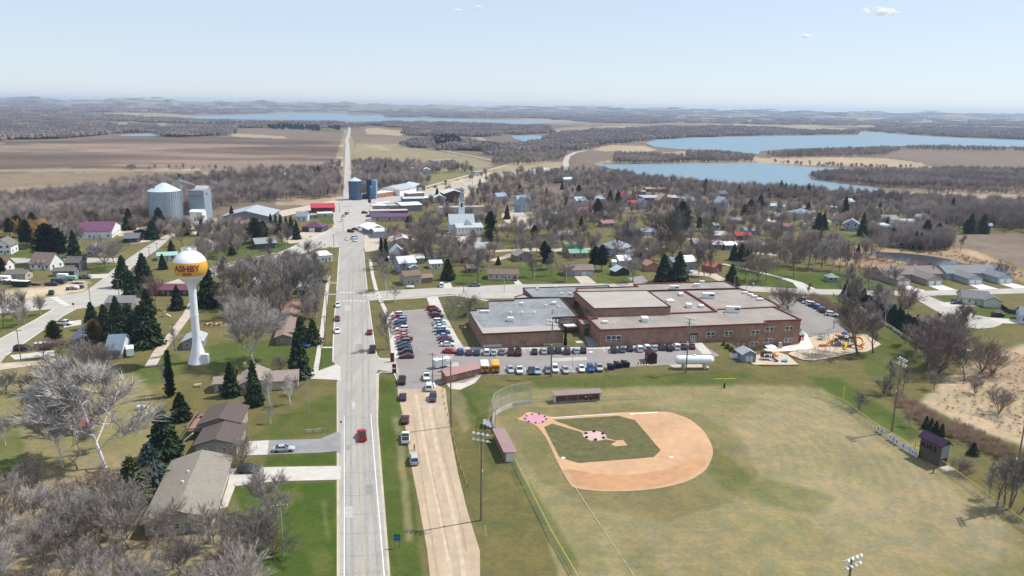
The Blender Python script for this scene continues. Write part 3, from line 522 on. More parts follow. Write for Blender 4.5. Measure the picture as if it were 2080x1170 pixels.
for nm,P in [('foul_line',[(1146,951),(1147.2,951),(1170.5,993),(1237,1094),(1395.6,1330),(1394,1330),(1236,1094),(1169,993)]),('foul_line',[(1280,840.8),(1335,838.2),(1335,839.6),(1280,842.2)]),('foul_line',[(1120,848.6),(1255,841.2),(1255,841.9),(1120,849.5)])]:
    sheet(nm,P,'white_line' if nm!='foul_line' or P[-1][1]<900 else 'chalk_line',.12)
for x,y in [(1144,931),(1283,842),(1364,930)]:disc('base_marker',x,y,.5,'white_line',.15)
# road paint
for P in [[(698.4,1330),(698.4,1170),(698.6,1000),(698.8,845),(699.7,845),(699.8,1000),(700.2,1170),(700.6,1330)],[(752.6,841),(753.6,841),(765,980),(781.5,1170),(795,1330),(792.5,1330),(779.5,1170),(763.5,980)]]:sheet('edge_line',P,'white_line',.09)
for P in [[(724.6,700),(725.2,700),(728,850),(732,1000),(737.3,1170),(741,1330),(739.6,1330),(736,1170),(731.2,1000),(727.4,850)],[(726,700),(726.5,700),(729.5,850),(734,1000),(739.8,1170),(744,1330),(742.6,1330),(738.8,1170),(733.2,1000),(728.9,850)]]:sheet('centre_line',P,'yellow_line',.09)
for (xa,xb,y) in [(690,744,594),(690,746,611)]:
    for i in range(8):
        x=xa+(xb-xa)*i/8;sheet('crosswalk_bar',[(x,y),(x+3.4,y-.05),(x+3.4,y+1.1),(x,y+1.1)],'white_line',.10)
for i in range(6):x=102+i*5;y=605+i*3;sheet('crosswalk_bar',[(x,y),(x+14,y-1.2),(x+16,y),(x+2,y+1.3)],'white_line',.10)
mat('patch_dark',(.25,.24,.225),rough=.95,ns=.6,namp=.2,coord='World');mat('patch_pale',(.40,.38,.345),rough=.95,ns=.6,namp=.12,coord='World')
for P,m in [([(700,1030),(716,1029),(717,1052),(700,1053)],'patch_pale'),([(742,985),(757,984),(760,1003),(744,1004)],'patch_dark'),([(715,815),(722,815),(722,832),(715,832)],'patch_pale'),([(704,905),(711,905),(711,915),(704,915)],'patch_dark'),([(700,620),(712,620),(711,632),(699,632)],'patch_pale'),([(722,700),(736,699),(738,715),(723,716)],'patch_dark'),([(850,700),(868,699),(872,716),(852,717)],'patch_dark'),([(900,738),(930,736),(934,744),(902,746)],'patch_pale'),([(1120,728),(1190,725),(1194,732),(1122,735)],'patch_pale')]:sheet('road_patch',P,m,.082)
for P in [[(704,1330),(702,1170),(700,1000),(702,850),(706,700),(708,600),(712,520)],[(720,1330),(717,1170),(713,1000),(713,850),(715,700),(716,600),(718,520)],[(752,1330),(748,1170),(742,1000),(738,850),(737,700),(734,600),(728,520)],[(778,1330),(770,1170),(760,1000),(750,850),(748,700),(744,620),(738,520)]]:band('tyre_track',P,.55,'track',.078)
mat('lane_track',(.47,.375,.275),rough=1,ns=.5,namp=.18,coord='World');mat('lane_rut',(.36,.265,.175),rough=1,ns=.5,namp=.2,coord='World')
for P,w,m in [([(845,800),(862,900),(885,1000),(905,1100),(925,1250)],.9,'lane_track'),([(868,800),(885,900),(910,1000),(932,1100),(955,1250)],.9,'lane_track'),([(880,830),(903,930),(928,1020),(948,1120)],.4,'lane_rut'),([(838,830),(856,960),(872,1060),(890,1170)],.35,'lane_rut'),([(856,830),(874,940),(896,1040),(914,1130)],.3,'lane_rut')]:band('tyre_track',P,w,m,.066+.004*(m=='lane_rut'))
def crack(y,k):
    xl,xr=691,764+max(0,y-860)*.077;pts=[(xl+(xr-xl)*i/8,y+random.uniform(-1.3,1.3)-(3 if y>900 else 1)*i/8) for i in range(9)]
    band('road_crack',pts,.07,'crack',.088)
for k,y in enumerate([798,850,905,962,1008,1046,1085,1130,1166]):crack(y,k)
band('road_crack',[(722,840),(727,940),(731,1010),(736,1110),(741,1200)],.05,'crack',.087);band('road_crack',[(745,860),(751,960),(757,1040),(767,1170)],.05,'crack',.087)
# bays painted in the lots
def bays(a,b,n,dpx,m='white_line'):
    for i in range(n+1):
        x=a[0]+(b[0]-a[0])*i/n;y=a[1]+(b[1]-a[1])*i/n;band('bay_line',[(x,y),(x+dpx[0],y+dpx[1])],.12,m,.10)
bays((800,640),(806,725),15,(26,-.5));bays((893,662),(925,700),9,(-26,.5));bays((935,706),(1190,706),18,(4,13));bays((1225,704),(1395,698),13,(4,12));bays((1030,760),(1165,757),10,(-6,-13));bays((1180,756),(1225,750),3,(-6,-12));bays((1632,608),(1700,650),9,(-14,2))
for x in (1204,1212,1220,1228):band('bay_line',[(x,706),(x+4,717)],.12,'orange_line',.10)
for x in (1196,1236):sheet('accessible_bay_mark',[(x,714),(x+7,714),(x+8,716.5),(x+1,716.5)],'white_line',.10)
# kerbs: a real step each side of the town streets
def kerb(pts,w=.3,h=.14,m='concrete_bright'):
    W=[G(*p) for p in pts];mb=MB()
    for a,b in zip(W,W[1:]):
        d=(b-a);d.z=0
        if d.length<.1:continue
        d.normalize();n=Vector((-d.y,d.x,0))*w/2
        q=[a-n,b-n,b+n,a+n];mb.add([(p.x,p.y,p.z) for p in q]+[(p.x,p.y,p.z+h) for p in q],[(4,5,6,7),(0,1,5,4),(1,2,6,5),(2,3,7,6),(3,0,4,7)])
    struct('kerb',mb.mesh('kerb',m))
for P in [[(676,735),(677,690),(680,640),(681,621)],[(684,590),(687,540),(690,504)],[(739,511),(742,550),(746,588)],[(749,612),(755,659),(761,700),(765,722),(772,730),(800,735)],[(110,627),(75,648),(0,689)],[(154,628),(128,642),(51,696),(13,722)],
          [(0,617),(90,606),(177,594)],[(772,611),(860,603),(919,598),(958,607)],[(768,592),(876,586),(1050,578),(1180,577)],[(886,627),(893,640),(925,703)],[(797,634),(806,700),(803,728)],[(797,634),(886,627)],[(764,762),(775,756),(800,758),(808,775)],
          [(563,518),(620,493),(681,465)],[(1626,587),(1714,589),(1853,592),(2080,586)],[(1632,598),(1844,602)],[(1882,601),(1935,622),(1980,640)],[(1650,620),(1705,655),(1735,672)],[(1225,705),(1400,698)],[(985,707),(1190,707)]]:kerb(P)

# ------------------------------------------------------------------ the school
def face(mb,a,b,x0,y0,x1,y1,out=.06,depth=.12):
    """a box standing a little proud of the wall a-b, where the photo shows it (x0,y0 top left, x1,y1 bottom right)"""
    d=(b-a);d.z=0;d.normalize();n=Vector((d.y,-d.x,0))
    if n.dot(Vector((0,-1,0)))<0 and abs(n.y)>.3:n=-n
    p=on_plane(x0,y0,a,b);q=on_plane(x1,y1,a,b);p2=on_plane(x1,y0,a,b)
    w=(p2-p).dot(d);base=Vector((p.x,p.y,0));zt,zb=p.z,on_plane(x0,y1,a,b).z
    c=[base-n*depth,base+d*w-n*depth,base+d*w+n*out,base+n*out]
    mb.add([(v.x,v.y,zb) for v in c]+[(v.x,v.y,zt) for v in c],[(0,3,2,1),(4,5,6,7),(0,1,5,4),(1,2,6,5),(2,3,7,6),(3,0,4,7)])
    return base,d,n,w,zb,zt
def wall_piece(name,parent,m,a,b,x0,y0,x1,y1,out=.06,depth=.12,col=None):
    mb=MB();face(mb,a,b,x0,y0,x1,y1,out,depth);return put(name,mb.mesh(name,m),parent,col)
def school_window(parent,a,b,x0,y0,x1,y1,panes=2,col='#d8dad6'):
    f=wall_piece('window',parent,'plain',a,b,x0,y0,x1,y1,.05,.1,col)
    k=(x1-x0)/panes
    for i in range(panes):
        m_=min(.8,k*.1)
        o=wall_piece('pane',f,'pane_glass',a,b,x0+i*k+m_,y0+.8,x0+(i+1)*k-m_,y0+(y1-y0)*.62,.09,.0)
        o=wall_piece('pane',f,'pane_glass',a,b,x0+i*k+m_,y0+(y1-y0)*.70,x0+(i+1)*k-m_,y1-.8,.09,.0)
def brick_mat():
    m=bpy.data.materials.new('school_brick');m.use_nodes=True;n,l=m.node_tree.nodes,m.node_tree.links
    p=n['Principled BSDF'];p.inputs['Roughness'].default_value=.9
    g=n.new('ShaderNodeNewGeometry');sx=n.new('ShaderNodeSeparateXYZ');l.new(g.outputs['Position'],sx.inputs[0])
    ad=n.new('ShaderNodeMath');ad.operation='ADD';l.new(sx.outputs[0],ad.inputs[0]);l.new(sx.outputs[1],ad.inputs[1])
    cb=n.new('ShaderNodeCombineXYZ');l.new(ad.outputs[0],cb.inputs[0]);l.new(sx.outputs[2],cb.inputs[1])
    b=n.new('ShaderNodeTexBrick');b.inputs['Color1'].default_value=(.30,.15,.095,1);b.inputs['Color2'].default_value=(.205,.10,.066,1);b.inputs['Mortar'].default_value=(.31,.23,.18,1)
    b.inputs['Scale'].default_value=1;b.inputs['Brick Width'].default_value=.42;b.inputs['Row Height'].default_value=.16;b.inputs['Mortar Size'].default_value=.018;l.new(cb.outputs[0],b.inputs['Vector'])
    t=n.new('ShaderNodeTexNoise');t.inputs['Scale'].default_value=.5;t.inputs['Detail'].default_value=6;l.new(g.outputs['Position'],t.inputs['Vector'])
    mr=n.new('ShaderNodeMapRange');mr.inputs[1].default_value=.3;mr.inputs[2].default_value=.7;mr.inputs[3].default_value=.78;mr.inputs[4].default_value=1.25;l.new(t.outputs[0],mr.inputs[0])
    s=n.new('ShaderNodeVectorMath');s.operation='SCALE';l.new(b.outputs['Color'],s.inputs[0]);l.new(mr.outputs[0],s.inputs['Scale']);l.new(s.outputs[0],p.inputs['Base Color']);MATS['brick']=m
brick_mat()
mat('roof_stone',(.285,.25,.22),rough=1,ns=.12,namp=.2,ns2=1.3,coord='World');mat('roof_stone_pale',(.36,.33,.29),rough=1,ns=.12,namp=.1,ns2=1.3,coord='World')
mat('roof_membrane',(.215,.222,.228),rough=.7,ns=.08,namp=.26,ns2=.5,coord='World');mat('coping_red',(.19,.045,.042),rough=.6);mat('coping_dark',(.06,.03,.03),rough=.7);mat('hvac',(.74,.74,.72),rough=.6,ns=.6,namp=.08)
def school():
    Z=6.2;t=thing('school_building','long red brick school with flat gravel roofs, red coping and white rooftop units','school',(0,0,0))
    P=lambda L,z:[GZ(x,y,z) for x,y in L]
    def block(pts,z,base,roofm,cop='coping_red',gapz=.35,name='wing'):
        w=P(pts,z) if not isinstance(pts[0],Vector) else pts
        wl_=put('wall',MB().prism([(p.x,p.y) for p in w],base,z,top=False).mesh('wall','brick'),t)
        n=len(w);A=sum(w[i].x*w[(i+1)%n].y-w[(i+1)%n].x*w[i].y for i in range(n))
        v,e,f,*_=delaunay_2d_cdt([Vector((p.x,p.y)) for p in w],[(i,(i+1)%n) for i in range(n)],[],1,1e-4)
        fs=[q if (v[q[1]]-v[q[0]]).cross(v[q[2]]-v[q[0]])>0 else q[::-1] for q in f]
        put('roof',MB().add([(p.x,p.y,z-gapz) for p in v],fs).mesh('roof',roofm),t)
        mb=MB()
        for i in range(n):line(mb,w[i],w[(i+1)%n],z,.42,.16,gapz)
        put('coping',mb.mesh('coping',cop),t)
        return w
    def line(mb,a,b,z,wd,up,down=.35):
        d=Vector((b.x-a.x,b.y-a.y,0));L=d.length;d.normalize();nn=Vector((-d.y,d.x,0))*wd/2;e=d*(wd/2-.01)
        q=[a-nn-e,b-nn+e,b+nn+e,a+nn-e];mb.add([(p.x,p.y,z-down-.05) for p in q]+[(p.x,p.y,z+up) for p in q],[(4,5,6,7),(0,1,5,4),(1,2,6,5),(2,3,7,6),(3,0,4,7)])
    def rid(L,z,cop='coping_red',wd=.6,up=.35):
        w=P(L,z);mb=MB()
        for a,b in zip(w,w[1:]):line(mb,a,b,z,wd,up)
        put('coping',mb.mesh('coping',cop),t)
    main=[(1220,670),(1385,663.4),(1555,656.7),(1553.5,651.5),(1627,649),(1600,636),(1573,623.5),(1583,621.5),(1570,613),(1545.5,602),(1526,593),(1505,586.6),(1473,571),(1380,574),(1287,577),(1296,581.5),(1240,583.5),(1170,585),(1183,604),(1196,647)]
    w=block(main,Z,-5.2,'roof_stone')
    gym=block([(1207,627),(1362,623),(1315,590),(1168,592.5)],Z+2.9,Z-.5,'roof_stone_pale','coping_dark',.12)
    rid([(1315,591),(1400,588.5),(1500,586.2)],Z,'coping_dark');rid([(1391,591),(1425,612),(1455,632.5)],Z);rid([(1364,636),(1410,634.5),(1455,632.5)],Z,up=.2);rid([(1458,628),(1520,625.5),(1573,623)],Z,'coping_red',.4,.15)
    rid([(1197,648),(1212,646.5),(1209,642.5)],Z,up=.3)
    W1=block([(980,678.5),(1062,675),(1144,671),(1123,645),(1174,642.5),(1156,623),(1138,604),(1045,607),(1043,610.5),(991,611.5),(992,626),(966,627),(967,630.5),(952,631.5)],5.4,-.3,'roof_stone_pale','coping_dark',.25)
    v=P([(981,664),(1118,659),(1122,645.4),(1172.5,643),(1156,623.5),(1137.5,604.6),(1045.6,607.6),(1043.6,611),(992,612),(993,626.6),(967,627.6),(968,631),(954,632.2)],5.4);f=delaunay_2d_cdt([Vector((p.x,p.y)) for p in v],[(i,(i+1)%len(v)) for i in range(len(v))],[],1,1e-4)
    fs=[q if (f[0][q[1]]-f[0][q[0]]).cross(f[0][q[2]]-f[0][q[0]])>0 else q[::-1] for q in f[2]]
    put('roof_membrane',MB().add([(p.x,p.y,5.4-.22) for p in f[0]],fs).mesh('roof_membrane','roof_membrane'),t)
    B0=block([(1082,604),(1134,604),(1166,604.5),(1168.5,592),(1240,586),(1236,580),(1150,582.5),(1062,585)],4.6,-.3,'roof_membrane','coping_dark',.2)
    link=block([(1183,660),(1198,659),(1194,647.5),(1173,648)],4.3,-.3,'roof_stone','coping_red',.2)
    entry=block([(1046,606),(1082,604.5),(1064,598),(1046,603)],3.6,-.3,'roof_stone_pale','coping_dark',.15)
    # facades (upright planes through the front walls)
    a,b=w[0],w[2];a2,b2=w[3],w[4];c,d=W1[0],W1[2]
    for x0,y0,x1,y1,k in [(1231,682,1262,693.5,3),(1435,674,1452.5,685.5,2),(1472,672.5,1489,683.5,2),(1525,671,1543,681,2),(1523,695,1541,704,2),(1473,697,1488,706,2)]:school_window(t,a,b,x0,y0,x1,y1,k)
    for x0,y0,x1,y1,k in [(1554.5,664,1572.5,674,2),(1595,663,1611.5,672.5,2),(1552,688,1570,697.5,2),(1593,687,1609,696,2)]:school_window(t,a2,b2,x0,y0,x1,y1,k)
    for (x0,y0,x1,y1) in [(1401.5,677.5,1417.5,694.5)]:
        dd=wall_piece('entrance',t,'plain',a,b,x0,y0,x1,y1,.03,.1,'#3c2f30')
        for i in range(3):
            q=wall_piece('door',dd,'plain',a,b,x0+1+i*4.4,y0+4,x0+4.8+i*4.4,y1-.4,.10,.05,'#d9dcdc');wall_piece('pane',q,'pane_glass',a,b,x0+1.7+i*4.4,y0+4.8,x0+4.1+i*4.4,y1-1.6,.14,.0)
    for i,x in enumerate((1497,1508)):wall_piece('door',t,'plain',a,b,x,697,x+5,709,.08,.05,'#b9a58c')
    e=wall_piece('entrance',t,'plain',c,d,1055.5,676,1069.5,704,.03,.1,'#5a6068')
    q=wall_piece('door',e,'plain',c,d,1056.5,691.5,1068.5,704,.1,.05,'#d8d8d4')
    for i in range(2):wall_piece('pane',q,'pane_glass',c,d,1057.8+i*5.4,693,1061.9+i*5.4,703,.15,.0)
    wall_piece('plinth',t,'concrete',c,d,980.5,700.5,1055,706,.07,.02);wall_piece('plinth',t,'concrete',c,d,1070,699.5,1143.5,705,.07,.02)
    s1,s2=W1[3],W1[4]
    for x in (1139,1150):school_window(t,s1,s2,x,646,x+8,655,2)
    wall_piece('canopy',t,'hvac',s1,s2,1143,658,1167,660,3.5,.1)
    l1,l2=link[0],link[1];wall_piece('door',t,'pane_glass',l1,l2,1187,667,1196,681,.08,.02)
    # rooftop plant
    def unit(x,y,sx,sy,h,z=Z-.35,rz=-.03,m='hvac',name='rooftop_unit'):
        p=GZ(x,y,z);o=put(name,None,t,loc=(p.x,p.y,z),rz=rz)
        o2=MB().box(-sx/2,-sy/2,.15,sx/2,sy/2,h).box(-sx/2+.1,-sy/2+.1,0,sx/2-.1,sy/2-.1,.15).mesh(name,m);o.data=None
        bpy.data.objects.remove(o);o=put(name,o2,t,loc=(p.x,p.y,z),rz=rz)
        if sx>3:put('louvre',MB().box(sx*.05,-sy/2-.05,h*.5,sx*.42,-sy/2,h*.82).mesh('louvre','dark_glass'),o)
        return o
    for x,y,sx,sy,h in [(1309.5,652,2.4,3.4,1.5),(1228.5,656.5,2,1.5,.9),(1370,587,3.8,1.6,1.5),(1438.5,605.5,5,2,2.2),(1489,634.5,5.2,2,2.4),(1399,624,2.2,3,1.5),(1424.5,624,1.9,2.4,1),(1383,600,1.7,2.6,1),(1415,582,2.6,1.8,1.4),(1426,574,2.2,1.2,.9),(1514,596.5,2.2,1.6,.9),(1525,600.5,2.2,1.6,.9),(1532.5,604,2.2,1.6,.9),(1544,610,2.4,1.6,.9)]:unit(x,y,sx,sy,h)
    p=GZ(1361,612,Z-.35);put('skylight',MB().add([(-1.6,-1.4,.5),(1.6,-1.4,.5),(1.6,1.4,.5),(-1.6,1.4,.5),(0,0,1.3),(-1.6,-1.4,0),(1.6,-1.4,0),(1.6,1.4,0),(-1.6,1.4,0)],[(0,1,4),(1,2,4),(2,3,4),(3,0,4),(5,6,1,0),(6,7,2,1),(7,8,3,2),(8,5,0,3)]).mesh('skylight','hvac'),t,loc=tuple(p))
    for x,y,sx,sy,h in [(985,635,3.4,1.2,.8),(1037,652,2.2,1.8,1.4),(1059.5,619,1.5,1.4,.9),(1125,618,2,1.6,1)]:unit(x,y,sx,sy,h,5.2)
    for x,y in [(1037.5,637),(1061,637),(1086,637),(1108,622),(1134,624)]:p=GZ(x,y,5.2);cyl('roof_vent',t,'hvac',p.x,p.y,p.z,.45,.7)
    for x,y in [(1091.6,588),(1141,598),(1158,598),(1171,593),(1128,583.5),(1190,588.5),(1196,589)]:p=GZ(x,y,4.5);box('roof_vent',t,'hvac',p.x-.6,p.y-.5,p.z,p.x+.6,p.y+.5,p.z+.7)
    p=GZ(1122.5,637,5.2);cyl('flue',t,'galv',p.x,p.y,p.z,.25,2)
    for x,y in [(1474,639),(1530,577),(1247,659),(1418,586),(1476,584),(1500,640)]:p=GZ(x,y,Z-.35);cyl('roof_vent',t,'hvac',p.x,p.y,p.z,.3,.6)
school()

# ------------------------------------------------------------------ houses, sheds and shops
WINM={}
def body(t,x0,y0,W,D,h,roof,pit,wc,rc,wallm='siding',roofm='shingle',ov=.45,z=0,trim=None):
    """walls and roof of one block; x along the front, y to the back"""
    x1,y1=x0+W,y0+D;mb=MB();rb=MB();k=.22
    def slab(p):  # quad with thickness
        q=[Vector(v) for v in p];n=(q[1]-q[0]).cross(q[2]-q[0]).normalized()
        if n.z<0:q=q[::-1];n=-n
        m=len(q);rb.add([tuple(v) for v in q]+[tuple(v-Vector((0,0,k))) for v in q],[tuple(range(m)),tuple(range(2*m-1,m-1,-1))]+[(i,m+i,m+(i+1)%m,(i+1)%m) for i in range(m)])
    B=[(x0,y0,z-.4),(x1,y0,z-.4),(x1,y1,z-.4),(x0,y1,z-.4),(x0,y0,z+h),(x1,y0,z+h),(x1,y1,z+h),(x0,y1,z+h)];H=z+h;e=.03
    if roof=='gable_x':
        r=D/2*pit;ym=y0+D/2;mb.add(B+[(x0,ym,H+r),(x1,ym,H+r)],[(0,1,5,4),(2,3,7,6),(1,2,6,9,5),(3,0,4,8,7)])
        s=ov*pit;slab([(x0-ov,y0-ov,H-s+k),(x1+ov,y0-ov,H-s+k),(x1+ov,ym+e,H+r+k),(x0-ov,ym+e,H+r+k)]);slab([(x0-ov,ym-e,H+r+k),(x1+ov,ym-e,H+r+k),(x1+ov,y1+ov,H-s+k),(x0-ov,y1+ov,H-s+k)])
    elif roof=='gable_y':
        r=W/2*pit;xm=x0+W/2;mb.add(B+[(xm,y0,H+r),(xm,y1,H+r)],[(0,1,5,8,4),(2,3,7,9,6),(1,2,6,5),(3,0,4,7)])
        s=ov*pit;slab([(x0-ov,y0-ov,H-s+k),(xm+e,y0-ov,H+r+k),(xm+e,y1+ov,H+r+k),(x0-ov,y1+ov,H-s+k)]);slab([(xm-e,y0-ov,H+r+k),(x1+ov,y0-ov,H-s+k),(x1+ov,y1+ov,H-s+k),(xm-e,y1+ov,H+r+k)])
    elif roof=='hip':
        r=min(W,D)/2*pit;mb.add(B,[(0,1,5,4),(1,2,6,5),(2,3,7,6),(3,0,4,7)]);s=ov*pit;a0,a1,b0,b1=x0-ov,x1+ov,y0-ov,y1+ov;q=min(W,D)/2+ov;zl,zh=H-s+k,H+r+k
        if W>=D:c0,c1=(a0+q,y0+D/2,zh),(a1-q,y0+D/2,zh)
        else:c0,c1=(x0+W/2,b0+q,zh),(x0+W/2,b1-q,zh)
        if W>=D:slab([(a0,b0,zl),(a1,b0,zl),c1,c0]);slab([(a1,b1,zl),(a0,b1,zl),c0,c1]);slab([(a0,b1,zl),(a0,b0,zl),c0]);slab([(a1,b0,zl),(a1,b1,zl),c1])
        else:slab([(a0,b0,zl),(a1,b0,zl),c0]);slab([(a1,b1,zl),(a0,b1,zl),c1]);slab([(a1,b0,zl),(a1,b1,zl),c1,c0]);slab([(a0,b1,zl),(a0,b0,zl),c0,c1])
    elif roof=='shed':
        mb.add(B[:4]+[(x0,y0,H),(x1,y0,H),(x1,y1,H+D*pit),(x0,y1,H+D*pit)],[(0,1,5,4),(1,2,6,5),(2,3,7,6),(3,0,4,7)]);slab([(x0-ov,y0-ov,H-ov*pit+k),(x1+ov,y0-ov,H-ov*pit+k),(x1+ov,y1+ov,H+D*pit+k+ov*pit),(x0-ov,y1+ov,H+D*pit+k+ov*pit)])
    else:
        mb.add(B,[(0,1,5,4),(1,2,6,5),(2,3,7,6),(3,0,4,7)]);slab([(x0-.12,y0-.12,H+k),(x1+.12,y0-.12,H+k),(x1+.12,y1+.12,H+k),(x0-.12,y1+.12,H+k)])
    put('wall',mb.mesh('wall',wallm),t,wc);return put('roof',rb.mesh('roof',roofm),t,rc)
def win(t,x,z,w=1.1,h=1.3,y=0,side='f',detail=True,col='#e8e8e4'):
    if side=='f':a=(x-w/2,y-.06,z,x+w/2,y+.04,z+h)
    else:a=(x-.04,y-w/2,z,x+.06,y+w/2,z+h)
    if not detail:return box('window',t,'pane_glass',*a)
    f=box('window',t,'plain',*a,col=col);s=bpy.data.objects.new('pane',BOXP(side));COL.objects.link(s);s.parent=f;return f
_bp={}
def BOXP(side):
    if side not in _bp:
        mb=MB()
        if side=='f':mb.box(.1,-.25,.08,.9,0.5,.48);mb.box(.1,-.25,.54,.9,.5,.92)
        else:mb.box(.5,.1,.08,1.25,.9,.48);mb.box(.5,.1,.54,1.25,.9,.92)
        _bp[side]=mb.mesh('pane_'+side,'pane_glass')
    return _bp[side]
def door(t,x,y=0,w=1.0,h=2.1,col='#8a8f94',side='f'):
    return box('door',t,'plain',x-w/2,y-.07,0,x+w/2,y+.03,h,col) if side=='f' else box('door',t,'plain',x-.03,y-w/2,0,x+.07,y+w/2,h,col)
GD={}
def garage_door(t,x,y=0,w=2.7,h=2.2,col='#e8e6e0'):
    if 'g' not in GD:
        mb=MB()
        for i in range(4):mb.box(0,0,i*.25+.01,1,1,i*.25+.24)
        mb.box(.01,.3,0,.99,.9,1);GD['g']=mb.mesh('garage_door','plain')
    o=put('garage_door',GD['g'],t,col,(x-w/2,y-.08,0));o.scale=(w,.1,h);return o
def chim(t,x,y,z,h=1.4,col='#7a4436'):return box('chimney',t,'plain',x-.35,y-.35,z,x+.35,y+.35,z+h,col)
LAND=[]          # landmarks for telling places: (px, py, phrase)
BUILT=[]         # footprints, so that no tree grows through a house
def house(label,A,B,D,h,roof,pit,wc,rc,cat='house',name=None,C=None,wallm='siding',roofm='shingle',nw=3,nd=1,ng=0,side=1,ch=0,land=None,detail=None,ov=.45,gcol='#e8e6e0',storeys=None,winr=1,more=None):
    a=G(*A);b=GZ(*B,a.z)
    if C:
        c=GZ(*C,a.z);sd=Vector((c.x-b.x,c.y-b.y,0));D=sd.length
        W=Vector((b.x-a.x,b.y-a.y,0)).length
        if D>W:sd.normalize();ux=Vector((sd.y,-sd.x,0));W=abs((b-a).dot(ux));a=b-ux*W;a.z=hz(a.x,a.y)
        else:ux=Vector((b.x-a.x,b.y-a.y,0)).normalized()
    else:W=Vector((b.x-a.x,b.y-a.y,0)).length;ux=Vector((b.x-a.x,b.y-a.y,0)).normalized()
    rz=math.atan2(ux.y,ux.x);t=thing(name or ('house' if cat=='house' else cat.replace(' ','_')),label,cat,(a.x,a.y,min(a.z,b.z)),rz)
    body(t,0,0,W,D,h,roof,pit,wc,rc,wallm,roofm,ov)
    det=(a-Vector((0,0,HC))).length<420 if detail is None else detail
    storeys=storeys or (2 if h>4.6 else 1)
    gx=W-.4
    for i in range(ng):garage_door(t,gx-1.4,w=min(2.7,W*.38),col=gcol);gx-=min(3.1,W*.44)
    for s in range(storeys):
        z=.95+s*2.7;lim=gx if s==0 else W
        for i in range(nw):
            x=lim*(i+.5+(.12 if nd and s==0 and i>=nw/2 else 0))/nw
            if 0.8<x<W-.8:win(t,x,z,detail=det)
        if side:
            for i in range(max(1,int(D // 4.5))):win(t,W,z,y=D*(i+.5)/max(1,int(D // 4.5)),side='s',detail=det)
            if det:
                for i in range(max(1,int(D // 4.5))):
                    o=win(t,0,z,y=D*(i+.5)/max(1,int(D // 4.5)),side='s',detail=False);o.location.x-=.02
    if nd:door(t,lim*.5 if nw%2==0 else lim*(.5+.5/max(nw,1)) if ng==0 else lim-.9)
    if ch:chim(t,W*.35,D*.5,h+(min(W,D)/2*pit if roof!='flat' else 0)-.5)
    if more:more(t,W,D,h)
    LAND.append(((A[0]+B[0])/2,(A[1]+B[1])/2,land or label.split(' with ')[0].split(' beside ')[0].split(' behind ')[0].split(' at ')[0]))
    BUILT.append((a.x+ux.x*W/2-ux.y*D/2,a.y+ux.y*W/2+ux.x*D/2,max(W,D)*.5,math.atan2(ux.y,ux.x),W/2,D/2))
    return t
GREY,DGREY,BROWN,TAUPE,WHITE,CREAM,LBLUE,CHAR='#8e8d8b','#6c6b6c','#7a6a62','#8d817a','#e9ebeb','#d8cdb8','#b3c4d0','#4c4d52'
# --- near left
def deck(t,W,D,h):
    p=put('deck',MB().box(-4.6,D*.95,2.0,-.05,D*1.95,2.2).mesh('deck','wood'),t,'#8b7466')
    for y in (D*.97,D*1.9):
        for x in (-4.5,-2.4):box('deck_post',t,'wood',x,y,-.3,x+.15,y+.15,2.0,'#6b5648')
    for i in range(26):box('baluster',t,'wood',-4.6+i*.18,D*.95,2.2,-4.52+i*.18,D*.95+.06,3.1,'#8b7466')
    for i in range(40):box('baluster',t,'wood',-4.6,D*.95+i*D/40,2.2,-4.54,D*.95+i*D/40+.08,3.1,'#8b7466')
    box('handrail',t,'wood',-4.65,D*.93,3.1,-.05,D*.96,3.2,'#a08a7a');box('handrail',t,'wood',-4.68,D*.93,3.1,-4.55,D*1.95,3.2,'#a08a7a')
    for i in range(8):box('deck_stair',t,'wood',-3.2-i*.28,D*.95-1.1,1.8-i*.24,-2.9-i*.28,D*.95-.1,1.95-i*.24,'#c8c2b8')
def ranch_extra(t,W,D,h):
    for y,x in ((D*.62,W*.42),(D*.45,W*.40)):z=h+x*.32;cyl('roof_vent',t,'hvac',x,y,z,.22,.7)
    p=put('porch',MB().box(-3.2,D*.5,0,-.05,D*.66,.7).mesh('porch','concrete'),t)
    for i in range(10):box('porch_rail',t,'plain',-3.2,D*.5+i*D*.0175,.7,-3.12,D*.5+i*D*.0175+.1,1.7,'#f0f0ee')
    for i in range(9):box('porch_rail',t,'plain',-3.2+i*.38,D*.5,.7,-3.1+i*.38,D*.5+.08,1.7,'#f0f0ee')
house('long grey shingled ranch house with white side porch beside its concrete driveway',(298,1084),(430,1077),27,3.0,'gable_y',.32,'#b9b0a6','#8a8378',name='ranch_house',C=(470,953),nw=3,land='the long grey ranch house',more=ranch_extra,ov=.6)
def split(t,W,D,h):
    body(t,-1.4,D+.02,W,D*.95,h+.7,'gable_y',.3,'#a59f98','#5f5450',ov=.6);deck(t,W,D,h)
house('split level brown roofed house with timber deck and grey gable wall',(398,929),(481,925),11,3.1,'gable_y',.3,'#a8a39c','#5f5450',name='split_level_house',nw=2,nd=0,land='the brown roofed split level house',more=split,ov=.6)
def beige(t,W,D,h):
    body(t,-7.5,3.5,7.5,6,2.7,'gable_x',.35,'#b5aca4','#8f8078');body(t,6.5,2.2,9.5,9,2.8,'gable_x',.35,'#c4b8ab','#93857c');chim(t,-1.2,6.5,4.4,1.6,'#6e3b30');chim(t,0.8,9,5.6,1.2,'#b0a89c');win(t,-5.5,1.0,2.4,1.3,y=3.5)
house('beige gabled bungalow with brick chimney between two tall narrow spruces',(488,803),(546,799),11,3.2,'gable_y',.5,'#b9afa5','#93857c',name='bungalow',nw=1,nd=0,land='the beige gabled bungalow',more=beige)
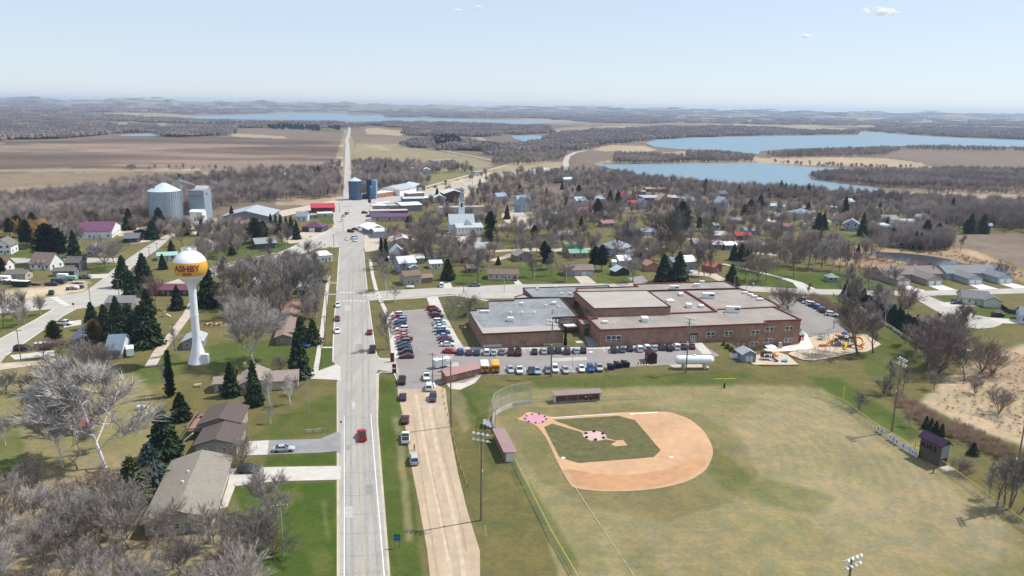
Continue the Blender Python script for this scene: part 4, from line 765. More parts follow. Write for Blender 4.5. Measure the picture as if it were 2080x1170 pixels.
house('long stepped brown roofed rambler house behind the big grey tree',(560,702),(592,700),30,2.8,'gable_y',.35,'#8d7c70','#86736a',name='rambler_house',C=(606,640),nw=1,land='the brown rambler house',more=lambda t,W,D,h:body(t,.6,D*.66,W,D*.5,h+1.0,'gable_y',.35,'#8d7c70','#8d6f62'))
house('small pale roofed garage behind the water tower foot',(371,711),(412,709),9,2.8,'gable_y',.45,'#8b9092','#a9adad',cat='garage',nw=1,nd=0,ng=1,land='the small garage by the water tower',gcol='#d0d0cc')
house('low dark brown building with maroon roof left of the water tower',(300,601),(386,601),10,2.6,'gable_x',.3,'#5b463e','#6c3b42',cat='barn',name='barn',nw=4,roofm='metal_roof',land='the maroon roofed brown building')
house('white gabled house behind the water tower among bare trees',(405,512),(432,511),9,4.0,'gable_y',.7,WHITE,'#8b8790',nw=2,land='the white house behind the water tower')
house('charcoal garage with arched grey roof near the curved avenue',(520,507),(562,504),13,3.2,'gable_x',.35,'#55565a','#8f9497',cat='garage',nw=1,ng=0,land='the charcoal garage',roofm='metal_roof')
house('white flat roofed garage shop at the road fork',(650,533),(676,531),14,3.4,'flat',0,WHITE,'#e6e3de',cat='shop',nw=2,roofm='plain',land='the white shop at the road fork')
house('long low workshop with grey membrane roof behind the fork shop',(596,542),(650,538),14,3.0,'gable_x',.12,'#6c625b','#7d7a7c',cat='workshop',nw=3,land='the grey workshop',roofm='metal_roof')
house('long white walled building with pale metal roof facing the avenue',(602,602),(630,598),26,3.0,'gable_y',.3,WHITE,'#aeb2b6',cat='hall',name='hall',C=(650,562),nw=2,roofm='metal_roof',land='the long white walled hall')
house('round topped white tent like garage under bare trees',(502,593),(530,592),9,2.0,'gable_y',.9,'#dfe4e8','#dfe4e8',cat='shelter',name='shelter',nw=0,nd=0,roofm='plain',land='the white tent garage')
house('small dark shed left of the white tent garage',(468,590),(488,589),6,2.2,'gable_y',.5,'#4c4440','#6b6460',cat='shed',nw=0,land='the small dark shed')
house('dark shingled roof house beneath the spruce row near left street',(148,704),(178,703),16,2.8,'hip',.45,'#a3a19c','#5a6070',nw=2,C=(200,672),land='the dark roofed house under the spruces')
def bl(t,W,D,h):pass
house('blue grey roofed house with white gable end right of the spruce cluster',(204,742),(248,728),12,3.0,'gable_x',.6,'#d6d8d8','#6f7f8c',nw=3,land='the blue roofed house',C=(268,706))
house('grey roofed bungalow behind the dark spruces by the avenue',(215,628),(268,628),9,2.7,'gable_x',.4,'#a8a098','#7d7c7e',nw=2,land='the grey bungalow by the avenue')
house('small shed with faded red and grey roof beneath the white poplar',(150,884),(184,880),5,2.3,'gable_x',.5,'#b8b4b0','#9a5650',cat='shed',nw=1,nd=0,land='the faded red shed')
# --- upper left
house('white gambrel farmhouse with glazed porch at left edge',(-14,518),(23,517),11,4.8,'gable_y',.8,WHITE,'#77736c',nw=3,C=(38,509),ch=1,land='the white gambrel farmhouse')
house('white cottage with pinkish roof and brick chimney at left edge',(-6,553),(12,552),9,3.2,'gable_x',.8,WHITE,'#8f665e',nw=1,C=(30,546),ch=1,land='the pink roofed cottage')
house('white cape house with split grey and brown roof',(61,547),(102,549),9,3.0,'gable_x',1.0,WHITE,'#85736c',nw=3,C=(116,541),land='the white cape house',more=lambda t,W,D,h:[body(t,W*.3+i*3,.3,1.6,2.4,h+1.0,'gable_y',.7,WHITE,'#85736c',ov=.15) for i in range(2)])
house('long tan garage with grey roof beside the contractor yard',(10,569),(52,569),9,2.8,'gable_x',.45,'#bdb8a6','#6f6b68',cat='garage',nw=0,ng=0,C=(72,563),land='the tan garage')
house('dark grey two storey house with stepped gables',(134,553),(162,553),9,4.8,'gable_x',.5,'#5c6064','#67605c',nw=2,C=(178,545),land='the dark grey two storey house',more=lambda t,W,D,h:body(t,W*.2,-4,W*.6,4,2.8,'gable_x',.5,'#5c6064','#67605c'))
house('grey roofed garage with dark grey doors at the contractor yard',(108,562),(152,561),7,2.6,'gable_x',.4,'#8b8f92','#6a6663',cat='garage',nw=0,ng=2,gcol='#44474c',C=(160,556),land='the yard garage')
house('large white hall with purple metal roof',(164,481),(228,484),14,4.6,'gable_x',.28,WHITE,'#693a56',cat='hall',C=(246,470),nw=4,roofm='metal_roof',land='the purple roofed white hall')
house('black sided shed with pale roof edge beside the street',(254,492),(282,493),7,2.7,'gable_x',.35,'#2e2422','#6a6a72',cat='shed',C=(290,486),nw=1,land='the black sided shed')
house('dark open carport below the large grain bin',(272,478),(303,479),8,2.6,'gable_y',.3,'#2d2826','#57565a',cat='carport',nw=0,nd=0,land='the dark carport')
house('pale house half hidden by bare trees under the purple roofed hall',(177,520),(200,520),8,4.0,'gable_y',.7,'#c7ccd4','#8b8b90',nw=2,land='the pale house in the trees')
house('teal roofed bungalow at the spruce by the street corner',(320,530),(360,528),8,2.6,'gable_x',.3,'#cdd4d0','#9ac0b2',nw=2,roofm='metal_roof',land='the teal bungalow')
house('pale blue grey house below the elevator yard',(395,470),(420,469),9,4.0,'gable_x',.4,'#9fa9b3','#8e939a',nw=1,nd=0,land='the blue grey elevator house')
def shedx(t,W,D,h):body(t,-6,D*.25,6.2,D*.55,h-1,'shed',.0,'#8a8f94','#a2a8ac',roofm='metal_roof')
house('huge grey storage shed with broad folded roof',(452,456),(548,456),34,5.5,'gable_y',.24,'#7c8086','#a6adb1',cat='warehouse',nw=0,nd=0,roofm='metal_roof',wallm='metal_roof',land='the huge grey storage shed',ov=.6)
house('brown roofed low house between bare trees and the storage shed',(465,462),(510,462),9,2.6,'gable_x',.3,'#8c7a70','#8d756a',nw=3,land='the brown roofed low house')
house('red roofed shop with dark deep awning on the town square',(632,432),(680,431),12,3.6,'shed',.16,'#6d3034','#b5202e',cat='shop',nw=3,roofm='metal_roof',land='the red roofed shop')
house('low green walled shop with white flat roof in front of the red roof',(646,443),(677,442),9,3.2,'flat',0,'#a7b39a','#e9e4dc',cat='shop',nw=1,roofm='plain',land='the green walled shop')
house('small grey gabled store left of the green walled shop',(601,450),(624,450),12,3.6,'gable_x',.45,'#cfd6de','#7f868c',cat='store',nw=2,nd=0,land='the small grey store')
house('brown low annex joining grey store and green shop',(625,445),(645,444),9,2.6,'flat',0,'#8c7a6e','#a09690',cat='annex',nw=2,roofm='plain',land='the brown annex')
house('charcoal garage with purple hip roof and white door',(614,471),(655,472),12,3.3,'hip',.45,'#484b52','#5f3350',cat='garage',nw=1,nd=1,ng=0,roofm='metal_roof',land='the purple roofed charcoal garage',more=lambda t,W,D,h:garage_door(t,W*.48,w=3.8,h=2.8))
house('pale metal farm shed far up the field edge',(529,363),(580,364),16,4.2,'gable_x',.2,'#eceae4','#c0c8cc',cat='barn',nw=0,nd=0,roofm='metal_roof',land='the pale farm shed')
house('small red brown cabin by the field road',(584,357),(600,357),8,3,'gable_x',.4,'#7d4a44','#6a4a48',cat='cabin',nw=0,nd=0,land='the red brown cabin');house('low grey shed right of the red brown cabin',(603,358),(622,358),8,3,'gable_x',.3,'#9aa09a','#8e969a',cat='shed',nw=0,nd=0,land='the low grey shed')
# --- town centre
house('long orange brick shop with white flat roof by the dark silos',(765,403),(806,397),12,4.2,'flat',0,'#b07a5c','#efece6',cat='shop',nw=6,nd=1,roofm='plain',land='the orange brick shop')
house('white warehouse with pale grey gabled roof behind the brick shop',(812,398),(846,391),22,5.2,'gable_x',.3,'#f0f0ee','#aab0b2',cat='warehouse',nw=1,C=None,roofm='metal_roof',land='the white warehouse')
house('slate blue gabled garage with pale roof next to the white warehouse',(843,388),(864,387),26,4.5,'gable_y',.4,'#6c727c','#dfe2e4',cat='garage',nw=0,ng=0,roofm='metal_roof',land='the slate garage',more=lambda t,W,D,h:garage_door(t,W*.5,w=4,h=3.4,col='#b9c0c8'))
house('long blue white metal shop with low curved roof',(820,413),(862,412),14,3.8,'gable_x',.12,'#5c6a7c','#b9cad6',cat='shop',nw=2,roofm='metal_roof',land='the blue white metal shop')
house('white topped false front store left of blue metal shop',(829,403),(862,401),8,4.2,'flat',0,'#8b6c60','#eceae6',cat='store',nw=2,roofm='plain',land='the false front store')
house('red trimmed low tavern near the corner sign',(768,421),(798,419),9,3,'flat',0,'#8e2f38','#c9cdd2',cat='tavern',nw=2,roofm='plain',land='the red trimmed tavern')
house('grey block wall store with white flat roof in main street row',(757,429),(789,429),12,4.4,'flat',0,'#8c8c92','#e8eaec',cat='store',nw=2,roofm='plain',land='the grey block store')
house('olive sided store wedged in the main street row',(790,430),(815,429),14,4.6,'flat',0,'#8e8f80','#a9ada4',cat='store',nw=2,roofm='plain',land='the olive store')
house('large steel grey hall with white barrel roof in main street row',(816,430),(857,428),20,4.8,'gable_x',.12,'#7c868f','#e6eef0',cat='hall',nw=0,nd=0,roofm='metal_roof',land='the barrel roofed hall')
house('beige flat roofed shop in front of the grey block store',(752,439),(792,438),8,3.8,'flat',0,'#9b9088','#c3beb8',cat='shop',nw=2,roofm='plain',land='the beige flat shop')
house('pinkish roofed narrow shop right of beige flat shop',(793,438),(829,437),8,3.6,'flat',0,'#5d4f56','#cdb5ac',cat='shop',nw=2,roofm='plain',land='the pink narrow shop')
house('long main street shop with faded purple metal roof',(754,450),(830,449),12,3.2,'gable_x',.3,'#b5a294','#5d4262',cat='shop',nw=3,roofm='metal_roof',land='the purple roofed shop')
house('bright white roofed gabled store at the parking square',(752,476),(780,474),16,3.8,'gable_y',.35,'#8b9a9c','#f3f3f0',cat='store',nw=2,roofm='metal_roof',land='the white roofed gabled store',ov=1.8)
house('white block annex with flat bright roof beside cupola hall',(761,484),(790,483),14,4.2,'flat',0,'#8fa2b4','#f4f2ee',cat='annex',nw=0,nd=0,roofm='plain',land='the white block annex')
def cupola(t,W,D,h):body(t,W*.25,2.5,4.5,6,h+3.2,'gable_y',.8,'#cfc6bf','#8d5c54');garage_door(t,W*.7,w=4,h=3,col='#d8d2c8');body(t,W*.2,D,W*.7,12,h,'gable_y',.25,'#cfc6bf','#e6ddd4',roofm='metal_roof')
house('large beige fire hall with cupola and bright pale roof',(788,505),(848,503),13,3.8,'gable_y',.3,'#cbbfb6','#e2d8cf',cat='hall',nw=3,roofm='metal_roof',land='the beige hall with the cupola',more=cupola,ov=.8)
house('dark brick two storey hall with white gabled roof',(903,412),(942,411),18,8.0,'gable_y',.3,'#5a4442','#d8d2c6',cat='hall',nw=4,roofm='metal_roof',land='the dark brick hall',ov=.7)
house('pale blue roofed shop with gable beside red roofed lean to',(882,413),(905,413),12,4.6,'gable_y',.5,'#a9a39e','#c8dbe8',cat='shop',nw=0,roofm='metal_roof',land='the pale blue gabled shop')
house('small shop with bright red roof in front of the brick hall',(897,411),(912,410),6,4.2,'shed',.2,'#a8928c','#b5202e',cat='shop',nw=0,roofm='metal_roof',land='the small red roofed shop')
house('white topped low store between metal shop and gabled shop',(862,411),(880,410),10,3.6,'flat',0,'#4f3a3a','#eef0ee',cat='store',nw=2,roofm='plain',land='the white topped store')
house('long low pinkish beige building behind the church steeple',(886,432),(986,430),9,3.8,'flat',0,'#a89a96','#b8a8a0',cat='apartments',name='apartment_block',nw=8,nd=2,roofm='plain',land='the long beige apartments')
def church():
    t=thing('church','white church with tall steeple, belfry and pale grey roofs','church',(*G(921,479)[:2],0),0)
    a,b=G(928,479),G(981,478);W=(b-a).length;t.location=(a.x,a.y,0);t.rotation_euler=(0,0,math.atan2((b-a).y,(b-a).x))
    body(t,0,0,W,9,5.2,'shed',.16,WHITE,'#b4bfc0',roofm='metal_roof',ov=.5)
    body(t,-3.2,9.05,W-1,15,6.2,'gable_x',.75,WHITE,'#a9b4b5',ov=.5)
    body(t,W*.30,5.5,W*.36,12,6.0,'gable_y',.95,WHITE,'#aab5b7',ov=.3)
    for i in range(7):
        if i%2==0 or 1:win(t,1.6+i*(W-3)/6,2.9,.7,1.6,detail=True)
    for i in range(3):win(t,3+i*4.5,.2,1.0,.8,detail=False)
    x,y=W*.37,24.5
    box('steeple_base',t,'siding',x-2,y-2,0,x+2,y+2,15,WHITE);b_=box('belfry',t,'siding',x-1.6,y-1.6,15.02,x+1.6,y+1.6,19.5,WHITE)
    put('belfry_opening',MB().prism([(x-.6,y-1.68),(x+.6,y-1.68),(x+.6,y-1.55),(x-.6,y-1.55)],15.8,18.6).mesh('belfry_opening','dark_glass'),t)
    for dx in (-1.6,1.6):
        for dy in (-1.6,1.6):put('pinnacle',MB().lathe([(.25,19.5),(.25,20),(0,22)],6,(x+dx,y+dy)).mesh('pinnacle','plain'),t,WHITE)
    put('spire',MB().add([(x-1.5,y-1.5,19.52),(x+1.5,y-1.5,19.52),(x+1.5,y+1.5,19.52),(x-1.5,y+1.5,19.52),(x,y,30)],[(0,1,4),(1,2,4),(2,3,4),(3,0,4)]).mesh('spire','metal_roof'),t,'#9aa4ad')
    cyl('spire_cross',t,'galv',x,y,29.6,.08,2);BUILT.append((a.x+W/2,a.y+14,W*.6,0,W/2+3,14));LAND.append((955,478,'the white church'))
church()
house('white gabled house below the beige hall',(795,531),(822,530),8,4.6,'gable_y',1.0,WHITE,'#c9d2da',nw=1,land='the white gabled house below the hall',more=lambda t,W,D,h:body(t,-1.5,-2.2,W+1,2.1,2.4,'shed',.1,WHITE,'#dfe3e6'))
house('light blue two storey house with white metal roof',(812,555),(845,552),8,5.0,'gable_x',.6,'#a5b3c2','#d4dde0',nw=2,C=(852,545),land='the light blue two storey house',roofm='metal_roof',more=lambda t,W,D,h:body(t,W*.55,-2,W*.5,5,2.8,'gable_y',.5,'#a5b3c2','#c8d2d8'))
house('tan two storey house with brown gambrel roof near the corner',(822,580),(856,577),8,4.4,'gable_x',.4,'#b5ad9f','#7b675d',nw=2,land='the tan corner house',more=lambda t,W,D,h:body(t,W,1,6,6,2.6,'gable_x',.4,'#8a7a70','#8a7268'))
house('white garage with flat pale roof left of the garden spruce',(874,546),(898,545),7,2.7,'gable_x',.3,WHITE,'#dfe1e2',cat='garage',nw=2,land='the white garage by the spruce')
house('small white gabled garage behind the flat white garage',(871,527),(887,526),8,3.0,'gable_y',.6,WHITE,'#c4b6ac',cat='garage',nw=0,land='the small white garage');house('tan lean to shed left of small white garage',(838,536),(862,535),8,2.8,'shed',.1,'#8e8a86','#d3cdc4',cat='shed',nw=1,land='the tan lean to')
house('grey gabled house with white wall by the church lane',(966,521),(995,520),8,4.4,'gable_x',.7,'#c9c6c0','#a9b0ae',nw=2,land='the grey house by the church lane');house('brick red small house left of the grey lane house',(945,535),(965,533),8,3.2,'gable_y',.8,'#a2887e','#8d7a74',nw=1,land='the brick red small house')
house('long white ranch house with brown roof facing the school street',(991,568),(1052,569),9,2.8,'gable_x',.35,'#cfc6bc','#76645c',nw=5,name='ranch_house',land='the white ranch house on the school street',C=None)
house('mauve roofed double garage with two pale doors facing the school',(1150,561),(1206,560),9,3.0,'gable_x',.4,'#a39a98','#84726e',cat='garage',nw=0,nd=1,ng=2,gcol='#c6d2da',land='the mauve double garage')
house('green metal roofed house, its lower front wing facing the school',(1158,525),(1194,524),7,3.0,'gable_x',.45,'#a08a80','#6fa88c',nw=2,nd=1,roofm='metal_roof',land='the green roofed house',more=lambda t,W,D,h:(body(t,1.5,D+5,W,10,h+.8,'gable_x',.45,'#a08a80','#72aa8f',roofm='metal_roof'),body(t,4,D-1,W*.42,9,h+.6,'gable_y',.6,'#a08a80','#2f7660',roofm='metal_roof')))
house('open fronted grey shed right of the mauve garage',(1250,561),(1278,559),6,2.4,'gable_y',.5,'#3f3a3c','#b9c2c4',cat='shed',nw=0,nd=0,land='the open fronted shed',roofm='metal_roof')
house('white gabled garage with bright roof beside camper',(1258,540),(1282,539),8,2.9,'gable_x',.5,'#b9bab8','#eef0f2',cat='garage',nw=0,ng=1,roofm='metal_roof',gcol='#9da1a2',land='the bright roofed garage')
house('grey shingled bungalow behind the bright roofed garage',(1262,529),(1314,528),9,2.8,'hip',.5,'#a5a2a2','#7e7d80',nw=3,land='the grey shingled bungalow');house('salmon pink gabled shed left of the twin spruces',(1314,552),(1338,551),8,3.2,'gable_y',.5,'#b58a7c','#a5786c',cat='shed',nw=1,land='the salmon pink shed')
house('tall pale metal garage with white roof right of twin spruces',(1392,548),(1417,546),13,4.2,'gable_x',.3,'#9aa2aa','#f2f3f4',cat='garage',nw=1,ng=0,roofm='metal_roof',land='the tall pale garage')
house('large white hip roofed house with grey roof right of the green roofed house',(1212,518),(1262,524),16,4.8,'hip',.5,'#b9bdc6','#8f96a0',nw=3,land='the big grey white house');
R_=[  # further homes on the right half: label, A, B, D, h, roof, pitch, wall, roof colour
 ('pale blue farmhouse far behind the church among bare trees',(1052,418),(1078,417),9,4.6,'gable_x',.8,'#c6d3de','#8fa0ad'),('blue grey steep roofed house beside the dirt yard',(1010,410),(1030,409),9,4.6,'gable_x',.6,'#a9b8c8','#8aa2b4'),
 ('tall blue house with three dormers near the sawdust lot',(1058,432),(1082,430),9,5.2,'gable_y',1.0,'#8b9bad','#74808c'),('small blue white house next to the blue pool',(1098,464),(1108,463),8,4,'gable_y',.8,'#aebccb','#8d98a4'),
 ('grey gabled bungalow with two windows behind green roofs',(1136,487),(1166,486),8,2.8,'gable_x',.5,'#b3aeb0','#8f8a90'),('pink roofed cottage with mansard dormer',(1170,442),(1198,441),9,3.8,'gable_x',.8,'#b79f96','#94696a'),
 ('blue white tall house behind the pink roofed cottage',(1171,420),(1192,419),9,5.2,'gable_x',.6,'#b9cadb','#a8bccb'),('small cream house at a dark gable',(1156,417),(1167,416),8,4,'gable_y',.8,'#d8c9ae','#4a4042'),
 ('pale blue cottage with bright trim left of twin park spruces',(1208,415),(1228,414),9,4.4,'gable_x',.5,'#a8bccb','#93a3b0'),('brown gabled shed with dark open side',(1228,445),(1246,444),7,2.8,'gable_y',.5,'#4a3430','#8b7f78'),
 ('mauve roofed low house above the big white house',(1224,462),(1248,461),8,2.8,'gable_x',.4,'#9a8a8a','#93727a'),('red roofed pink gabled cottage behind spruces',(1262,405),(1277,404),8,4,'gable_y',.7,'#c6868c','#b34a55'),
 ('low garage with red metal roof beside pale blue house',(1276,420),(1297,419),7,3,'gable_x',.5,'#a9bcc4','#bd3a45'),('pale blue gabled house in front of the brick care home',(1297,425),(1320,425),11,5.2,'gable_y',.7,'#b5c4da','#7f8694'),
 ('round tan metal silo shaped hut near the care home',(1338,414),(1362,413),7,3.4,'gable_y',.8,'#b9a693','#b09c8a'),('pale teal house with dormers right of care home',(1389,419),(1412,418),9,4.8,'gable_x',.6,'#b9d0da','#a9bcc0'),
 ('white house with round gable behind bare trees',(1462,424),(1482,423),9,4.8,'gable_y',.9,'#dfe3ea','#a9b2c0'),('slate roofed tall house above the round gabled house',(1458,405),(1478,404),9,5,'gable_x',.6,'#8b9098','#626872'),
 ('aqua roofed white ranch house on green lawn',(1561,425),(1592,427),9,3,'gable_x',.35,'#c3dbe0','#a9d3c4'),('mauve roofed shed across from the aqua ranch',(1614,428),(1634,430),8,3,'gable_x',.4,'#5b5456','#9c8b90'),
 ('taupe roofed house with garage wing on the alley',(1536,447),(1556,448),9,2.9,'hip',.5,'#9b9494','#8f8586'),('low grey hip roofed house on the alley corner',(1570,447),(1596,448),8,2.7,'hip',.4,'#8b8686','#857d80'),
 ('big pale slate house with long sloping roof',(1598,442),(1632,447),14,4.6,'hip',.45,'#b5bcc6','#8d97a0'),('long maroon roofed ranch house above the park trees',(1562,467),(1612,469),9,3,'gable_x',.35,'#7e94b0','#8a6166'),
 ('purple brown hedge row house left of the black spruces',(1482,455),(1515,456),9,3,'gable_x',.35,'#9a8b98','#8e7683'),('pale lilac house with dark door west of maroon ranch',(1515,478),(1545,477),8,3,'gable_x',.35,'#a5aec4','#8f8c9c'),
 ('low house with weathered white roof under bare trees',(1447,487),(1478,487),10,3,'gable_x',.35,'#8b7f84','#bcb5ba'),('red roofed cottage above the white roofed garages',(1495,488),(1527,488),8,3,'gable_x',.4,'#6b4a48','#a34040'),
 ('grey roofed outbuilding left of the two white roofs',(1448,507),(1468,507),9,3,'gable_x',.3,'#8e9298','#b0b4ba'),('white roofed garage, left one of the bright pair',(1473,508),(1496,508),9,3,'gable_x',.3,'#90969c','#edf1f4'),('white roofed garage, right one of the bright pair',(1499,507),(1518,507),9,3,'gable_x',.3,'#90969c','#eef2f5'),
 ('large slate house with broad hip roof east of bright pair',(1521,511),(1566,510),12,3.6,'hip',.45,'#9da3ab','#7f8890'),('white gabled cottage by the sandy alley',(1692,449),(1712,450),9,3.4,'gable_y',.7,'#d5dcea','#a58f84'),
 ('tiny bright roofed tool shed left of black spruce pair',(1632,462),(1644,462),4,2.2,'gable_x',.4,'#dfe6ea','#f2f5f6'),('lilac grey tall house behind the park tree',(1714,468),(1744,470),10,5,'gable_y',.6,'#a3adc4','#9098ab'),
 ('blue grey metal workshop with long pale roof',(1764,473),(1806,477),14,4.2,'gable_y',.3,'#7f8fa2','#b9c4d2'),('white workshop with bright roof east of blue workshop',(1806,480),(1828,478),11,3.6,'gable_y',.4,'#b9c4d0','#f4f6f8'),
 ('white farmhouse with twin gables and taupe roof',(1792,459),(1824,459),9,4.8,'gable_x',.6,'#eceef2','#9a9290'),('steel roofed house east of the twin gabled farmhouse',(1828,460),(1858,461),9,3.4,'gable_x',.4,'#a9b2be','#b9c0ca'),
 ('pale lean roofed house north of steel roofed house',(1864,454),(1886,453),9,4,'gable_x',.5,'#9ba8ba','#aab6c6'),('grey long low house at the thicket edge',(1832,468),(1870,470),8,3,'gable_x',.35,'#aab2b8','#8e97a4'),
 ('small pale blue cabin at the field corner',(2000,466),(2014,467),7,3,'gable_x',.4,'#a9b9cc','#8fa0b4'),('pale green two storey house far behind the farmhouse',(1720,422),(1736,421),9,5,'gable_x',.5,'#a9bcbc','#b9c6c6'),
 ('white long hall behind conifers near lake shore',(1726,408),(1760,409),10,4,'gable_x',.4,'#c6d0d6','#c0cacc'),('white trailer home on the far alley',(1642,437),(1664,438),5,2.8,'gable_x',.2,'#8b95a4','#eef0f4'),
 ('white roofed trailer near the dark spruce',(1688,427),(1706,428),6,2.8,'gable_x',.2,'#7d8da4','#eceef2'),('green sided box store far in the trees',(1782,432),(1792,432),6,3.6,'flat',0,'#8aa08b','#e6ece8'),
 ('pale roofed cabin among trees near the lake',(1838,428),(1850,428),6,3.4,'gable_x',.4,'#9fb0b6','#b6c2c6'),('brown roofed motel behind the care home',(1312,390),(1385,390),9,3,'gable_x',.3,'#6b5a5c','#a8897c'),
 ('rust roofed low cabin left of the long beige motel',(1290,396),(1312,396),9,3,'gable_x',.3,'#7a7476','#8b888c'),('teal roofed feed store by the highway curve',(1129,351),(1162,353),14,4,'gable_x',.25,'#c3cdd0','#5f938c'),
 ('blue white shed right of the dark lone pines',(1146,372),(1166,371),12,4,'gable_x',.3,'#a3b3c6','#c3d0d8'),('white metal office between the storage tanks',(1108,359),(1122,361),7,4,'flat',0,'#dfe3e4','#eef0f0'),
 ('white hangar shed, left one beside the green field',(829,352),(848,352),12,4,'gable_y',.5,'#c9d2dc','#eef2f4'),('white hangar shed, right one beside the green field',(859,352),(875,352),12,4,'gable_y',.5,'#b9c6d6','#eef2f6'),
 ('dark roofed farmhouse in the bare grove beyond the green field',(905,338),(926,338),10,6,'gable_x',.5,'#8d97a0','#5e6068'),('pale barn with grey roof near the far grove',(884,337),(900,337),10,4,'gable_x',.3,'#a7aeb0','#8b9196'),
 ('long low barn behind the far grove',(880,333),(920,330),12,3.5,'gable_x',.3,'#9a9ca0','#8a8c92'),('faded teal hut on the railway bank',(965,354),(982,352),6,2.5,'gable_x',.3,'#a9aeb0','#7fa39a'),
 ('brown roofed house hidden at the hedge end',(1851,668),(1894,672),9,2.8,'hip',.4,'#8a8078','#73665f'),('taupe roofed house right of the hedge thicket',(1905,668),(1943,669),9,2.8,'hip',.4,'#9a928a','#746a64'),
 ('small pale gazebo hut on the school green',(1682,573),(1702,573),5,2.4,'hip',.6,'#8f9a90','#8a9a8c'),('dark roofed shed half behind the ranch house',(950,555),(968,554),6,2.4,'gable_x',.4,'#7c6c64','#7b6a62'),
 ('black and white gabled house near dark spruce',(1080,500),(1098,500),8,3.6,'gable_y',.8,'#c6ccd4','#3f4046'),('grey gabled long shed under the leafless trees',(1050,532),(1082,530),9,3.2,'gable_y',.5,'#8d8680','#8e8882'),
 ('peach house with red lean roof at the east street',(1450,556),(1466,553),8,3.4,'gable_y',.5,'#94645c','#a3665c'),('slate low cottage behind the tall pale garage',(1366,545),(1390,544),9,3.4,'gable_x',.4,'#8a93a0','#7d8794'),
 ('pale ranch hidden behind bare maples north of crescent',(1300,480),(1330,480),9,3,'gable_x',.4,'#a9aab4','#9a9aa4'),('white cottage north of the crescent lane',(1385,470),(1405,470),8,3.2,'gable_x',.4,'#c0c4cc','#9b9ea8'),
 ('grey cottage with bright sheds east of crescent',(1450,466),(1460,466),7,3,'gable_x',.3,'#a4b4bc','#e4eaec'),('weathered roofed house in the trees by the second alley',(1410,505),(1436,505),9,3.2,'gable_x',.4,'#9a9298','#8c888e'),
 ('low tan cottage behind the church conifers',(1012,470),(1040,470),8,3,'gable_x',.4,'#b3a8a0','#97887e'),('slate roofed cottage east of the church pines',(1120,445),(1140,445),8,3.2,'gable_x',.4,'#a8a4a8','#80808a'),
]
for r in R_:
    lab,A,B,D,h,roof,pit,wc,rc=r
    house(lab,A,B,D,h,roof,pit,wc,rc,nw=2 if h<4.4 else 2,nd=1,side=1,ch=(len(lab)%3==0),cat='shed' if 'shed' in lab or 'hut' in lab else ('garage' if 'garage' in lab or 'workshop' in lab else 'house'),detail=False)
house('long flat roofed dark brick care home above the town',(1308,412),(1388,412),22,4.4,'flat',0,'#6b4744','#a9a8ac',cat='care home',name='care_home',nw=10,nd=2,roofm='plain',land='the brick care home',C=None)
# duplexes and homes on the right
def duplex(label,A,B,garages,wc,rc,land):
    t=house(label,A,B,13,3.2,'gable_x',.42,wc,rc,cat='duplex',nw=4,nd=1,land=land)
    inv=t.matrix_basis.inverted()
    for (p,q) in garages:
        u,v=inv @ G(*p),inv @ G(*q);w=max(7.2,v.x-u.x);body(t,u.x,min(u.y,-1),w,9-min(u.y,-1),3.0,'gable_y',.42,wc,rc)
        for k in (.27,.73):garage_door(t,u.x+w*k,y=min(u.y,-1),w=2.7,h=2.2)
duplex('grey roofed duplex with taupe walls, the left of two by the pond',(1795,571),(1912,568),[((1822,581),(1846,580)),((1882,580),(1911,578))],'#a39a92','#7f7671','the left duplex')
duplex('grey roofed duplex with blue grey walls, the right of two by the pond',(1922,568),(2052,566),[((1966,578),(1993,577)),((2026,576),(2055,575))],'#a9b2b8','#7d7f82','the right duplex')
house('pale yellow gabled house with dark fence on the cul de sac',(1955,618),(2010,622),10,3.0,'gable_x',.5,'#c9ccba','#77777a',nw=2,land='the pale yellow house',more=lambda t,W,D,h:body(t,W*.72,-2.6,W*.62,9,3.0,'gable_y',.5,'#cfd2c2','#77777a'))
house('white house at the right frame edge below the cul de sac',(2072,656),(2110,660),10,3.2,'gable_x',.5,'#d5dde2','#77848c',nw=3,land='the white house at the frame edge')
house('white boat shelter half hidden in the thicket',(1918,708),(1950,722),4,1.5,'flat',0,'#c9d2d8','#dfe6ea',cat='shelter',name='shelter',nw=0,nd=0,land='the boat shelter')
# restroom block, dugouts, press box, sheds
house('tan block restroom hut with maroon roof at the lot corner',(897,773),(908,779),9,3.0,'gable_y',.55,'#9a7350','#7c3a45',cat='restroom',name='restroom_hut',C=(968,764),nw=0,nd=0,side=1,land='the maroon roofed restroom hut',roofm='metal_roof',ov=.9)
house('dark brown tool shed with gabled roof beside the propane tank',(1316,739),(1334,739),5.0,3.0,'gable_y',.6,'#3a2624','#4a2f2c',cat='shed',nw=0,nd=0,land='the dark brown tool shed',ov=.1)
house('small grey garden shed with double doors by the blue slides',(1507.5,735),(1535,734),5,2.6,'gable_y',.5,'#8b93a0','#a0a4ac',cat='shed',nw=0,nd=0,land='the grey playground shed',more=lambda t,W,D,h:(door(t,W*.38,w=1.1,h=1.9,col='#c9d2da'),door(t,W*.65,w=1.1,h=1.9,col='#c9d2da')))
house('tiny red ticket hut with grey roof at the school corner',(1624,693),(1632,692.5),2.6,2.4,'gable_x',.5,'#8e1f2a','#8d98a2',cat='hut',name='hut',nw=0,nd=0,side=0,land='the red hut',ov=.25,more=lambda t,W,D,h:door(t,W*.5,w=.6,h=1.6,col='#f0f0f0'))
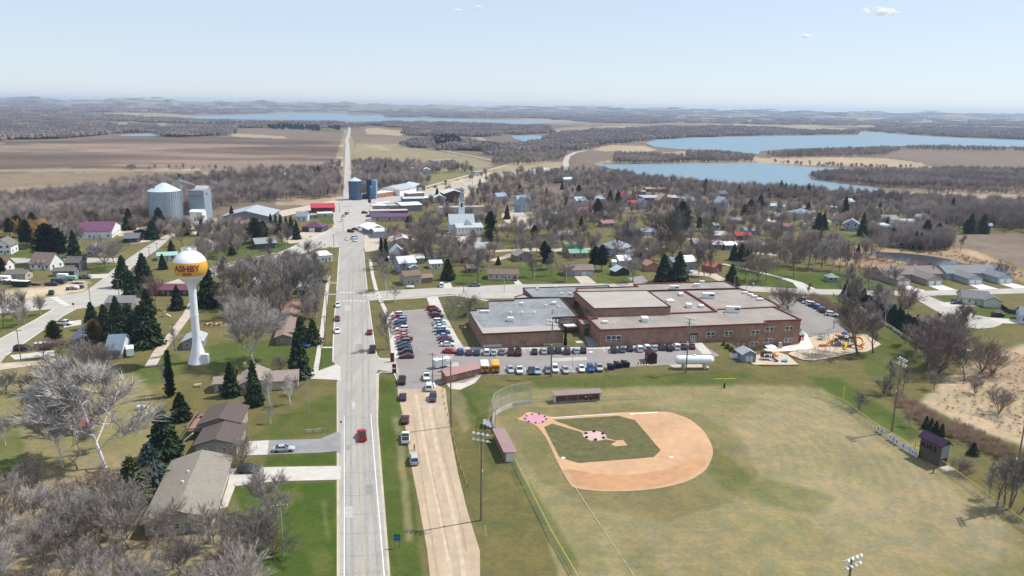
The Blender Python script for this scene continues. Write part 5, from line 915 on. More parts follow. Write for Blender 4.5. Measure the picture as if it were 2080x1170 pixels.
def dugout(label,A,B,D,rc):
    a,b=G(*A),G(*B);u=(b-a);W=u.length;t=thing('dugout',label,'dugout',tuple(a),math.atan2(u.y,u.x),'dugouts beside the infield')
    box('back_wall',t,'plain',0,D-.2,0,W,D,2.2,'#8b6f62');box('end_wall',t,'plain',0,0.02,0,.2,D-.22,2.2,'#e0dccf');box('end_wall',t,'plain',W-.2,0.02,0,W,D-.22,2.2,'#d8cdbb')
    box('floor_slab',t,'concrete',.2,0,0,W-.2,D-.2,.08);box('bench',t,'wood',.5,D-.9,.4,W-.5,D-.5,.5,'#a07858');box('bench',t,'wood',.5,D-1.5,.2,W-.5,D-1.2,.3,'#a07858')
    put('roof',MB().add([(-.4,-.6,2.5),(W+.4,-.6,2.5),(W+.4,D+.4,2.75),(-.4,D+.4,2.75),(-.4,-.6,2.35),(W+.4,-.6,2.35),(W+.4,D+.4,2.6),(-.4,D+.4,2.6)],[(0,1,2,3),(7,6,5,4),(0,4,5,1),(1,5,6,2),(2,6,7,3),(3,7,4,0)]).mesh('roof','metal_roof'),t,rc)
    for i in range(5):cyl('post',t,'galv',.3+i*(W-.6)/4,.05,0,.06,2.4)
    return t
dugout('long mauve roofed dugout beyond home plate, facing the camera',(1127,819),(1220,813),2.2,'#8f7a74');
dugout('mauve roofed dugout on the third base side beside the yellow fence',(1045,937),(1021,890),2.3,'#967a76')
LAND+=[(1172,815,'the far dugout'),(1020,900,'the third base dugout')]
def pressbox():
    a,b=G(1865,928),G(1907,949);u=b-a;W=u.length;h=h_to(b,905);D=2.6
    t=thing('press_box','tall grey brown press box with purple roof and AHS lettering','press box',tuple(a),math.atan2(u.y,u.x))
    body(t,0,0,W,D,h,'gable_x',.8,'#5c5048','#3a1d3c',roofm='metal_roof',ov=.5);box('end_panel',t,'plain',W,.1,.1,W+.04,D-.1,h*.95,'#8d96a0');box('door',t,'plain',W+.05,.4,0,W+.1,D-.4,2.1,'#4a1c20');box('step_slab',t,'concrete',W+.2,-.2,0,W+2.4,D,.12)
    for i,ch in enumerate('AHS'):letters('letter',ch,t,1.9,(W*(.16+.28*i),-.1,h-2.4),'#24100f')
    put('balcony',MB().box(-1.6,.2,2.6,-.02,D-.2,2.75).mesh('balcony','wood'),t,'#a8823c')
    for x in (-1.55,-.9,-.3):box('balcony_rail',t,'wood',x,.2,2.75,x+.08,.28,3.8,'#a8823c')
    for x in (-1.55,):box('balcony_post',t,'wood',x,.2,-.2,x+.12,.34,2.6,'#8a6a30')
    LAND.append((1885,940,'the press box'))
def text_mesh(s,size,m,ext=.03,off=.0):
    c=bpy.data.curves.new('lettering','FONT');c.body=s;c.size=size;c.extrude=ext;c.offset=off;c.align_x='CENTER';c.resolution_u=3
    o=bpy.data.objects.new('lettering',c);COL.objects.link(o);dg=bpy.context.evaluated_depsgraph_get();me=bpy.data.meshes.new_from_object(o.evaluated_get(dg));bpy.data.objects.remove(o);bpy.data.curves.remove(c)
    me.materials.clear();me.materials.append(MATS[m]);return me
def letters(name,s,parent,size,loc,col):
    me=text_mesh(s,size,'plain',.04,.04*size/2);o=put(name,me,parent,col,loc);o.rotation_euler=(math.pi/2,0,0);return o
pressbox()

# ------------------------------------------------------------------ water tower
def water_tower():
    b=G(403,735);t=thing('water_tower','white single pedestal water tower with yellow band reading ASHBY 56309','water tower',tuple(b))
    hc=h_to(b,541);top=h_to(b,506.5);Rb=(to_px((b.x+1,b.y,hc))[0]-to_px((b.x,b.y,hc))[0]);Rb=33.2/Rb
    prof=[(3.25,0),(3.0,.5),(2.55,1.8),(2.1,3.4),(1.7,5),(1.4,6.6),(1.28,8),(1.25,9)]
    put('flared_base',MB().lathe(prof,40).mesh('flared_base','tower_paint',True),t)
    put('pedestal',MB().lathe([(1.25,9),(1.2,14),(1.18,20),(1.18,hc-7.8),(1.25,hc-7.0)],40).mesh('pedestal','tower_paint',True),t)
    for z in (9,16,hc-8):put('seam_ring',MB().lathe([(1.2,z-.06),(1.3,z),(1.2,z+.06)],40).mesh('seam_ring','tower_paint'),t)
    def ring(z0,z1,extra=0,n=14):
        return [(math.sqrt(max(0,1-((z0+(z1-z0)*i/n)/Rb)**2))*Rb+extra,hc+z0+(z1-z0)*i/n) for i in range(n+1)]
    s=.93;zneck=-Rb*.82
    put('tank',MB().lathe([(1.25,hc-7.0),(1.45,hc-Rb*1.22),(1.85,hc-Rb*1.04),(2.6,hc-Rb*.90),(3.2,hc-Rb*.78)]+ring(-Rb*.70,-Rb*.48),56).mesh('tank','tower_paint',True),t)
    band_=put('painted_band',MB().lathe(ring(-Rb*.48,Rb*.36,.0),56).mesh('painted_band','tower_yellow',True),t)
    put('dome',MB().lathe(ring(Rb*.36,Rb*.999,0,18)+[(0,hc+Rb)],56).mesh('dome','tower_paint',True),t)
    # lettering wrapped on the ball
    for s_,size,zc,az in (('ASHBY',Rb*.50,Rb*-.13,-14),('56309',Rb*.21,-Rb*.37,-14)):
        me=text_mesh(s_,size,'tower_letters',.012,size*.035);bm=bmesh.new();bm.from_mesh(me)
        for _ in range(4):
            ee=[e for e in bm.edges if e.calc_length()>.35]
            if not ee:break
            bmesh.ops.subdivide_edges(bm,edges=ee,cuts=1);bmesh.ops.triangulate(bm,faces=bm.faces)
        a0=math.atan2(-b.y,-b.x)+R(az)
        for v in bm.verts:
            z=zc+v.co.y;rr_=math.sqrt(max(.1,Rb*Rb-z*z))+.035+v.co.z;an=a0+v.co.x*1.02/math.sqrt(max(.1,Rb*Rb-z*z));v.co=(rr_*math.cos(an),rr_*math.sin(an),hc+z)
        bm.to_mesh(me);bm.free();put('lettering',me,t)
    z=hc+Rb-.25;mb=MB();n=20
    for i in range(n):
        a,c=6.283*i/n,6.283*(i+1)/n
        for k in (.55,1.1):mb.tube((2.2*math.cos(a),2.2*math.sin(a),z-.1+k),(2.2*math.cos(c),2.2*math.sin(c),z-.1+k),.04,n=4)
        mb.tube((2.2*math.cos(a),2.2*math.sin(a),z-.4),(2.2*math.cos(a),2.2*math.sin(a),z+1.0),.04,n=4)
    put('handrail',mb.mesh('handrail','tower_paint'),t);put('hatch',MB().lathe([(.7,z),(.7,z+.7),(.5,z+1.0),(0,z+1.1)],16).mesh('hatch','tower_paint',True),t)
    for x in (-1.2,1.3):cyl('antenna',t,'galv',x,.4,z,.05,2.6)
    put('access_box',MB().box(1.9,-1.9,0,3.9,-.6,3.2).mesh('access_box','tower_paint'),t);mb=MB()
    for s1 in (-.2,.2):mb.tube((3.05,s1,.5),(1.3,s1,9),.03,n=4)
    put('ladder',mb.mesh('ladder','galv'),t);LAND.append((403,735,'the water tower'));BUILT.append((b.x,b.y,6,0,5,5))
mat('tower_paint',(.80,.82,.84),rough=.3,spec=.5,ns=.3,namp=.03);mat('tower_yellow',(.68,.36,.045),rough=.35,ns=.4,namp=.05);mat('tower_letters',(.19,.025,.04),rough=.4)
water_tower()
# ------------------------------------------------------------------ grain bins and elevators
def bin_(label,px,py,wpx,yeave,col,ribs=0,land='the grain bin'):
    b=G(px,py);k=(to_px((b.x+1,b.y,0))[0]-to_px(b)[0]);r=wpx/2/k;c=b+Vector((b.x,b.y,0)).normalized()*r;h=h_to(c-Vector((b.x,b.y,0)).normalized()*r,yeave)
    t=thing('grain_bin',label,'grain bin',tuple(c));put('bin_wall',MB().lathe([(r,0),(r,h)],64).mesh('bin_wall','bin_steel',True),t,col)
    put('bin_roof',MB().lathe([(r+.25,h-.1),(r*.15,h+r*.48),(0,h+r*.5)],48).mesh('bin_roof','metal_roof'),t,'#c3cfd6')
    if ribs:
        me=MB().box(-.09,-.16,0,.09,.16,1).mesh('stiffener','bin_steel')
        for i in range(ribs):
            a=6.2832*i/ribs;o=put('stiffener',me,t,'#b9c6d0',((r+.1)*math.cos(a),(r+.1)*math.sin(a),0),a+math.pi/2);o.scale=(1,1,h)
        for i in range(9):put('hoop',MB().lathe([(r+.02,h*(i+1)/10-.06),(r+.12,h*(i+1)/10),(r+.02,h*(i+1)/10+.06)],64).mesh('hoop','bin_steel'),t,'#8fa0ae')
        box('roof_hatch',t,'plain',-r*.5,-r*.55,h+r*.2,-r*.36,-r*.45,h+r*.26,'#5a6066')
    LAND.append((px,py,land));BUILT.append((c.x,c.y,r,0,r,r));return t,c,r,h
bt,bc,br,bh=bin_('huge ribbed steel grain bin with conical roof and catwalk',340,458,63,390,'#aebbc8',44,'the huge ribbed grain bin')
def elevator():
    c=bc;t=thing('grain_elevator','grey grain elevator with leg tower, catwalks and stepped gabled roofs','elevator',(c.x+br+1.5,c.y+6,0));H=bh;t.scale=(.66,.8,.93)
    def truss(p,q,w=1.3,n=7,nm='conveyor_bridge'):
        mb=MB();p=Vector(p);q=Vector(q)
        for dx in (-w/2,w/2):
            for dz in (0,w):mb.tube(p+Vector((0,dx,dz)),q+Vector((0,dx,dz)),.12,n=4)
        for i in range(n):
            a=p.lerp(q,i/n);b=p.lerp(q,(i+1)/n)
            for dx in (-w/2,w/2):mb.tube(a+Vector((0,dx,0)),b+Vector((0,dx,w)),.07,n=3);mb.tube(a+Vector((0,dx,w)),b+Vector((0,dx,0)),.07,n=3)
        put(nm,mb.mesh(nm,'galv'),t)
    box('elevator_house',t,'siding',1,4,0,17,20,H+1,'#8b99a4');body(t,.6,3.6,16.6,9,H*.86,'gable_x',.55,'#8b99a4','#a3847c',roofm='metal_roof');body(t,3,14,13,8,H+1.2,'gable_x',.5,'#8b99a4','#c3b3aa',roofm='metal_roof')
    body(t,5,-5,13,9,8.5,'gable_x',.3,'#eceeee','#f2f2f0',roofm='metal_roof');win(t,14,6.3,y=-5);win(t,16,6.3,y=-5);win(t,10,1.5,1.4,2.6,y=-5,detail=False)
    for x in (-6.2,-4.4):
        for y in (0,1.8):cyl('leg_post',t,'galv',x,y,0,.16,H+12)
    mb=MB()
    for k in range(int((H+11)/2)):
        z=k*2
        for (x0,y0,x1,y1) in ((-6.2,0,-4.4,0),(-4.4,0,-4.4,1.8),(-4.4,1.8,-6.2,1.8),(-6.2,1.8,-6.2,0)):mb.tube((x0,y0,z),(x1,y1,z+2),.06,n=3);mb.tube((x0,y0,z),(x1,y1,z),.06,n=3)
    put('leg_bracing',mb.mesh('leg_bracing','galv'),t);box('leg_head',t,'plain',-6.6,-.6,H+11,-3.8,2.4,H+13.5,'#4a5560');box('catwalk',t,'galv',-8,-1.2,H+8,-2.6,3,H+8.15)
    truss((-br-3,-2,H+br*.5),(-5,.8,H+br*.5+.5));truss((-5,.8,H+9),(-br-3,-2,H+br*.45),.9,8,'spout');truss((-5,.8,H+8),(3,14,H+4),.7,5,'spout');box('motor',t,'plain',-br-8,-3,H+br*.42,-br-5,-1,H+br*.42+1.6,'#39424a')
    LAND.append((390,445,'the grain elevator'));BUILT.append((c.x+br+11,c.y+10,12,0,12,14))
elevator()
bin_('dark blue steel grain bin with pale conical roof by main street',722,407,26,368,'#51687e',0,'the dark blue grain bin');
def mill():
    b=G(745,404);t=thing('feed_mill','tall dark blue and grey feed mill block with pipe head','mill',tuple(b));h=h_to(b,365)
    box('mill_block',t,'siding',0,0,0,4.6,8,h,'#26405f');box('mill_block',t,'siding',4.62,.3,0,8.5,8,h-.6,'#7f97ac');cyl('leg_tube',t,'galv',2.4,1,h,.4,7);box('leg_head',t,'plain',1.4,.3,h+6.2,3.4,1.8,h+8,'#5b6c80')
    put('hopper',MB().lathe([(1.7,0),(1.7,h*.62),(.3,h*.72),(0,h*.72)],20,(4.2,-2.2)).mesh('hopper','bin_steel',True),t,'#4c6888');box('loading_shed',t,'siding',-4,-1,0,-.05,6,4,'#2f4f75');LAND.append((750,404,'the feed mill'))
mill()
for i,(x,y,w,lab) in enumerate([(1084,355,7,'white upright tank, leftmost by the highway yard'),(1096,357,7,'white upright tank with domed lid, middle one by the highway yard'),(1104,352,6,'white upright tank, farthest back of the yard'),(1126,356,7,'white upright tank right of the metal office'),(1128,350,6,'small white upright tank behind the metal office')]):
    b=G(x,y);k=to_px((b.x+1,b.y,0))[0]-to_px(b)[0];r=w/2/k;t=thing('storage_tank',lab,'tank',tuple(b),0,'white storage tanks at the highway yard');put('tank_shell',MB().lathe([(r,0),(r,6),(r*.6,7),(0,7.3)],16).mesh('tank_shell','tower_paint',True),t);cyl('lid',t,'galv',0,0,7.2,.4,.4)
# ------------------------------------------------------------------ propane tank
def propane():
    a,b=G(1384,748),G(1434,748);u=b-a;L=u.length*1.6;t=thing('propane_tank','long white horizontal propane tank on two concrete saddles','tank',tuple((a+b)/2),math.atan2(u.y,u.x));r=1.45;z=2.9
    prof=[(0,-L/2)]+[(r*math.sin(a_),-L/2+r-r*math.cos(a_)) for a_ in np.linspace(.15,1.57,8)]+[(r*math.cos(a_),L/2-r+r*math.sin(a_)) for a_ in np.linspace(0,1.42,8)]+[(0,L/2)]
    me=MB().lathe(prof,32).mesh('tank_shell','tower_paint',True);o=put('tank_shell',me,t,loc=(0,0,z));o.rotation_euler=(0,math.pi/2,0)
    for x in (-L*.27,L*.27):box('saddle',t,'concrete',x-.35,-1.1,0,x+.35,1.1,2.0)
    cyl('valve_dome',t,'hvac',0,0,z+r-.05,.35,.4);mb=MB()
    for i in range(7):x=-L/2-3+i*.8;mb.tube((x,-2.2,0),(x,-2.2,1.7),.04,n=4)
    put('guard_post',mb.mesh('guard_post','galv'),t);LAND.append((1408,745,'the propane tank'));BUILT.append((a.x+3,a.y,8,0,9,3))
propane();sheet('tank_pad',[(1352,738),(1400,736),(1440,744),(1440,748),(1370,748)],'gravel_pale',.045)

# ------------------------------------------------------------------ telling places apart
USED={}
ORD='first second third fourth fifth sixth seventh eighth ninth tenth eleventh twelfth thirteenth fourteenth fifteenth sixteenth seventeenth eighteenth nineteenth twentieth'.split();ORD+=['twenty-'+o for o in ORD[:9]]+['thirtieth']+['thirty-'+o for o in ORD[:9]]
def place_words(px,py):
    c=sorted(((abs(px-x)+2.2*abs(py-y)),x,y,p) for x,y,p in LAND)
    def rel(k):
        _,x,y,p=c[k];dx,dy=px-x,(py-y)*2.2
        if p.split()[0] not in ('the',):p='the '+p
        return ('left of ' if dx<0 else 'right of ')+p if abs(dx)>abs(dy) else ('behind ' if dy<0 else 'in front of ')+p
    return [rel(k) for k in range(6)],['between '+c[i][3].replace('the ','',1)+' and '+c[j][3].replace('the ','',1) for i in range(4) for j in range(i+1,5)]
def unique(desc,px,py,sizes=('',)):
    near,betw=place_words(px,py)
    for opts in (near[:3],betw,near[3:]):
        for o in opts:
            for s_ in sizes:
                l=(desc+' '+o) if not s_ else s_+' '+desc+' '+o
                if len(l.split())<=16 and l not in USED:USED[l]=1;return l
    return desc+' '+near[0]
# ------------------------------------------------------------------ bare trees
def grow_tree(seed,style='round',dense=1.0):
    """a leafless tree ten metres tall; returns trunk mesh and crown mesh data"""
    rnd=random.Random(seed);tr,cr=MB(),MB()
    S=dict(round=(.30,6,.85,6,6,9),vase=(.20,7,.80,6,6,9),poplar=(.22,10,.78,7,5,9),slim=(.22,9,.6,5,4,7),birch=(.16,10,.5,5,4,7),bush=(.02,13,.75,5,5,8))[style]
    f0,n1,spread,n2,n3,nt=S
    def perp(d):
        o=d.orthogonal().normalized();return (Matrix.Rotation(rnd.uniform(0,6.283),3,d) @ o)
    def twig(p,d,L,w=.022):
        s=perp(d)*w*rnd.uniform(.7,1.3);e=p+(d+perp(d)*.25)*L*rnd.uniform(.7,1.2)
        cr.add([p-s,p+s,e],[(0,1,2)])
    def limb(p,d,L,r,lvl,mb):
        segs=3 if lvl<2 else 2;pts=[p];q=d.copy()
        for i in range(segs):
            q=(q+perp(q)*.16+Vector((0,0,.14 if lvl else .02))).normalized();pts.append(pts[-1]+q*L/segs)
        for i in range(segs):mb.tube(pts[i],pts[i+1],r*(1-.28*i),r*(1-.28*(i+1)),n=(6,5,3,3)[lvl],cap=False)
        return pts,q
    Ht=10.0;lead=style in ('slim','birch','poplar');tl=Ht*(f0 if not lead else .92)
    if style=='bush':tl=.2
    pts,q=limb(Vector((0,0,-.3)),Vector((rnd.uniform(-.05,.05),rnd.uniform(-.05,.05),1)),tl+.3,.24 if not lead else (.11 if style=='poplar' else .17),0,tr)
    def along(pts,t):
        k=min(len(pts)-2,int(t*(len(pts)-1)));return pts[k].lerp(pts[k+1],t*(len(pts)-1)-k)
    for i in range(n1):
        if lead:t=f0+(1-f0)*(i/n1)*.95;base=along(pts,t);Lb=Ht*.42*(1-t*.72)
        else:base=along(pts,rnd.uniform(.75,1));Lb=(Ht-tl)*rnd.uniform(.55,.72)
        az=i*2.4+rnd.uniform(-.4,.4);tilt=spread*rnd.uniform(.55,1.15) if not (i==0 and not lead) else .1
        d=Vector((math.sin(tilt)*math.cos(az),math.sin(tilt)*math.sin(az),math.cos(tilt)))
        p1,d1=limb(base,d,Lb,.10 if not lead else .06,1,tr)
        for j in range(n2):
            b2=along(p1,.3+.7*(j+rnd.random())/n2);d2=(d1+perp(d1)*rnd.uniform(.5,.95)).normalized()
            p2,d2=limb(b2,d2,Lb*rnd.uniform(.42,.7),.038,2,cr)
            for k in range(int(n3*dense)):
                b3=along(p2,.2+.8*rnd.random());d3=(d2+perp(d2)*rnd.uniform(.4,.9)+Vector((0,0,.25))).normalized();L3=Lb*rnd.uniform(.22,.4)
                cr.tube(b3,b3+d3*L3,.02,.009,n=3,cap=False)
                for m in range(int(nt*1.7*dense)):
                    b4=b3+d3*L3*rnd.random();twig(b4,(d3+perp(d3)*rnd.uniform(.3,.8)+Vector((0,0,.35))).normalized(),rnd.uniform(.6,1.25))
            for m in range(int(7*dense)):twig(along(p2,rnd.random()),(d2+perp(d2)*.8).normalized(),rnd.uniform(.5,1.0))
    return tr,cr
PROTO={}
def proto(style,k,dense=1.0):
    key=(style,k,dense)
    if key not in PROTO:
        tr,cr=grow_tree(sum(map(ord,style))*31+k*7+1,style,dense)
        PROTO[key]=(tr.mesh('trunk','bark'),cr.mesh('crown','twigs'))
    return PROTO[key]
TW={'grey':((.19,.165,.15),(.265,.23,.21)),'pale':((.44,.42,.39),(.37,.33,.305)),'white':((.68,.66,.62),(.50,.46,.425)),'red':((.17,.14,.125),(.25,.18,.16)),'dark':((.10,.085,.075),(.185,.165,.15)),'olive':((.18,.155,.115),(.27,.24,.15)),'gold':((.30,.20,.08),(.60,.36,.08)),'brown':((.15,.12,.10),(.24,.195,.165))}
NT=[0]
def bare(x,y,ytop=None,style='round',tone='grey',wide=1.0,h=None,dense=1.0,label=None,group='bare trees in and around the town',cat='tree',p=None,name='bare_tree'):
    p=p or G(x,y);h=h or h_to(p,ytop);NT[0]+=1;k=NT[0]%(2 if dense>1 else 3);trm,crm=proto(style,k,dense)
    words={'grey':'grey twigged','pale':'pale twigged','white':'white barked','red':'reddish budding','dark':'dark branched','olive':'olive tinged','gold':'golden','brown':'brown'}[tone]
    nm={'round':'bare tree','vase':'vase shaped bare tree','poplar':'spreading bare poplar','slim':'slim bare tree','birch':'slender birch','bush':'leafless bush'}[style]
    lab=label or unique(words+' '+nm,x,y,('','tall' if h>11 else 'small','broad' if wide>1 else 'narrow'))
    s=h/(10.0 if style!='bush' else 8.0)
    t=thing(name if style!='bush' else 'bush',lab,'tree' if style!='bush' else 'bush',tuple(p),random.uniform(0,6.28),group if style!='bush' else 'leafless bushes');t.scale=(s*wide,s*wide,s)
    put('trunk',trm,t,TW[tone][0]);c=put('crown',crm,t,TW[tone][1]);return t
def conifer_mesh(seed,style='spruce'):
    rnd=random.Random(seed);mb=MB();H=10.0
    prof={'spruce':lambda t:3.0*(1-t)**.8*(1 if t>.08 else .8),'narrow':lambda t:.95*(1-t)**.5,'pine':lambda t:2.9*math.sin(min(1,(1-t)*1.35+.05)*1.7)**.8,'shrub':lambda t:3.6*(1-t)**.6}[style]
    n=30 if style!='pine' else 20;z0=.04 if style!='pine' else .22
    for i in range(n):
        t=z0+(1-z0)*(i/n)**1.05;r=prof((t-z0)/(1-z0));nb=max(5,int(r*7.5+3));lump=rnd.uniform(.76,1.16)
        for j in range(nb):
            az=6.283*(j+rnd.random()*.8)/nb+i;L=r*rnd.uniform(.62,1.14)*lump;z=t*H+rnd.uniform(-.15,.15)
            dr=-.32 if style in ('spruce','shrub') else (.6 if style=='narrow' else .22)
            ca,sa=math.cos(az),math.sin(az);w=.34+.12*L
            def P(rr,zz,side):return (rr*ca-side*sa,rr*sa+side*ca,zz)
            m1=L*.55
            # a drooping bough: inner blade, outer fan, and hanging needles
            mb.add([P(0,z,0),P(m1,z+m1*dr*.5+.1,-w*.55),P(L,z+L*dr+.12,-w*.12),P(L*1.04,z+L*dr+.05,w*.12),P(m1,z+m1*dr*.5+.1,w*.55)],[(0,1,2,3,4)])
            for q in range(3):
                u=L*rnd.uniform(.45,1.0);s1=rnd.choice((-1,1))*w*rnd.uniform(.2,.9)
                mb.add([P(u-.22,z+u*dr*.7,s1*.3),P(u+.28,z+u*dr*.9+.1,s1),P(u+.05,z+u*dr-.42,s1*.8)],[(0,1,2)])
    mb.lathe([(prof(0)*.30,H*(z0+.02)),(prof(.4)*.34,H*.4),(0,H*.96)],7)
    return mb
for st in ('spruce','narrow','pine','shrub'):
    for k in range(3 if st=='spruce' else 2):PROTO[('c'+st,k)]=conifer_mesh(50+k*3+len(st),st).mesh('crown','needles')
CTR=MB().tube((0,0,-.3),(0,0,9),.2,.05,n=6).mesh('trunk','bark')
CN={'dark':(.03,.048,.023),'blue':(.072,.105,.098),'olive':(.085,.10,.028),'green':(.035,.055,.022),'rust':(.14,.10,.035),'moss':(.06,.072,.03)}
def conifer(x,y,ytop=None,style='spruce',tone='dark',wide=1.0,h=None,label=None,group='conifers around the town',p=None):
    p=p or G(x,y);h=h or h_to(p,ytop);NT[0]+=1
    words={'dark':'dark green','blue':'blue green','olive':'olive green','green':'green','rust':'rusty olive','moss':'mossy green'}[tone];nm={'spruce':'spruce tree','narrow':'columnar evergreen','pine':'rounded pine tree','shrub':'low evergreen'}[style]
    lab=label or unique(words+' '+nm,x,y,('','tall' if h>10 else 'small','broad' if wide>1 else 'narrow','full crowned'))
    t=thing('conifer',lab,'tree',tuple(p),random.uniform(0,6.28),group);s=h/10;wide*=1.22 if style=='spruce' else 1;t.scale=(s*wide,s*wide,s)
    put('trunk',CTR,t,(.12,.09,.07));v=random.uniform(.85,1.2);put('crown',PROTO[('c'+style,NT[0]%(3 if style=='spruce' else 2))],t,tuple(c*v for c in CN[tone]));return t
S_,N_,P_='spruce','narrow','pine'
for row in [(347,806,710,N_,'dark',1.1),(368,852,795,S_,'dark',1.25),(334,928,828,S_,'dark',1.15),(308,990,898,S_,'blue',1.25),(272,1020,925,S_,'moss',1.35),(196,1030,993,S_,'dark',1.2),(252,583,517,S_),(292,572,512,S_,'dark',1.1),(268,614,548,S_),
    (282,610,560,S_),(331,547,515,S_),(349,518,486,S_),(188,668,612,S_),(215,682,616,S_),(240,692,612,S_),(262,672,614,S_,'dark',1.15),(228,700,640,S_,'dark',1.1),(286,690,618,S_,'dark',1.1),(205,698,650,S_,'green',1.0),(316,690,640,S_),(300,640,585,S_),(236,640,600,S_),(418,600,555,S_,'dark',.9),(1180,470,438,S_,'green',.8),(1300,545,515,P_,'dark',.6),(1450,450,420,S_,'dark',.8),(1640,440,410,P_,'moss',.7),(1560,405,380,S_,'dark',.7),(1785,440,410,S_,'dark',.7),(1420,470,440,P_,'dark',.7),(1150,425,398,S_,'dark',.7),(1030,445,415,S_,'dark',.8),(888,400,380,S_,'dark',.8),(1110,400,380,S_,'dark',.8),(298,702,608,S_,'dark',1.15),(270,700,640,S_),(112,702,650,P_,'olive',1.0),(193,704,648,P_,'rust',.95),(180,716,690,P_,'olive',1.0),
    (425,622,540,S_,'dark',.95),(361,629,578,S_,'green',.9),(470,804,733,S_,'dark',.85),(517,822,728,S_,'green',.62),(608,766,672,S_,'green',.85),(612,692,640,S_,'dark',1.05),(636,698,648,S_,'dark',1.15),(600,690,672,S_),
    (263,467,422,S_),(325,472,420,S_,'dark',1.2),(309,486,446,S_,'dark',1.1),(375,478,450,S_,'green',1.2),(410,478,444,S_,'dark',.9),(472,455,418,S_,'dark',.8),(472,517,494,S_,'dark',1.2),(519,494,440,P_,'olive',1.0),(535,490,448,P_,'moss',.9),
    (551,474,433,S_,'dark',.6),(561,474,434,S_,'dark',.6),(571,475,434,S_,'dark',.6),(582,476,438,S_,'dark',.6),(592,478,437,S_,'dark',.7),(603,486,448,S_,'dark',.8),(100,536,452,P_,'dark',1.1),(120,530,462,P_,'dark',1.0),(152,523,466,S_,'dark',.8),(55,505,445,P_,'dark',.8),(38,482,436,P_,'moss',1.0),(20,480,442,P_,'moss',.9),(68,475,430,P_,'moss',.8),(2,560,520,P_,'moss',.9),
    (775,529,482,N_,'dark',1.3),(784,530,484,N_,'dark',1.3),(773,541,512,P_,'dark',.8),(830,471,438,P_,'dark',.7),(910,568,524,S_,'dark',1.15),(996,480,428,P_,'dark',.75),(993,502,462,P_,'olive',1.0),(908,440,412,S_,'dark',.7),(1085,488,456,P_,'olive',.9),(1111,547,498,P_,'dark',.8),
    (1105,530,488,P_,'dark',.7),(1208,548,500,P_,'dark',.85),(1222,550,496,P_,'dark',.9),(1238,428,384,S_,'dark',.8),(1254,430,386,S_,'dark',.9),(1213,450,402,P_,'moss',.7),(1383,480,408,P_,'dark',.9),(1372,478,425,P_,'dark',.8),(1347,572,515,S_,'dark',1.1),(1378,572,509,S_,'dark',1.1),
    (1485,580,535,S_,'dark',1.1),(1478,583,552,S_,'green',1.0),(1012,538,520,S_,'dark',1.1),(1490,528,494,S_,'dark',.9),(1505,530,492,S_,'dark',.9),(1521,530,495,S_,'dark',.9),(1432,395,362,S_,'dark',.8),(1500,404,374,S_,'dark',.8),(1524,444,404,P_,'dark',.9),(1512,446,415,P_,'dark',.9),(1543,430,394,S_,'dark',1.1),
    (1585,400,365,S_,'dark',.7),(1594,402,370,S_,'dark',.7),(1614,402,372,S_,'dark',.6),(1641,404,371,S_,'dark',.7),(1662,466,430,S_,'dark',1.1),(1672,466,432,S_,'dark',1.0),(1715,442,398,S_,'dark',.8),(1751,479,430,S_,'green',.7),(1721,518,487,S_,'moss',.5),(1742,522,494,S_,'dark',.7),(1812,495,462,P_,'dark',.7),(1828,498,468,S_,'dark',.7),
    (1858,505,468,S_,'dark',.6),(1868,506,470,S_,'dark',.6),(1880,490,446,P_,'dark',.7),(1905,486,452,P_,'dark',.8),(1970,474,432,S_,'dark',.9),(1962,475,445,P_,'dark',.8),(1996,474,434,S_,'dark',1.0),(1932,440,400,S_,'dark',.6),(2012,425,408,S_,'dark'),(2030,424,410,S_,'dark'),(1336,385,370,S_,'dark',1.2),(1347,386,374,S_,'dark',1.2),(1362,385,369,S_,'dark',1.2),(1374,385,371,S_,'dark',.9),(1286,405,385,S_,'dark'),
    (646,361,334,S_,'dark',.8),(638,361,348,P_,'dark',1.2),(783,355,330,S_,'dark',.7),(769,356,336,S_,'dark',.7),(806,355,338,P_,'green',.9),(1129,372,353,S_,'dark',.9),(1138,372,356,S_,'dark',.8),(1142,385,367,S_,'dark',.8),(975,385,362,S_,'dark',.7),(1056,395,375,P_,'dark',1),(1075,372,358,P_,'olive',1.2),(1175,400,375,P_,'dark',.8),
    (1880,870,844,'shrub','dark',.8),(1890,874,848,'shrub','dark',.8),(1900,880,854,'shrub','dark',.8),(1912,886,860,'shrub','dark',.8),(1976,924,898,S_,'dark',1.3),(1800,470,440,S_,'dark',.6),(1733,420,398,S_,'dark',1),(1770,430,405,S_,'dark',1),(1690,505,490,S_,'dark',1)]:
    conifer(*row[:3],*(row[3:4] or ('spruce',)),*(row[4:5] or ('dark',)),*(row[5:6] or (1.0,)))
conifer(1148,703,662,'narrow','dark',.9,label='columnar evergreen in the recess between the school wings')
for i in range(34):
    t=i/33;x=1718+(1900-1718)*t;y=602+105*t**1.05;conifer(x+random.uniform(-2,2),y,h=random.uniform(5.5,8),style='shrub' if i%3 else 'spruce',tone='dark',wide=1.0,label=f'dark evergreen of the hedge row along the rail fence, {ORD[i]} from its upper end',group='evergreens of the hedge row')
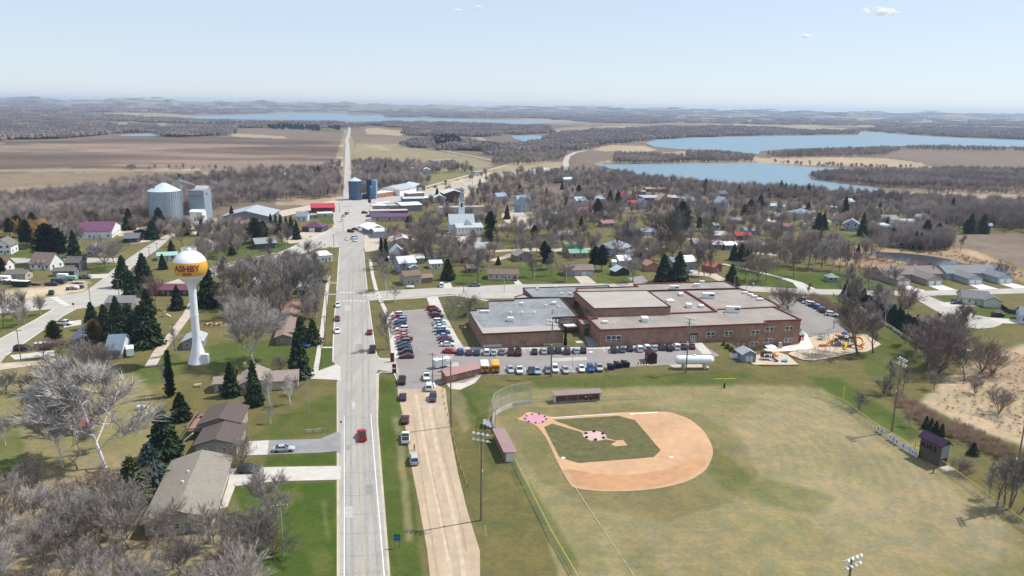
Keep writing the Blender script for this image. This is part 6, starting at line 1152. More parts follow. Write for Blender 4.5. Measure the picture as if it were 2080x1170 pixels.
# ---- leafless trees placed one by one
B=[(216,950,742,'poplar','white',1.55,1.0),(128,948,800,'poplar','white',1.3,1.1),(165,925,765,'poplar','pale',.9,1.0),(515,738,610,'vase','pale',1.15,1.6),(548,1052,960,'round','grey',1.2,1.4),(549,822,754,'birch','white',.9),(591,822,760,'birch','white',.9),(550,861,824,'birch','white',.9),(598,803,768,'round','red',1.1),
 (318,628,560,'round','red',1),(585,622,512,'vase','grey',1.1),(500,625,530,'round','brown',1.1),(615,622,515,'vase','dark',1.0),(560,560,505,'round','grey',1.2),(455,590,520,'slim','grey',1),(640,640,560,'slim','pale',1),(470,650,590,'round','grey',1.1),(540,640,575,'round','brown',1.1),(655,600,530,'slim','grey',1),
 (212,546,480,'vase','grey',1.3),(231,534,484,'vase','grey',1.2),(7,665,580,'round','grey',.9),(36,648,606,'round','grey',.9),(75,497,443,'round','gold',1.25,1.4),(85,500,450,'round','gold',1.2,1.4),(142,520,450,'slim','grey',1.2),(160,500,455,'round','grey',1.1),(790,710,634,'birch','grey',1.1),(803,614,580,'birch','white',1.3),
 (786,590,525,'birch','pale',1.2),(865,528,452,'vase','brown',1.25),(905,522,468,'round','grey',1.2),(935,532,478,'vase','brown',1.2),(880,480,440,'round','grey',1),(970,577,512,'slim','dark',1.1),(1083,563,520,'round','brown',1.1),(1121,560,515,'slim','grey',1),(1148,570,528,'round','brown',1.2),
 (1285,572,515,'round','grey',1.2),(1420,558,505,'slim','grey',1.1),(1431,560,502,'slim','brown',1.1),(1443,560,504,'slim','brown',1.1),(1355,510,420,'vase','dark',1.15,1.3),(1275,508,450,'vase','dark',1.1),(1125,480,425,'vase','dark',1.1),(1105,465,420,'round','dark',1),(1513,569,520,'round','brown',1),(1541,572,510,'vase','brown',1.2),
 (1556,570,520,'round','brown',1),(1743,722,608,'slim','brown',1.3,1.3),(1774,717,638,'slim','brown',1.4,1.3),(1747,836,802,'slim','grey',1.2),(1850,868,838,'slim','grey',1.2),(1806,802,738,'slim','grey',1.0),(1833,800,748,'slim','brown',1.0),(1960,772,700,'slim','brown',1.2),(1898,792,752,'round','brown',1.1),
 (1612,562,505,'round','brown',1),(1545,545,470,'round','brown',1.3),(1612,540,470,'round','red',1.2),(1640,545,480,'slim','brown',1.1),(1652,548,485,'slim','pale',1.1),(1668,545,480,'slim','brown',1.1),(1690,548,490,'slim','pale',1.1),(1704,552,500,'slim','brown',1),(1720,556,500,'slim','grey',1),(1738,560,515,'slim','grey',1),(1783,525,470,'vase','grey',1.2),
 (1640,600,575,'birch','red',1),(1590,620,585,'bush','red',1.2),(1600,628,592,'bush','brown',1.2),(945,642,606,'bush','brown',1.7),(2025,1030,935,'slim','dark',1.1),(2040,1028,930,'slim','brown',1),(2052,1030,940,'slim','dark',1),(2010,1012,945,'slim','grey',.8),(2075,1040,960,'slim','brown',1),(1950,715,620,'slim','brown',1.1),
 (1920,740,640,'round','brown',1.0),(1895,720,630,'round','red',1.0),(1930,700,620,'slim','brown',1),(1880,745,660,'round','red',1),(1905,760,680,'bush','red',1.2),(1860,715,660,'round','brown',1),(1715,615,540,'slim','pale',1),(1745,640,560,'slim','grey',1),(1800,660,585,'slim','pale',1),(1785,650,580,'slim','grey',1),(1830,640,570,'round','red',1.1),(1765,590,535,'round','red',1.2),(1815,590,540,'round','brown',1.1),
 (280,1015,960,'bush','grey',1),(490,945,900,'bush','brown',1.1),(555,1128,1070,'bush','brown',1.3),(570,755,728,'bush','red',1.2),(60,1000,950,'bush','dark',1.2),(1745,830,800,'bush','brown',.8),(1948,960,935,'bush','red',1.3),(1960,968,948,'bush','red',1),(1795,800,772,'bush','dark',1.1),(2030,840,795,'bush','brown',1),(1995,755,700,'bush','brown',1),(2015,760,715,'bush','red',1.2),(1980,800,775,'bush','brown',.9),
 (1278,558,538,'bush','red',.6),(960,525,500,'round','brown',1),(925,665,640,'birch','pale',1.3),(2035,565,530,'round','red',1.1),(1885,560,528,'round','brown',1.2),(1860,558,530,'round','brown',1.2),(1950,510,478,'slim','dark',1),(1340,512,470,'round','red',1),(360,720,660,'slim','pale',.8),(340,800,740,'slim','pale',.7)]
for r in B:
    x,y,yt,st,tone,wd=r[:6];bare(x,y,yt,st,tone,wd,dense=r[6] if len(r)>6 else 1.0)
def blocked(p,road=2.0):
    for cx,cy,rr,a,hw,hd in BUILT:
        if abs(p.x-cx)<30 and abs(p.y-cy)<30:
            dx,dy=p.x-cx,p.y-cy;u=dx*math.cos(a)+dy*math.sin(a);v=-dx*math.sin(a)+dy*math.cos(a)
            if abs(u)<hw+1.5 and abs(v)<hd+1.5:return True
    return False
PV=[np.array(q) for q in PAVED if len(q)>3];PVB=[(q[:,0].min()-2,q[:,0].max()+2,q[:,1].min()-2,q[:,1].max()+2) for q in PV]
def paved(p):
    for q,b in zip(PV,PVB):
        if b[0]<p.x<b[1] and b[2]<p.y<b[3] and inpoly(q,np.array([p.x]),np.array([p.y]))[0]:return True
    return False
rt=random.Random(12)
def fill(poly,n,h0,h1,styles,tones,dense=1.0,wide=(.9,1.25),mind=5,label=None):
    xs=[q[0] for q in poly];ys=[q[1] for q in poly];got=[];tries=0
    while len(got)<n and tries<n*60:
        tries+=1;x,y=rt.uniform(min(xs),max(xs)),rt.uniform(min(ys),max(ys))
        if not inpoly(poly,np.array([x]),np.array([y]))[0]:continue
        p=G(x,y)
        if blocked(p) or paved(p) or any((p-q).length<mind for q in got):continue
        got.append(p);bare(x,y,None,rt.choice(styles),rt.choice(tones),rt.uniform(*wide),h=rt.uniform(h0,h1),dense=dense,p=p,label=label)
random.seed(21)
fill([(-20,1010),(120,985),(240,1030),(300,1040),(330,1095),(480,1085),(540,1110),(540,1260),(-40,1280)],34,7.5,11,['round','vase','round'],['grey','brown','grey','brown','pale'],1.25,(.95,1.25),3.5,'THICKET')
th_=sorted((o for o in COL.objects if o.get('label')=='THICKET'),key=lambda o:o.location.x/o.location.y)
for i,o in enumerate(th_):o['label']=f'leafless tree of the lower left thicket, {ORD[i]} from the left edge'
fill([(0,740),(60,715),(110,700),(190,715),(240,745),(250,800),(60,820),(0,800)],14,4.5,7,['bush','round'],['brown','red','dark'],1.0,(1.2,1.6),3)
fill([(0,820),(120,810),(160,880),(120,960),(0,940)],7,6,9,['round','slim'],['dark','pale','grey'],1.0,(.9,1.2),3)
fill([(430,560),(560,520),(640,520),(660,560),(650,640),(560,650),(440,650),(430,600)],17,9,14,['vase','round','slim'],['grey','brown','dark','grey'],1.0,(1,1.3))
fill([(170,440),(420,445),(560,470),(670,480),(640,500),(430,530),(360,500),(240,470)],17,8,13,['vase','round'],['grey','brown','grey'])
fill([(755,500),(850,470),(900,440),(1000,440),(1020,500),(1000,540),(900,520),(840,560),(770,560)],17,8,13,['vase','round','slim'],['brown','red','grey'])
fill([(900,395),(1050,380),(1200,378),(1290,390),(1300,440),(1200,470),(1000,450),(940,425)],44,9,14,['vase','round'],['red','grey','brown','grey'],.8,(1,1.35))
fill([(1000,460),(1200,470),(1320,440),(1480,440),(1490,500),(1440,540),(1300,545),(1150,530),(1010,530)],40,9,14,['vase','round','slim'],['red','grey','brown','grey','olive'],.9,(1,1.35))
fill([(1300,385),(1500,392),(1700,408),(1850,425),(1850,455),(1700,470),(1560,490),(1480,450),(1320,430)],52,9,14,['vase','round'],['grey','brown','grey','red'],.8,(1,1.35))
fill([(1560,485),(1680,490),(1720,510),(1680,545),(1580,540)],10,8,12,['slim','round'],['brown','red','grey'])

# ------------------------------------------------------------------ woods: masses nobody could count
def quick_tree(seed):
    rnd=random.Random(seed);mb=MB();mb.tube((0,0,-.5),(0,0,4.5),.28,.15,n=4,cap=False)
    for i in range(90):
        az=rnd.uniform(0,6.28);tl=rnd.uniform(.1,1.05);b=Vector((0,0,rnd.uniform(2.0,5.5)));L=rnd.uniform(3.2,5.4)*(1.0-.25*tl);d=Vector((math.sin(tl)*math.cos(az),math.sin(tl)*math.sin(az),math.cos(tl)))
        s=d.orthogonal().normalized()*.09;e=b+d*L;mb.add([b-s,b+s,e],[(0,1,2)])
        for k in range(12):
            p=b+d*L*rnd.uniform(.35,1);dd=(d+Vector((rnd.uniform(-.8,.8),rnd.uniform(-.8,.8),rnd.uniform(-.2,.7)))).normalized();s2=dd.orthogonal().normalized()*.04;mb.add([p-s2,p+s2,p+dd*rnd.uniform(.8,1.6)],[(0,1,2)])
    return mb
def grove(seed,n=26,rad=22):
    rnd=random.Random(seed);mb=MB()
    for i in range(n):
        a=rnd.uniform(0,6.28);r=rad*math.sqrt(rnd.random());cx,cy=r*math.cos(a),r*math.sin(a);h=rnd.uniform(8,13);w=rnd.uniform(3.4,5.5)
        # a crown: an irregular twiggy dome built of upright slivers over a broken core
        nn=7;z0=h*.38
        ring1=[(cx+w*.8*math.cos(6.283*k/nn)*rnd.uniform(.7,1.2),cy+w*.8*math.sin(6.283*k/nn)*rnd.uniform(.7,1.2),z0+rnd.uniform(-.8,.8)) for k in range(nn)]
        ring2=[(cx+w*.62*math.cos(6.283*k/nn+.4)*rnd.uniform(.6,1.2),cy+w*.62*math.sin(6.283*k/nn+.4)*rnd.uniform(.6,1.2),h*.72+rnd.uniform(-1,1)) for k in range(nn)]
        mb.add(ring1+ring2+[(cx,cy,h*.9)],[(k,(k+1)%nn,nn+(k+1)%nn,nn+k) for k in range(nn)]+[(nn+k,nn+(k+1)%nn,2*nn) for k in range(nn)])
        for k in range(34):
            az=rnd.uniform(0,6.28);tl=rnd.uniform(0,1.1);b=Vector((cx,cy,h*.4));d=Vector((math.sin(tl)*math.cos(az),math.sin(tl)*math.sin(az),math.cos(tl)));L=rnd.uniform(.45,.68)*h*(1-.2*tl)
            s=d.orthogonal().normalized()*.22;p=b+d*L*.45;mb.add([p-s,p+s,b+d*L],[(0,1,2)])
        mb.tube((cx,cy,-1),(cx,cy,h*.45),.25,.2,n=3,cap=False)
    return mb
def kinds(colname,objs):
    c=bpy.data.collections.new(colname)
    for o in objs:c.objects.link(o)
    return c
q=[]
for i,(x,y) in enumerate([(150,415),(250,430),(520,395)]):q.append(tag(put('bare_tree',quick_tree(i+5).mesh('bare_tree','bare_wood_near'),loc=tuple(G(x,y))),'brown leafless tree standing in the woods, '+('at far left','left of the big grain bin','above the storage shed')[i],'tree','bare trees in and around the town'))
WOOD_TREES=kinds('wood_tree_kinds',q)
q=[]
for i,(x,y) in enumerate([(100,268),(1300,275),(900,265)]):q.append(tag(put('woods',grove(i+40).mesh('woods','bare_wood_mass'),loc=tuple(G(x,y))),'small patch of brown leafless wood on the far hills, '+('at far left','beyond the large lake','beyond the tree ringed pond')[i],'woods',kind='stuff'))
WOOD_GROVES=kinds('wood_grove_kinds',q)
q=[tag(put('conifer',conifer_mesh(90,'pine').mesh('conifer','pine_mass'),loc=tuple(G(900,293))),'lone dark pine at the edge of the evergreen hill grove','tree','conifers around the town'),tag(put('conifer',conifer_mesh(91,'spruce').mesh('conifer','pine_mass'),loc=tuple(G(560,262))),'dark spruce at the end of the far evergreen row','tree','conifers around the town')]
PINE_KINDS=kinds('pine_kinds',q)
q=[]
wood_mass_mat('brush_mass',[(.32,.21,.16),(.39,.25,.19),(.35,.28,.2),(.43,.29,.21)])
for i,(x,y,l) in enumerate([(1700,656,'leafless bush at the hedge beside the east lot'),(1940,890,'leafless bush in the brush strip above the press box')]):
    tr,cr=grow_tree(300+i,'bush',.7);me=cr.mesh('bush','brush_mass');o=tag(put('bush',me,loc=tuple(G(x,y))),l,'bush','leafless bushes');o.scale=(.25,.25,.2);q.append(o)
BRUSH_KINDS=kinds('brush_kinds',q)
def scatter(name,label,pts,scales,coll,cat='woods'):
    me=bpy.data.meshes.new(name);me.vertices.add(len(pts));me.vertices.foreach_set('co',np.array(pts,np.float32).ravel())
    a=me.attributes.new('sc','FLOAT_VECTOR','POINT');a.data.foreach_set('vector',np.array(scales,np.float32).ravel());me.update()
    o=tag(put(name,me),label,cat,kind='stuff');md=o.modifiers.new('plant','NODES');ng=bpy.data.node_groups.new('plant','GeometryNodeTree');md.node_group=ng
    ng.interface.new_socket('Geometry',in_out='INPUT',socket_type='NodeSocketGeometry');ng.interface.new_socket('Geometry',in_out='OUTPUT',socket_type='NodeSocketGeometry')
    n,l=ng.nodes,ng.links;gi=n.new('NodeGroupInput');go=n.new('NodeGroupOutput');ip=n.new('GeometryNodeInstanceOnPoints');ci=n.new('GeometryNodeCollectionInfo')
    ci.inputs['Collection'].default_value=coll;ci.inputs['Separate Children'].default_value=True;ci.inputs['Reset Children'].default_value=True;ip.inputs['Pick Instance'].default_value=True
    rv=n.new('FunctionNodeRandomValue');rv.data_type='FLOAT_VECTOR';rv.inputs[0].default_value=(0,0,0);rv.inputs[1].default_value=(.06,.06,6.283);na=n.new('GeometryNodeInputNamedAttribute');na.data_type='FLOAT_VECTOR';na.inputs['Name'].default_value='sc'
    l.new(gi.outputs[0],ip.inputs['Points']);l.new(ci.outputs[0],ip.inputs['Instance']);l.new(rv.outputs[0],ip.inputs['Rotation']);l.new(na.outputs[0],ip.inputs['Scale']);l.new(ip.outputs[0],go.inputs[0]);return o
rw=np.random.RandomState(5)
def woods(label,poly,coll,dens,smin,smax,name='woods',hfac=1.0,avoid=True,grow_=0.0,cat='woods'):
    """dens: plants per 100 square photograph pixels"""
    P=np.array(poly,float);x0,y0=P.min(0);x1,y1=P.max(0);A=(x1-x0)*(y1-y0);n=int(A*dens/100)
    x=rw.uniform(x0,x1,n);y=rw.uniform(y0,y1,n);k=inpoly(poly,x,y);x,y=x[k],y[k];pts,sc=[],[]
    d=np.stack([_fw[i]+_r[i]*(x-CX)/F-_u[i]*(y-CY)/F for i in range(3)],-1);d[:,2]=np.minimum(d[:,2],-1e-4);t=-HC/d[:,2];X,Y=d[:,0]*t,d[:,1]*t;Z=height(X,Y)
    ok=np.ones(len(X),bool)
    for kk,L in LW.items():ok&=~inpoly(L,X,Y)
    for i in range(len(X)):
        if not ok[i]:continue
        if avoid and Y[i]<1100:
            v=Vector((X[i],Y[i],0))
            if blocked(v) or paved(v):continue
        s=rw.uniform(smin,smax)*(1+grow_*max(0,Y[i]-2000)/1000);pts.append((X[i],Y[i],Z[i]));sc.append((s,s,s*hfac/(1+grow_*.75*max(0,Y[i]-2000)/1000)))
    return scatter(name,label,pts,sc,coll,cat)
WT,WG,PK=WOOD_TREES,WOOD_GROVES,PINE_KINDS
for lab,poly,coll,dens,a,b in [
 ('bare brown woods in a broad belt behind the grain bins',[(-150,445),(0,416),(150,398),(300,372),(420,368),(470,355),(560,350),(690,349),(697,398),(620,408),(500,413),(455,425),(400,436),(300,446),(240,452),(150,445),(60,462),(-150,475)],WT,4.6,.9,1.35),
 ('bare woods right of the straight road beyond the feed mill',[(716,352),(760,345),(820,348),(845,360),(880,372),(850,382),(800,382),(765,392),(735,395),(716,390)],WT,5.5,.9,1.3),('thin row of bare trees at the road junction grove',[(716,333),(780,335),(850,338),(880,345),(900,352),(840,352),(716,350)],WT,7,.9,1.3),
 ('bare scrub and trees along the far green field',[(830,345),(900,338),(950,342),(960,352),(900,352),(850,358)],WT,6,.8,1.3),('bare woods south of the highway curve',[(960,360),(1060,352),(1180,352),(1230,360),(1290,378),(1200,384),(1100,378),(1000,376),(950,372)],WT,3.6,.85,1.25),
 ('bare trees in a belt along the near lake shore',[(1180,350),(1250,356),(1340,370),(1420,380),(1500,386),(1640,394),(1780,402),(1900,412),(1900,425),(1780,418),(1600,408),(1400,396),(1250,384)],WT,5.5,.85,1.25),
 ('broad bare woods behind the dug field at the right',[(1830,425),(1900,416),(2100,424),(2400,430),(2400,468),(2100,466),(1960,458),(1860,452)],WT,5.5,.95,1.4),('dark thicket of bare trees beside the marsh pond',[(1760,478),(1820,470),(1900,472),(1935,490),(1930,508),(1880,512),(1800,500)],WT,12,.7,1.05),
 ('oak wood on the lake peninsula at the right',[(1645,360),(1700,354),(1850,352),(1940,348),(2080,352),(2400,360),(2400,392),(2080,388),(1900,384),(1800,382),(1720,374),(1660,368)],WT,15,.8,1.15),('loose fringe of bare trees on the marsh side of the oak wood',[(1850,388),(2080,392),(2400,398),(2400,405),(2080,400),(1900,396)],WT,3,.7,1.1),
 ('bare trees on the tan spit between the two lakes',[(1570,331),(1700,337),(1800,341),(1860,342),(1800,346),(1700,342),(1600,337)],WT,7,.5,.9),('dark wooded point, left one on the near lake',[(1244,332),(1250,316),(1320,318),(1385,322),(1392,332),(1320,334)],WT,26,.75,1.1),
 ('dark wooded point, right one on the near lake',[(1393,330),(1394,312),(1480,314),(1532,322),(1528,330),(1460,332)],WT,26,.75,1.1),('wooded strip between large lake and tan spit',[(1548,318),(1600,312),(1680,308),(1800,303),(1830,306),(1800,316),(1700,320),(1590,322)],WT,22,.75,1.15),
 ('line of bare trees on the far field edge at the right',[(1815,303),(1900,300),(2080,304),(2400,308),(2400,314),(2080,310),(1900,307)],WT,18,.8,1.1),('bare woods left of the highway curve',[(1005,322),(1050,312),(1110,306),(1190,302),(1200,305),(1150,312),(1145,326),(1100,334),(1040,338),(1000,336)],WT,9,.85,1.25),
 ('bare trees scattered on the ploughed field edge',[(230,344),(350,342),(480,345),(470,349),(350,347),(230,348)],WT,2.2,.5,.9),('bare trees along the left side of the straight road',[(640,348),(690,330),(697,340),(696,350),(650,352)],WT,5,.7,1.1)]:
    woods(lab,poly,coll,dens,a,b,'woods')
for lab,poly,dens,g in [
 ('dark bare woods on the low hills at far left',[(-300,250),(0,252),(200,250),(220,260),(340,262),(470,260),(690,255),(700,262),(560,262),(468,264),(462,276),(330,279),(326,270),(250,270),(120,282),(0,286),(-300,292)],14,.12),
 ('bare woods on the far slopes beyond the left hills',[(-300,232),(0,233),(200,235),(420,248),(600,252),(690,252),(690,255),(400,254),(200,248),(0,250),(-300,250)],13,.35),
 ('bare woods between the far lake and the brown fields',[(716,256),(780,253),(870,252),(1000,257),(1110,261),(1115,272),(1040,274),(980,278),(900,277),(830,276),(826,264),(780,258),(741,258),(718,262)],14,.12),
 ('bare grove on the round hill left of the evergreens',[(822,292),(850,288),(880,284),(960,290),(1010,300),(1000,308),(900,306),(845,302)],7,.1),('bare woods wrapping the tree ringed pond',[(1000,316),(1020,305),(1080,294),(1120,292),(1190,296),(1200,302),(1110,308),(1050,314)],9,.1),
 ('long bare wood behind the large lake',[(1115,284),(1130,274),(1240,268),(1340,262),(1450,258),(1560,263),(1660,268),(1740,266),(1740,272),(1640,274),(1500,276),(1400,279),(1320,285),(1240,293),(1180,298),(1130,294)],13,.12),
 ('bare wood on the right shore of the large lake',[(1745,268),(1760,262),(1900,262),(2080,266),(2400,270),(2400,286),(2080,284),(1960,279),(1880,275),(1800,270)],13,.15),
 ('dark band of far woods beyond the blue lake',[(712,229),(760,228),(900,229),(1060,232),(1300,236),(1350,245),(1340,253),(1215,249),(1110,243.5),(1000,241.5),(860,239.5),(790,238),(783,233),(710,230)],26,.3),
 ('scattered far woods across the right horizon country',[(1340,238),(1600,242),(1900,246),(2400,252),(2400,262),(1900,262),(1700,258),(1450,254),(1340,253)],7,.35),('far woods and farm belts close under the right skyline',[(1000,227),(1300,230),(1700,236),(2080,240),(2500,248),(2500,252),(2080,247),(1700,243),(1300,236),(1000,231)],12,.45),
 ('far woods close under the left skyline',[(-300,215),(0,215),(300,219),(700,224),(700,228),(560,229),(400,234),(200,232),(-300,232)],9,.45)]:
    woods(lab,poly,WG,dens*.5,.8,1.2,'woods',avoid=False,grow_=g)
woods('dark evergreen grove on the hill beyond the fields',[(872,294),(890,284),(925,284),(935,296),(920,300),(885,300)],PK,12,1.2,1.7,'evergreen_grove');woods('scattered evergreens in rows right of the dark grove',[(925,300),(960,296),(1015,300),(1020,304),(960,306)],PK,6,.8,1.4,'evergreen_grove');woods('long planted row of far evergreens on the left hill',[(546,260),(600,258),(650,264),(648,268),(600,266),(546,265)],PK,22,1.0,1.6,'evergreen_row');woods('short planted row of far evergreens near the straight road',[(660,256),(690,262),(690,268),(664,260)],PK,20,.9,1.3,'evergreen_row')
woods('reddish leafless brush hedge beside the east lot',[(1640,600),(1660,606),(1720,642),(1760,668),(1745,672),(1690,636),(1645,612)],BRUSH_KINDS,9,.20,.32,'brush',cat='brush');woods('reddish brush strip in the drain above the press box',[(1800,790),(1850,820),(1900,840),(1980,880),(2080,930),(2200,990),(2200,1020),(2080,960),(1960,905),(1880,868),(1830,840)],BRUSH_KINDS,2.6,.16,.28,'brush',cat='brush')
woods('brown brush scattered through the pale marsh',[(1900,830),(1960,770),(2080,710),(2300,700),(2300,960),(2080,890)],BRUSH_KINDS,.9,.05,.15,'brush',cat='brush');woods('low brush along the marsh pond banks',[(1700,503),(1780,510),(1900,515),(1970,525),(2080,552),(2080,566),(1960,548),(1850,545),(1740,530)],BRUSH_KINDS,5,.12,.24,'brush',cat='brush')

# ------------------------------------------------------------------ vehicles
def car_parts(kind):
    """x forward, centre at 0; returns {part: (MB, material)}"""
    Lh,W,bodyst,green,rz_={
     'sedan':(2.4,.90,[(-2.4,.70,.35,.62),(-2.3,.84,.25,.88),(-1.6,.90,.22,.95),(-.2,.91,.22,.93),(1.0,.90,.22,.92),(1.9,.86,.24,.80),(2.3,.78,.28,.66),(2.42,.62,.34,.55)],[(-1.85,.78,.93),(-1.15,.62,1.40),(.15,.64,1.43),(1.05,.80,.93)],1.43),
     'suv':(2.4,.95,[(-2.4,.82,.38,.80),(-2.35,.90,.32,1.02),(-1.5,.95,.28,1.06),(0,.96,.28,1.06),(1.1,.95,.28,1.04),(2.0,.90,.30,.98),(2.35,.82,.34,.84),(2.42,.68,.4,.7)],[(-2.3,.82,1.04),(-1.95,.72,1.70),(.25,.72,1.74),(1.15,.84,1.05)],1.74),
     'pickup':(2.8,.98,[(-2.8,.92,.5,.98),(-2.78,.96,.42,1.04),(-.35,.98,.35,1.06),(0,.98,.35,1.08),(1.3,.97,.35,1.10),(2.3,.92,.38,1.04),(2.75,.84,.42,.9),(2.82,.7,.48,.74)],[(-.35,.86,1.08),(-.2,.76,1.78),(.95,.76,1.80),(1.55,.86,1.1)],1.80),
     'minivan':(2.5,.97,[(-2.5,.84,.35,.80),(-2.42,.92,.28,1.0),(-1.5,.97,.25,1.04),(0,.98,.25,1.04),(1.5,.96,.25,1.0),(2.2,.88,.28,.84),(2.5,.7,.34,.6)],[(-2.4,.84,1.02),(-2.1,.74,1.72),(.6,.75,1.75),(1.75,.86,1.0)],1.75)}[kind]
    body_=MB();n=8
    def loft(st,prof):
        vs=[];
        for s in st:vs+=prof(s)
        k=len(prof(st[0]));fs=[]
        for i in range(len(st)-1):fs+=[(i*k+j,i*k+(j+1)%k,(i+1)*k+(j+1)%k,(i+1)*k+j) for j in range(k)]
        fs+=[tuple(range(k)),tuple(range(len(vs)-1,len(vs)-k-1,-1))];return vs,fs
    body_.add(*loft(bodyst,lambda s:[(s[0],-s[1]*.92,s[2]),(s[0],-s[1],s[2]+.18),(s[0],-s[1],s[3]-.14),(s[0],-s[1]*.90,s[3]),(s[0],s[1]*.90,s[3]),(s[0],s[1],s[3]-.14),(s[0],s[1],s[2]+.18),(s[0],s[1]*.92,s[2])]))
    g0,g1,g2,g3=green;rt_=rz_
    body_.add([(g1[0],-g1[1],g1[2]),(g2[0],-g2[1],g2[2]),(g2[0],g2[1],g2[2]),(g1[0],g1[1],g1[2]),(g1[0]+.1,-g1[1]*.85,rt_+.05),(g2[0]-.1,-g2[1]*.85,rt_+.05),(g2[0]-.1,g2[1]*.85,rt_+.05),(g1[0]+.1,g1[1]*.85,rt_+.05)],[(4,5,6,7),(0,1,5,4),(1,2,6,5),(2,3,7,6),(3,0,4,7)])
    for s in (-1,1):  # roof pillars
        for a,b in ((g0,g1),(g3,g2)):body_.tube((a[0],s*a[1],a[2]),(b[0],s*b[1],b[2]),.05,n=4)
        m0=((g0[0]+g3[0])/2,s*(g0[1]+g3[1])/2*1.01,g0[2]);body_.tube(m0,((g1[0]+g2[0])/2,s*g1[1]*1.01,g1[2]),.05,n=4)
    glass=MB().add(*loft([(g0[0],g0[1],g0[2],g0[2]+.01),(g1[0],g1[1],g0[2],g1[2]),(g2[0],g2[1],g0[2],g2[2]),(g3[0],g3[1],g0[2],g3[2]+.01)],lambda s:[(s[0],-max(s[1],.8)*.985,s[2]-.02),(s[0],-s[1]*.97,s[3]-.02),(s[0],s[1]*.97,s[3]-.02),(s[0],max(s[1],.8)*.985,s[2]-.02)]))
    parts=[('body',body_,'paint'),('window',glass,'dark_glass')]
    if kind=='pickup':parts.append(('bed',MB().box(-2.7,-.82,1.0,-.5,.82,1.085),'tyre'))
    wl_=1.45 if kind!='pickup' else 1.75;wr=.33 if kind=='sedan' else .39
    for x in (-wl_,wl_):
        for s in (-1,1):parts.append(('wheel',MB().tube((x,s*(W-.22),wr),(x,s*(W+.02),wr),wr,n=10),'tyre'))
    parts.append(('tail_lamp',MB().box(-Lh-.02,-W*.86,.72,-Lh+.12,-W*.58,.88).box(-Lh-.02,W*.58,.72,-Lh+.12,W*.86,.88),'lamp_red'))
    parts.append(('headlight',MB().box(Lh-.12,-W*.84,.60,Lh+.02,-W*.55,.74).box(Lh-.12,W*.55,.60,Lh+.02,W*.84,.74),'lamp_clear'))
    parts.append(('mirror',MB().box(g3[0]-.45,-W-.16,g3[2]+.02,g3[0]-.3,-W*.9,g3[2]+.17).box(g3[0]-.45,W*.9,g3[2]+.02,g3[0]-.3,W+.16,g3[2]+.17),'paint'))
    return [(nm,mb.mesh(nm,m),m=='paint') for nm,mb,m in parts]
CARS={k:car_parts(k) for k in ('sedan','suv','pickup','minivan')}
CC={'white':'#e9eaec','silver':'#aeb4ba','grey':'#71757a','charcoal':'#3b3e43','black':'#15161a','red':'#b0141f','maroon':'#5b1424','navy':'#16264a','blue':'#234f8a','light blue':'#8ea6bd','teal':'#1f4650','orange':'#d8591e','brown':'#3b2b22','purple red':'#7a1f3a','dark green':'#12302c','beige':'#b5ab9a'}
KN={'sedan':'sedan','suv':'SUV','pickup':'pickup truck','minivan':'minivan'}
jt=random.Random(4)
def car(kind,px,py,hd,col,label,group=None,full=True):
    """hd: heading as a direction in the photograph (dx,dy), nose first"""
    p=G(px,py);q=G(px+hd[0],py+hd[1]);d=q-p;t=thing('parked_car' if kind!='pickup' else 'pickup_truck',label,'car' if kind!='pickup' else 'pickup',(p.x+jt.uniform(-.25,.25),p.y+jt.uniform(-.4,.4),p.z+.09),math.atan2(d.y,d.x)+jt.uniform(-.05,.05),group);t.scale=(1.08,1.1,1.08)
    for nm,me,tint in CARS[kind]:
        if full or nm in ('body','window','wheel'):put(nm,me,t,CC[col] if tint else None)
    return t
def row(cars,where,end,group,hd):
    for i,(k,x,y,c,*n) in enumerate(cars):car(k,x,y,hd,c,f"{c} {KN[k]}, {ORD[i]} {end} {where}",group)
row([('suv',807,642,'white'),('pickup',812,648,'red'),('suv',812.5,654,'light blue'),('sedan',813,660,'navy'),('sedan',814,666.5,'charcoal'),('suv',815,672.5,'white'),('sedan',816,679,'orange'),('sedan',817,685.5,'silver'),('pickup',821,692,'red'),('suv',819,698,'grey'),('sedan',820,704,'teal'),('sedan',821,710.5,'navy'),('suv',822.5,720,'charcoal'),('sedan',825,727.5,'maroon')],'row of the school lot','from the top in the left','cars in the left row of the school lot',(-10,.3))
row([('minivan',879,630,'red'),('suv',884,636,'maroon'),('sedan',885,640.5,'maroon'),('suv',888,645,'maroon'),('suv',892,656,'white'),('sedan',894,661.5,'light blue'),('sedan',896,667,'white'),('pickup',897,674,'white'),('suv',902,679,'blue'),('sedan',903,685.5,'silver'),('sedan',905,691,'purple red'),('sedan',907,697,'navy'),('sedan',909,703.5,'white')],'row of the school lot','from the top in the right','cars in the right row of the school lot',(10,-.2))
car('sedan',914,718,(10,.6),'red','red sedan parked sideways at the lot corner beside the walkway','cars along the school front')
row([('suv',935.6,719,'blue'),('sedan',952,719,'maroon'),('sedan',969,719,'navy'),('suv',987,719,'white'),('sedan',1003,719,'silver'),('sedan',1020,718,'grey'),('pickup',1037,719,'maroon'),('pickup',1054,719,'black'),('sedan',1085.5,717,'black'),('sedan',1104,716.5,'silver'),('suv',1120,716,'charcoal'),('suv',1134.5,716,'teal'),('minivan',1153,717,'maroon'),('sedan',1170,716,'light blue'),('suv',1184,715,'black')],'row before the grey membrane school wing','from the left in the','cars along the school front',(-1.8,-8))
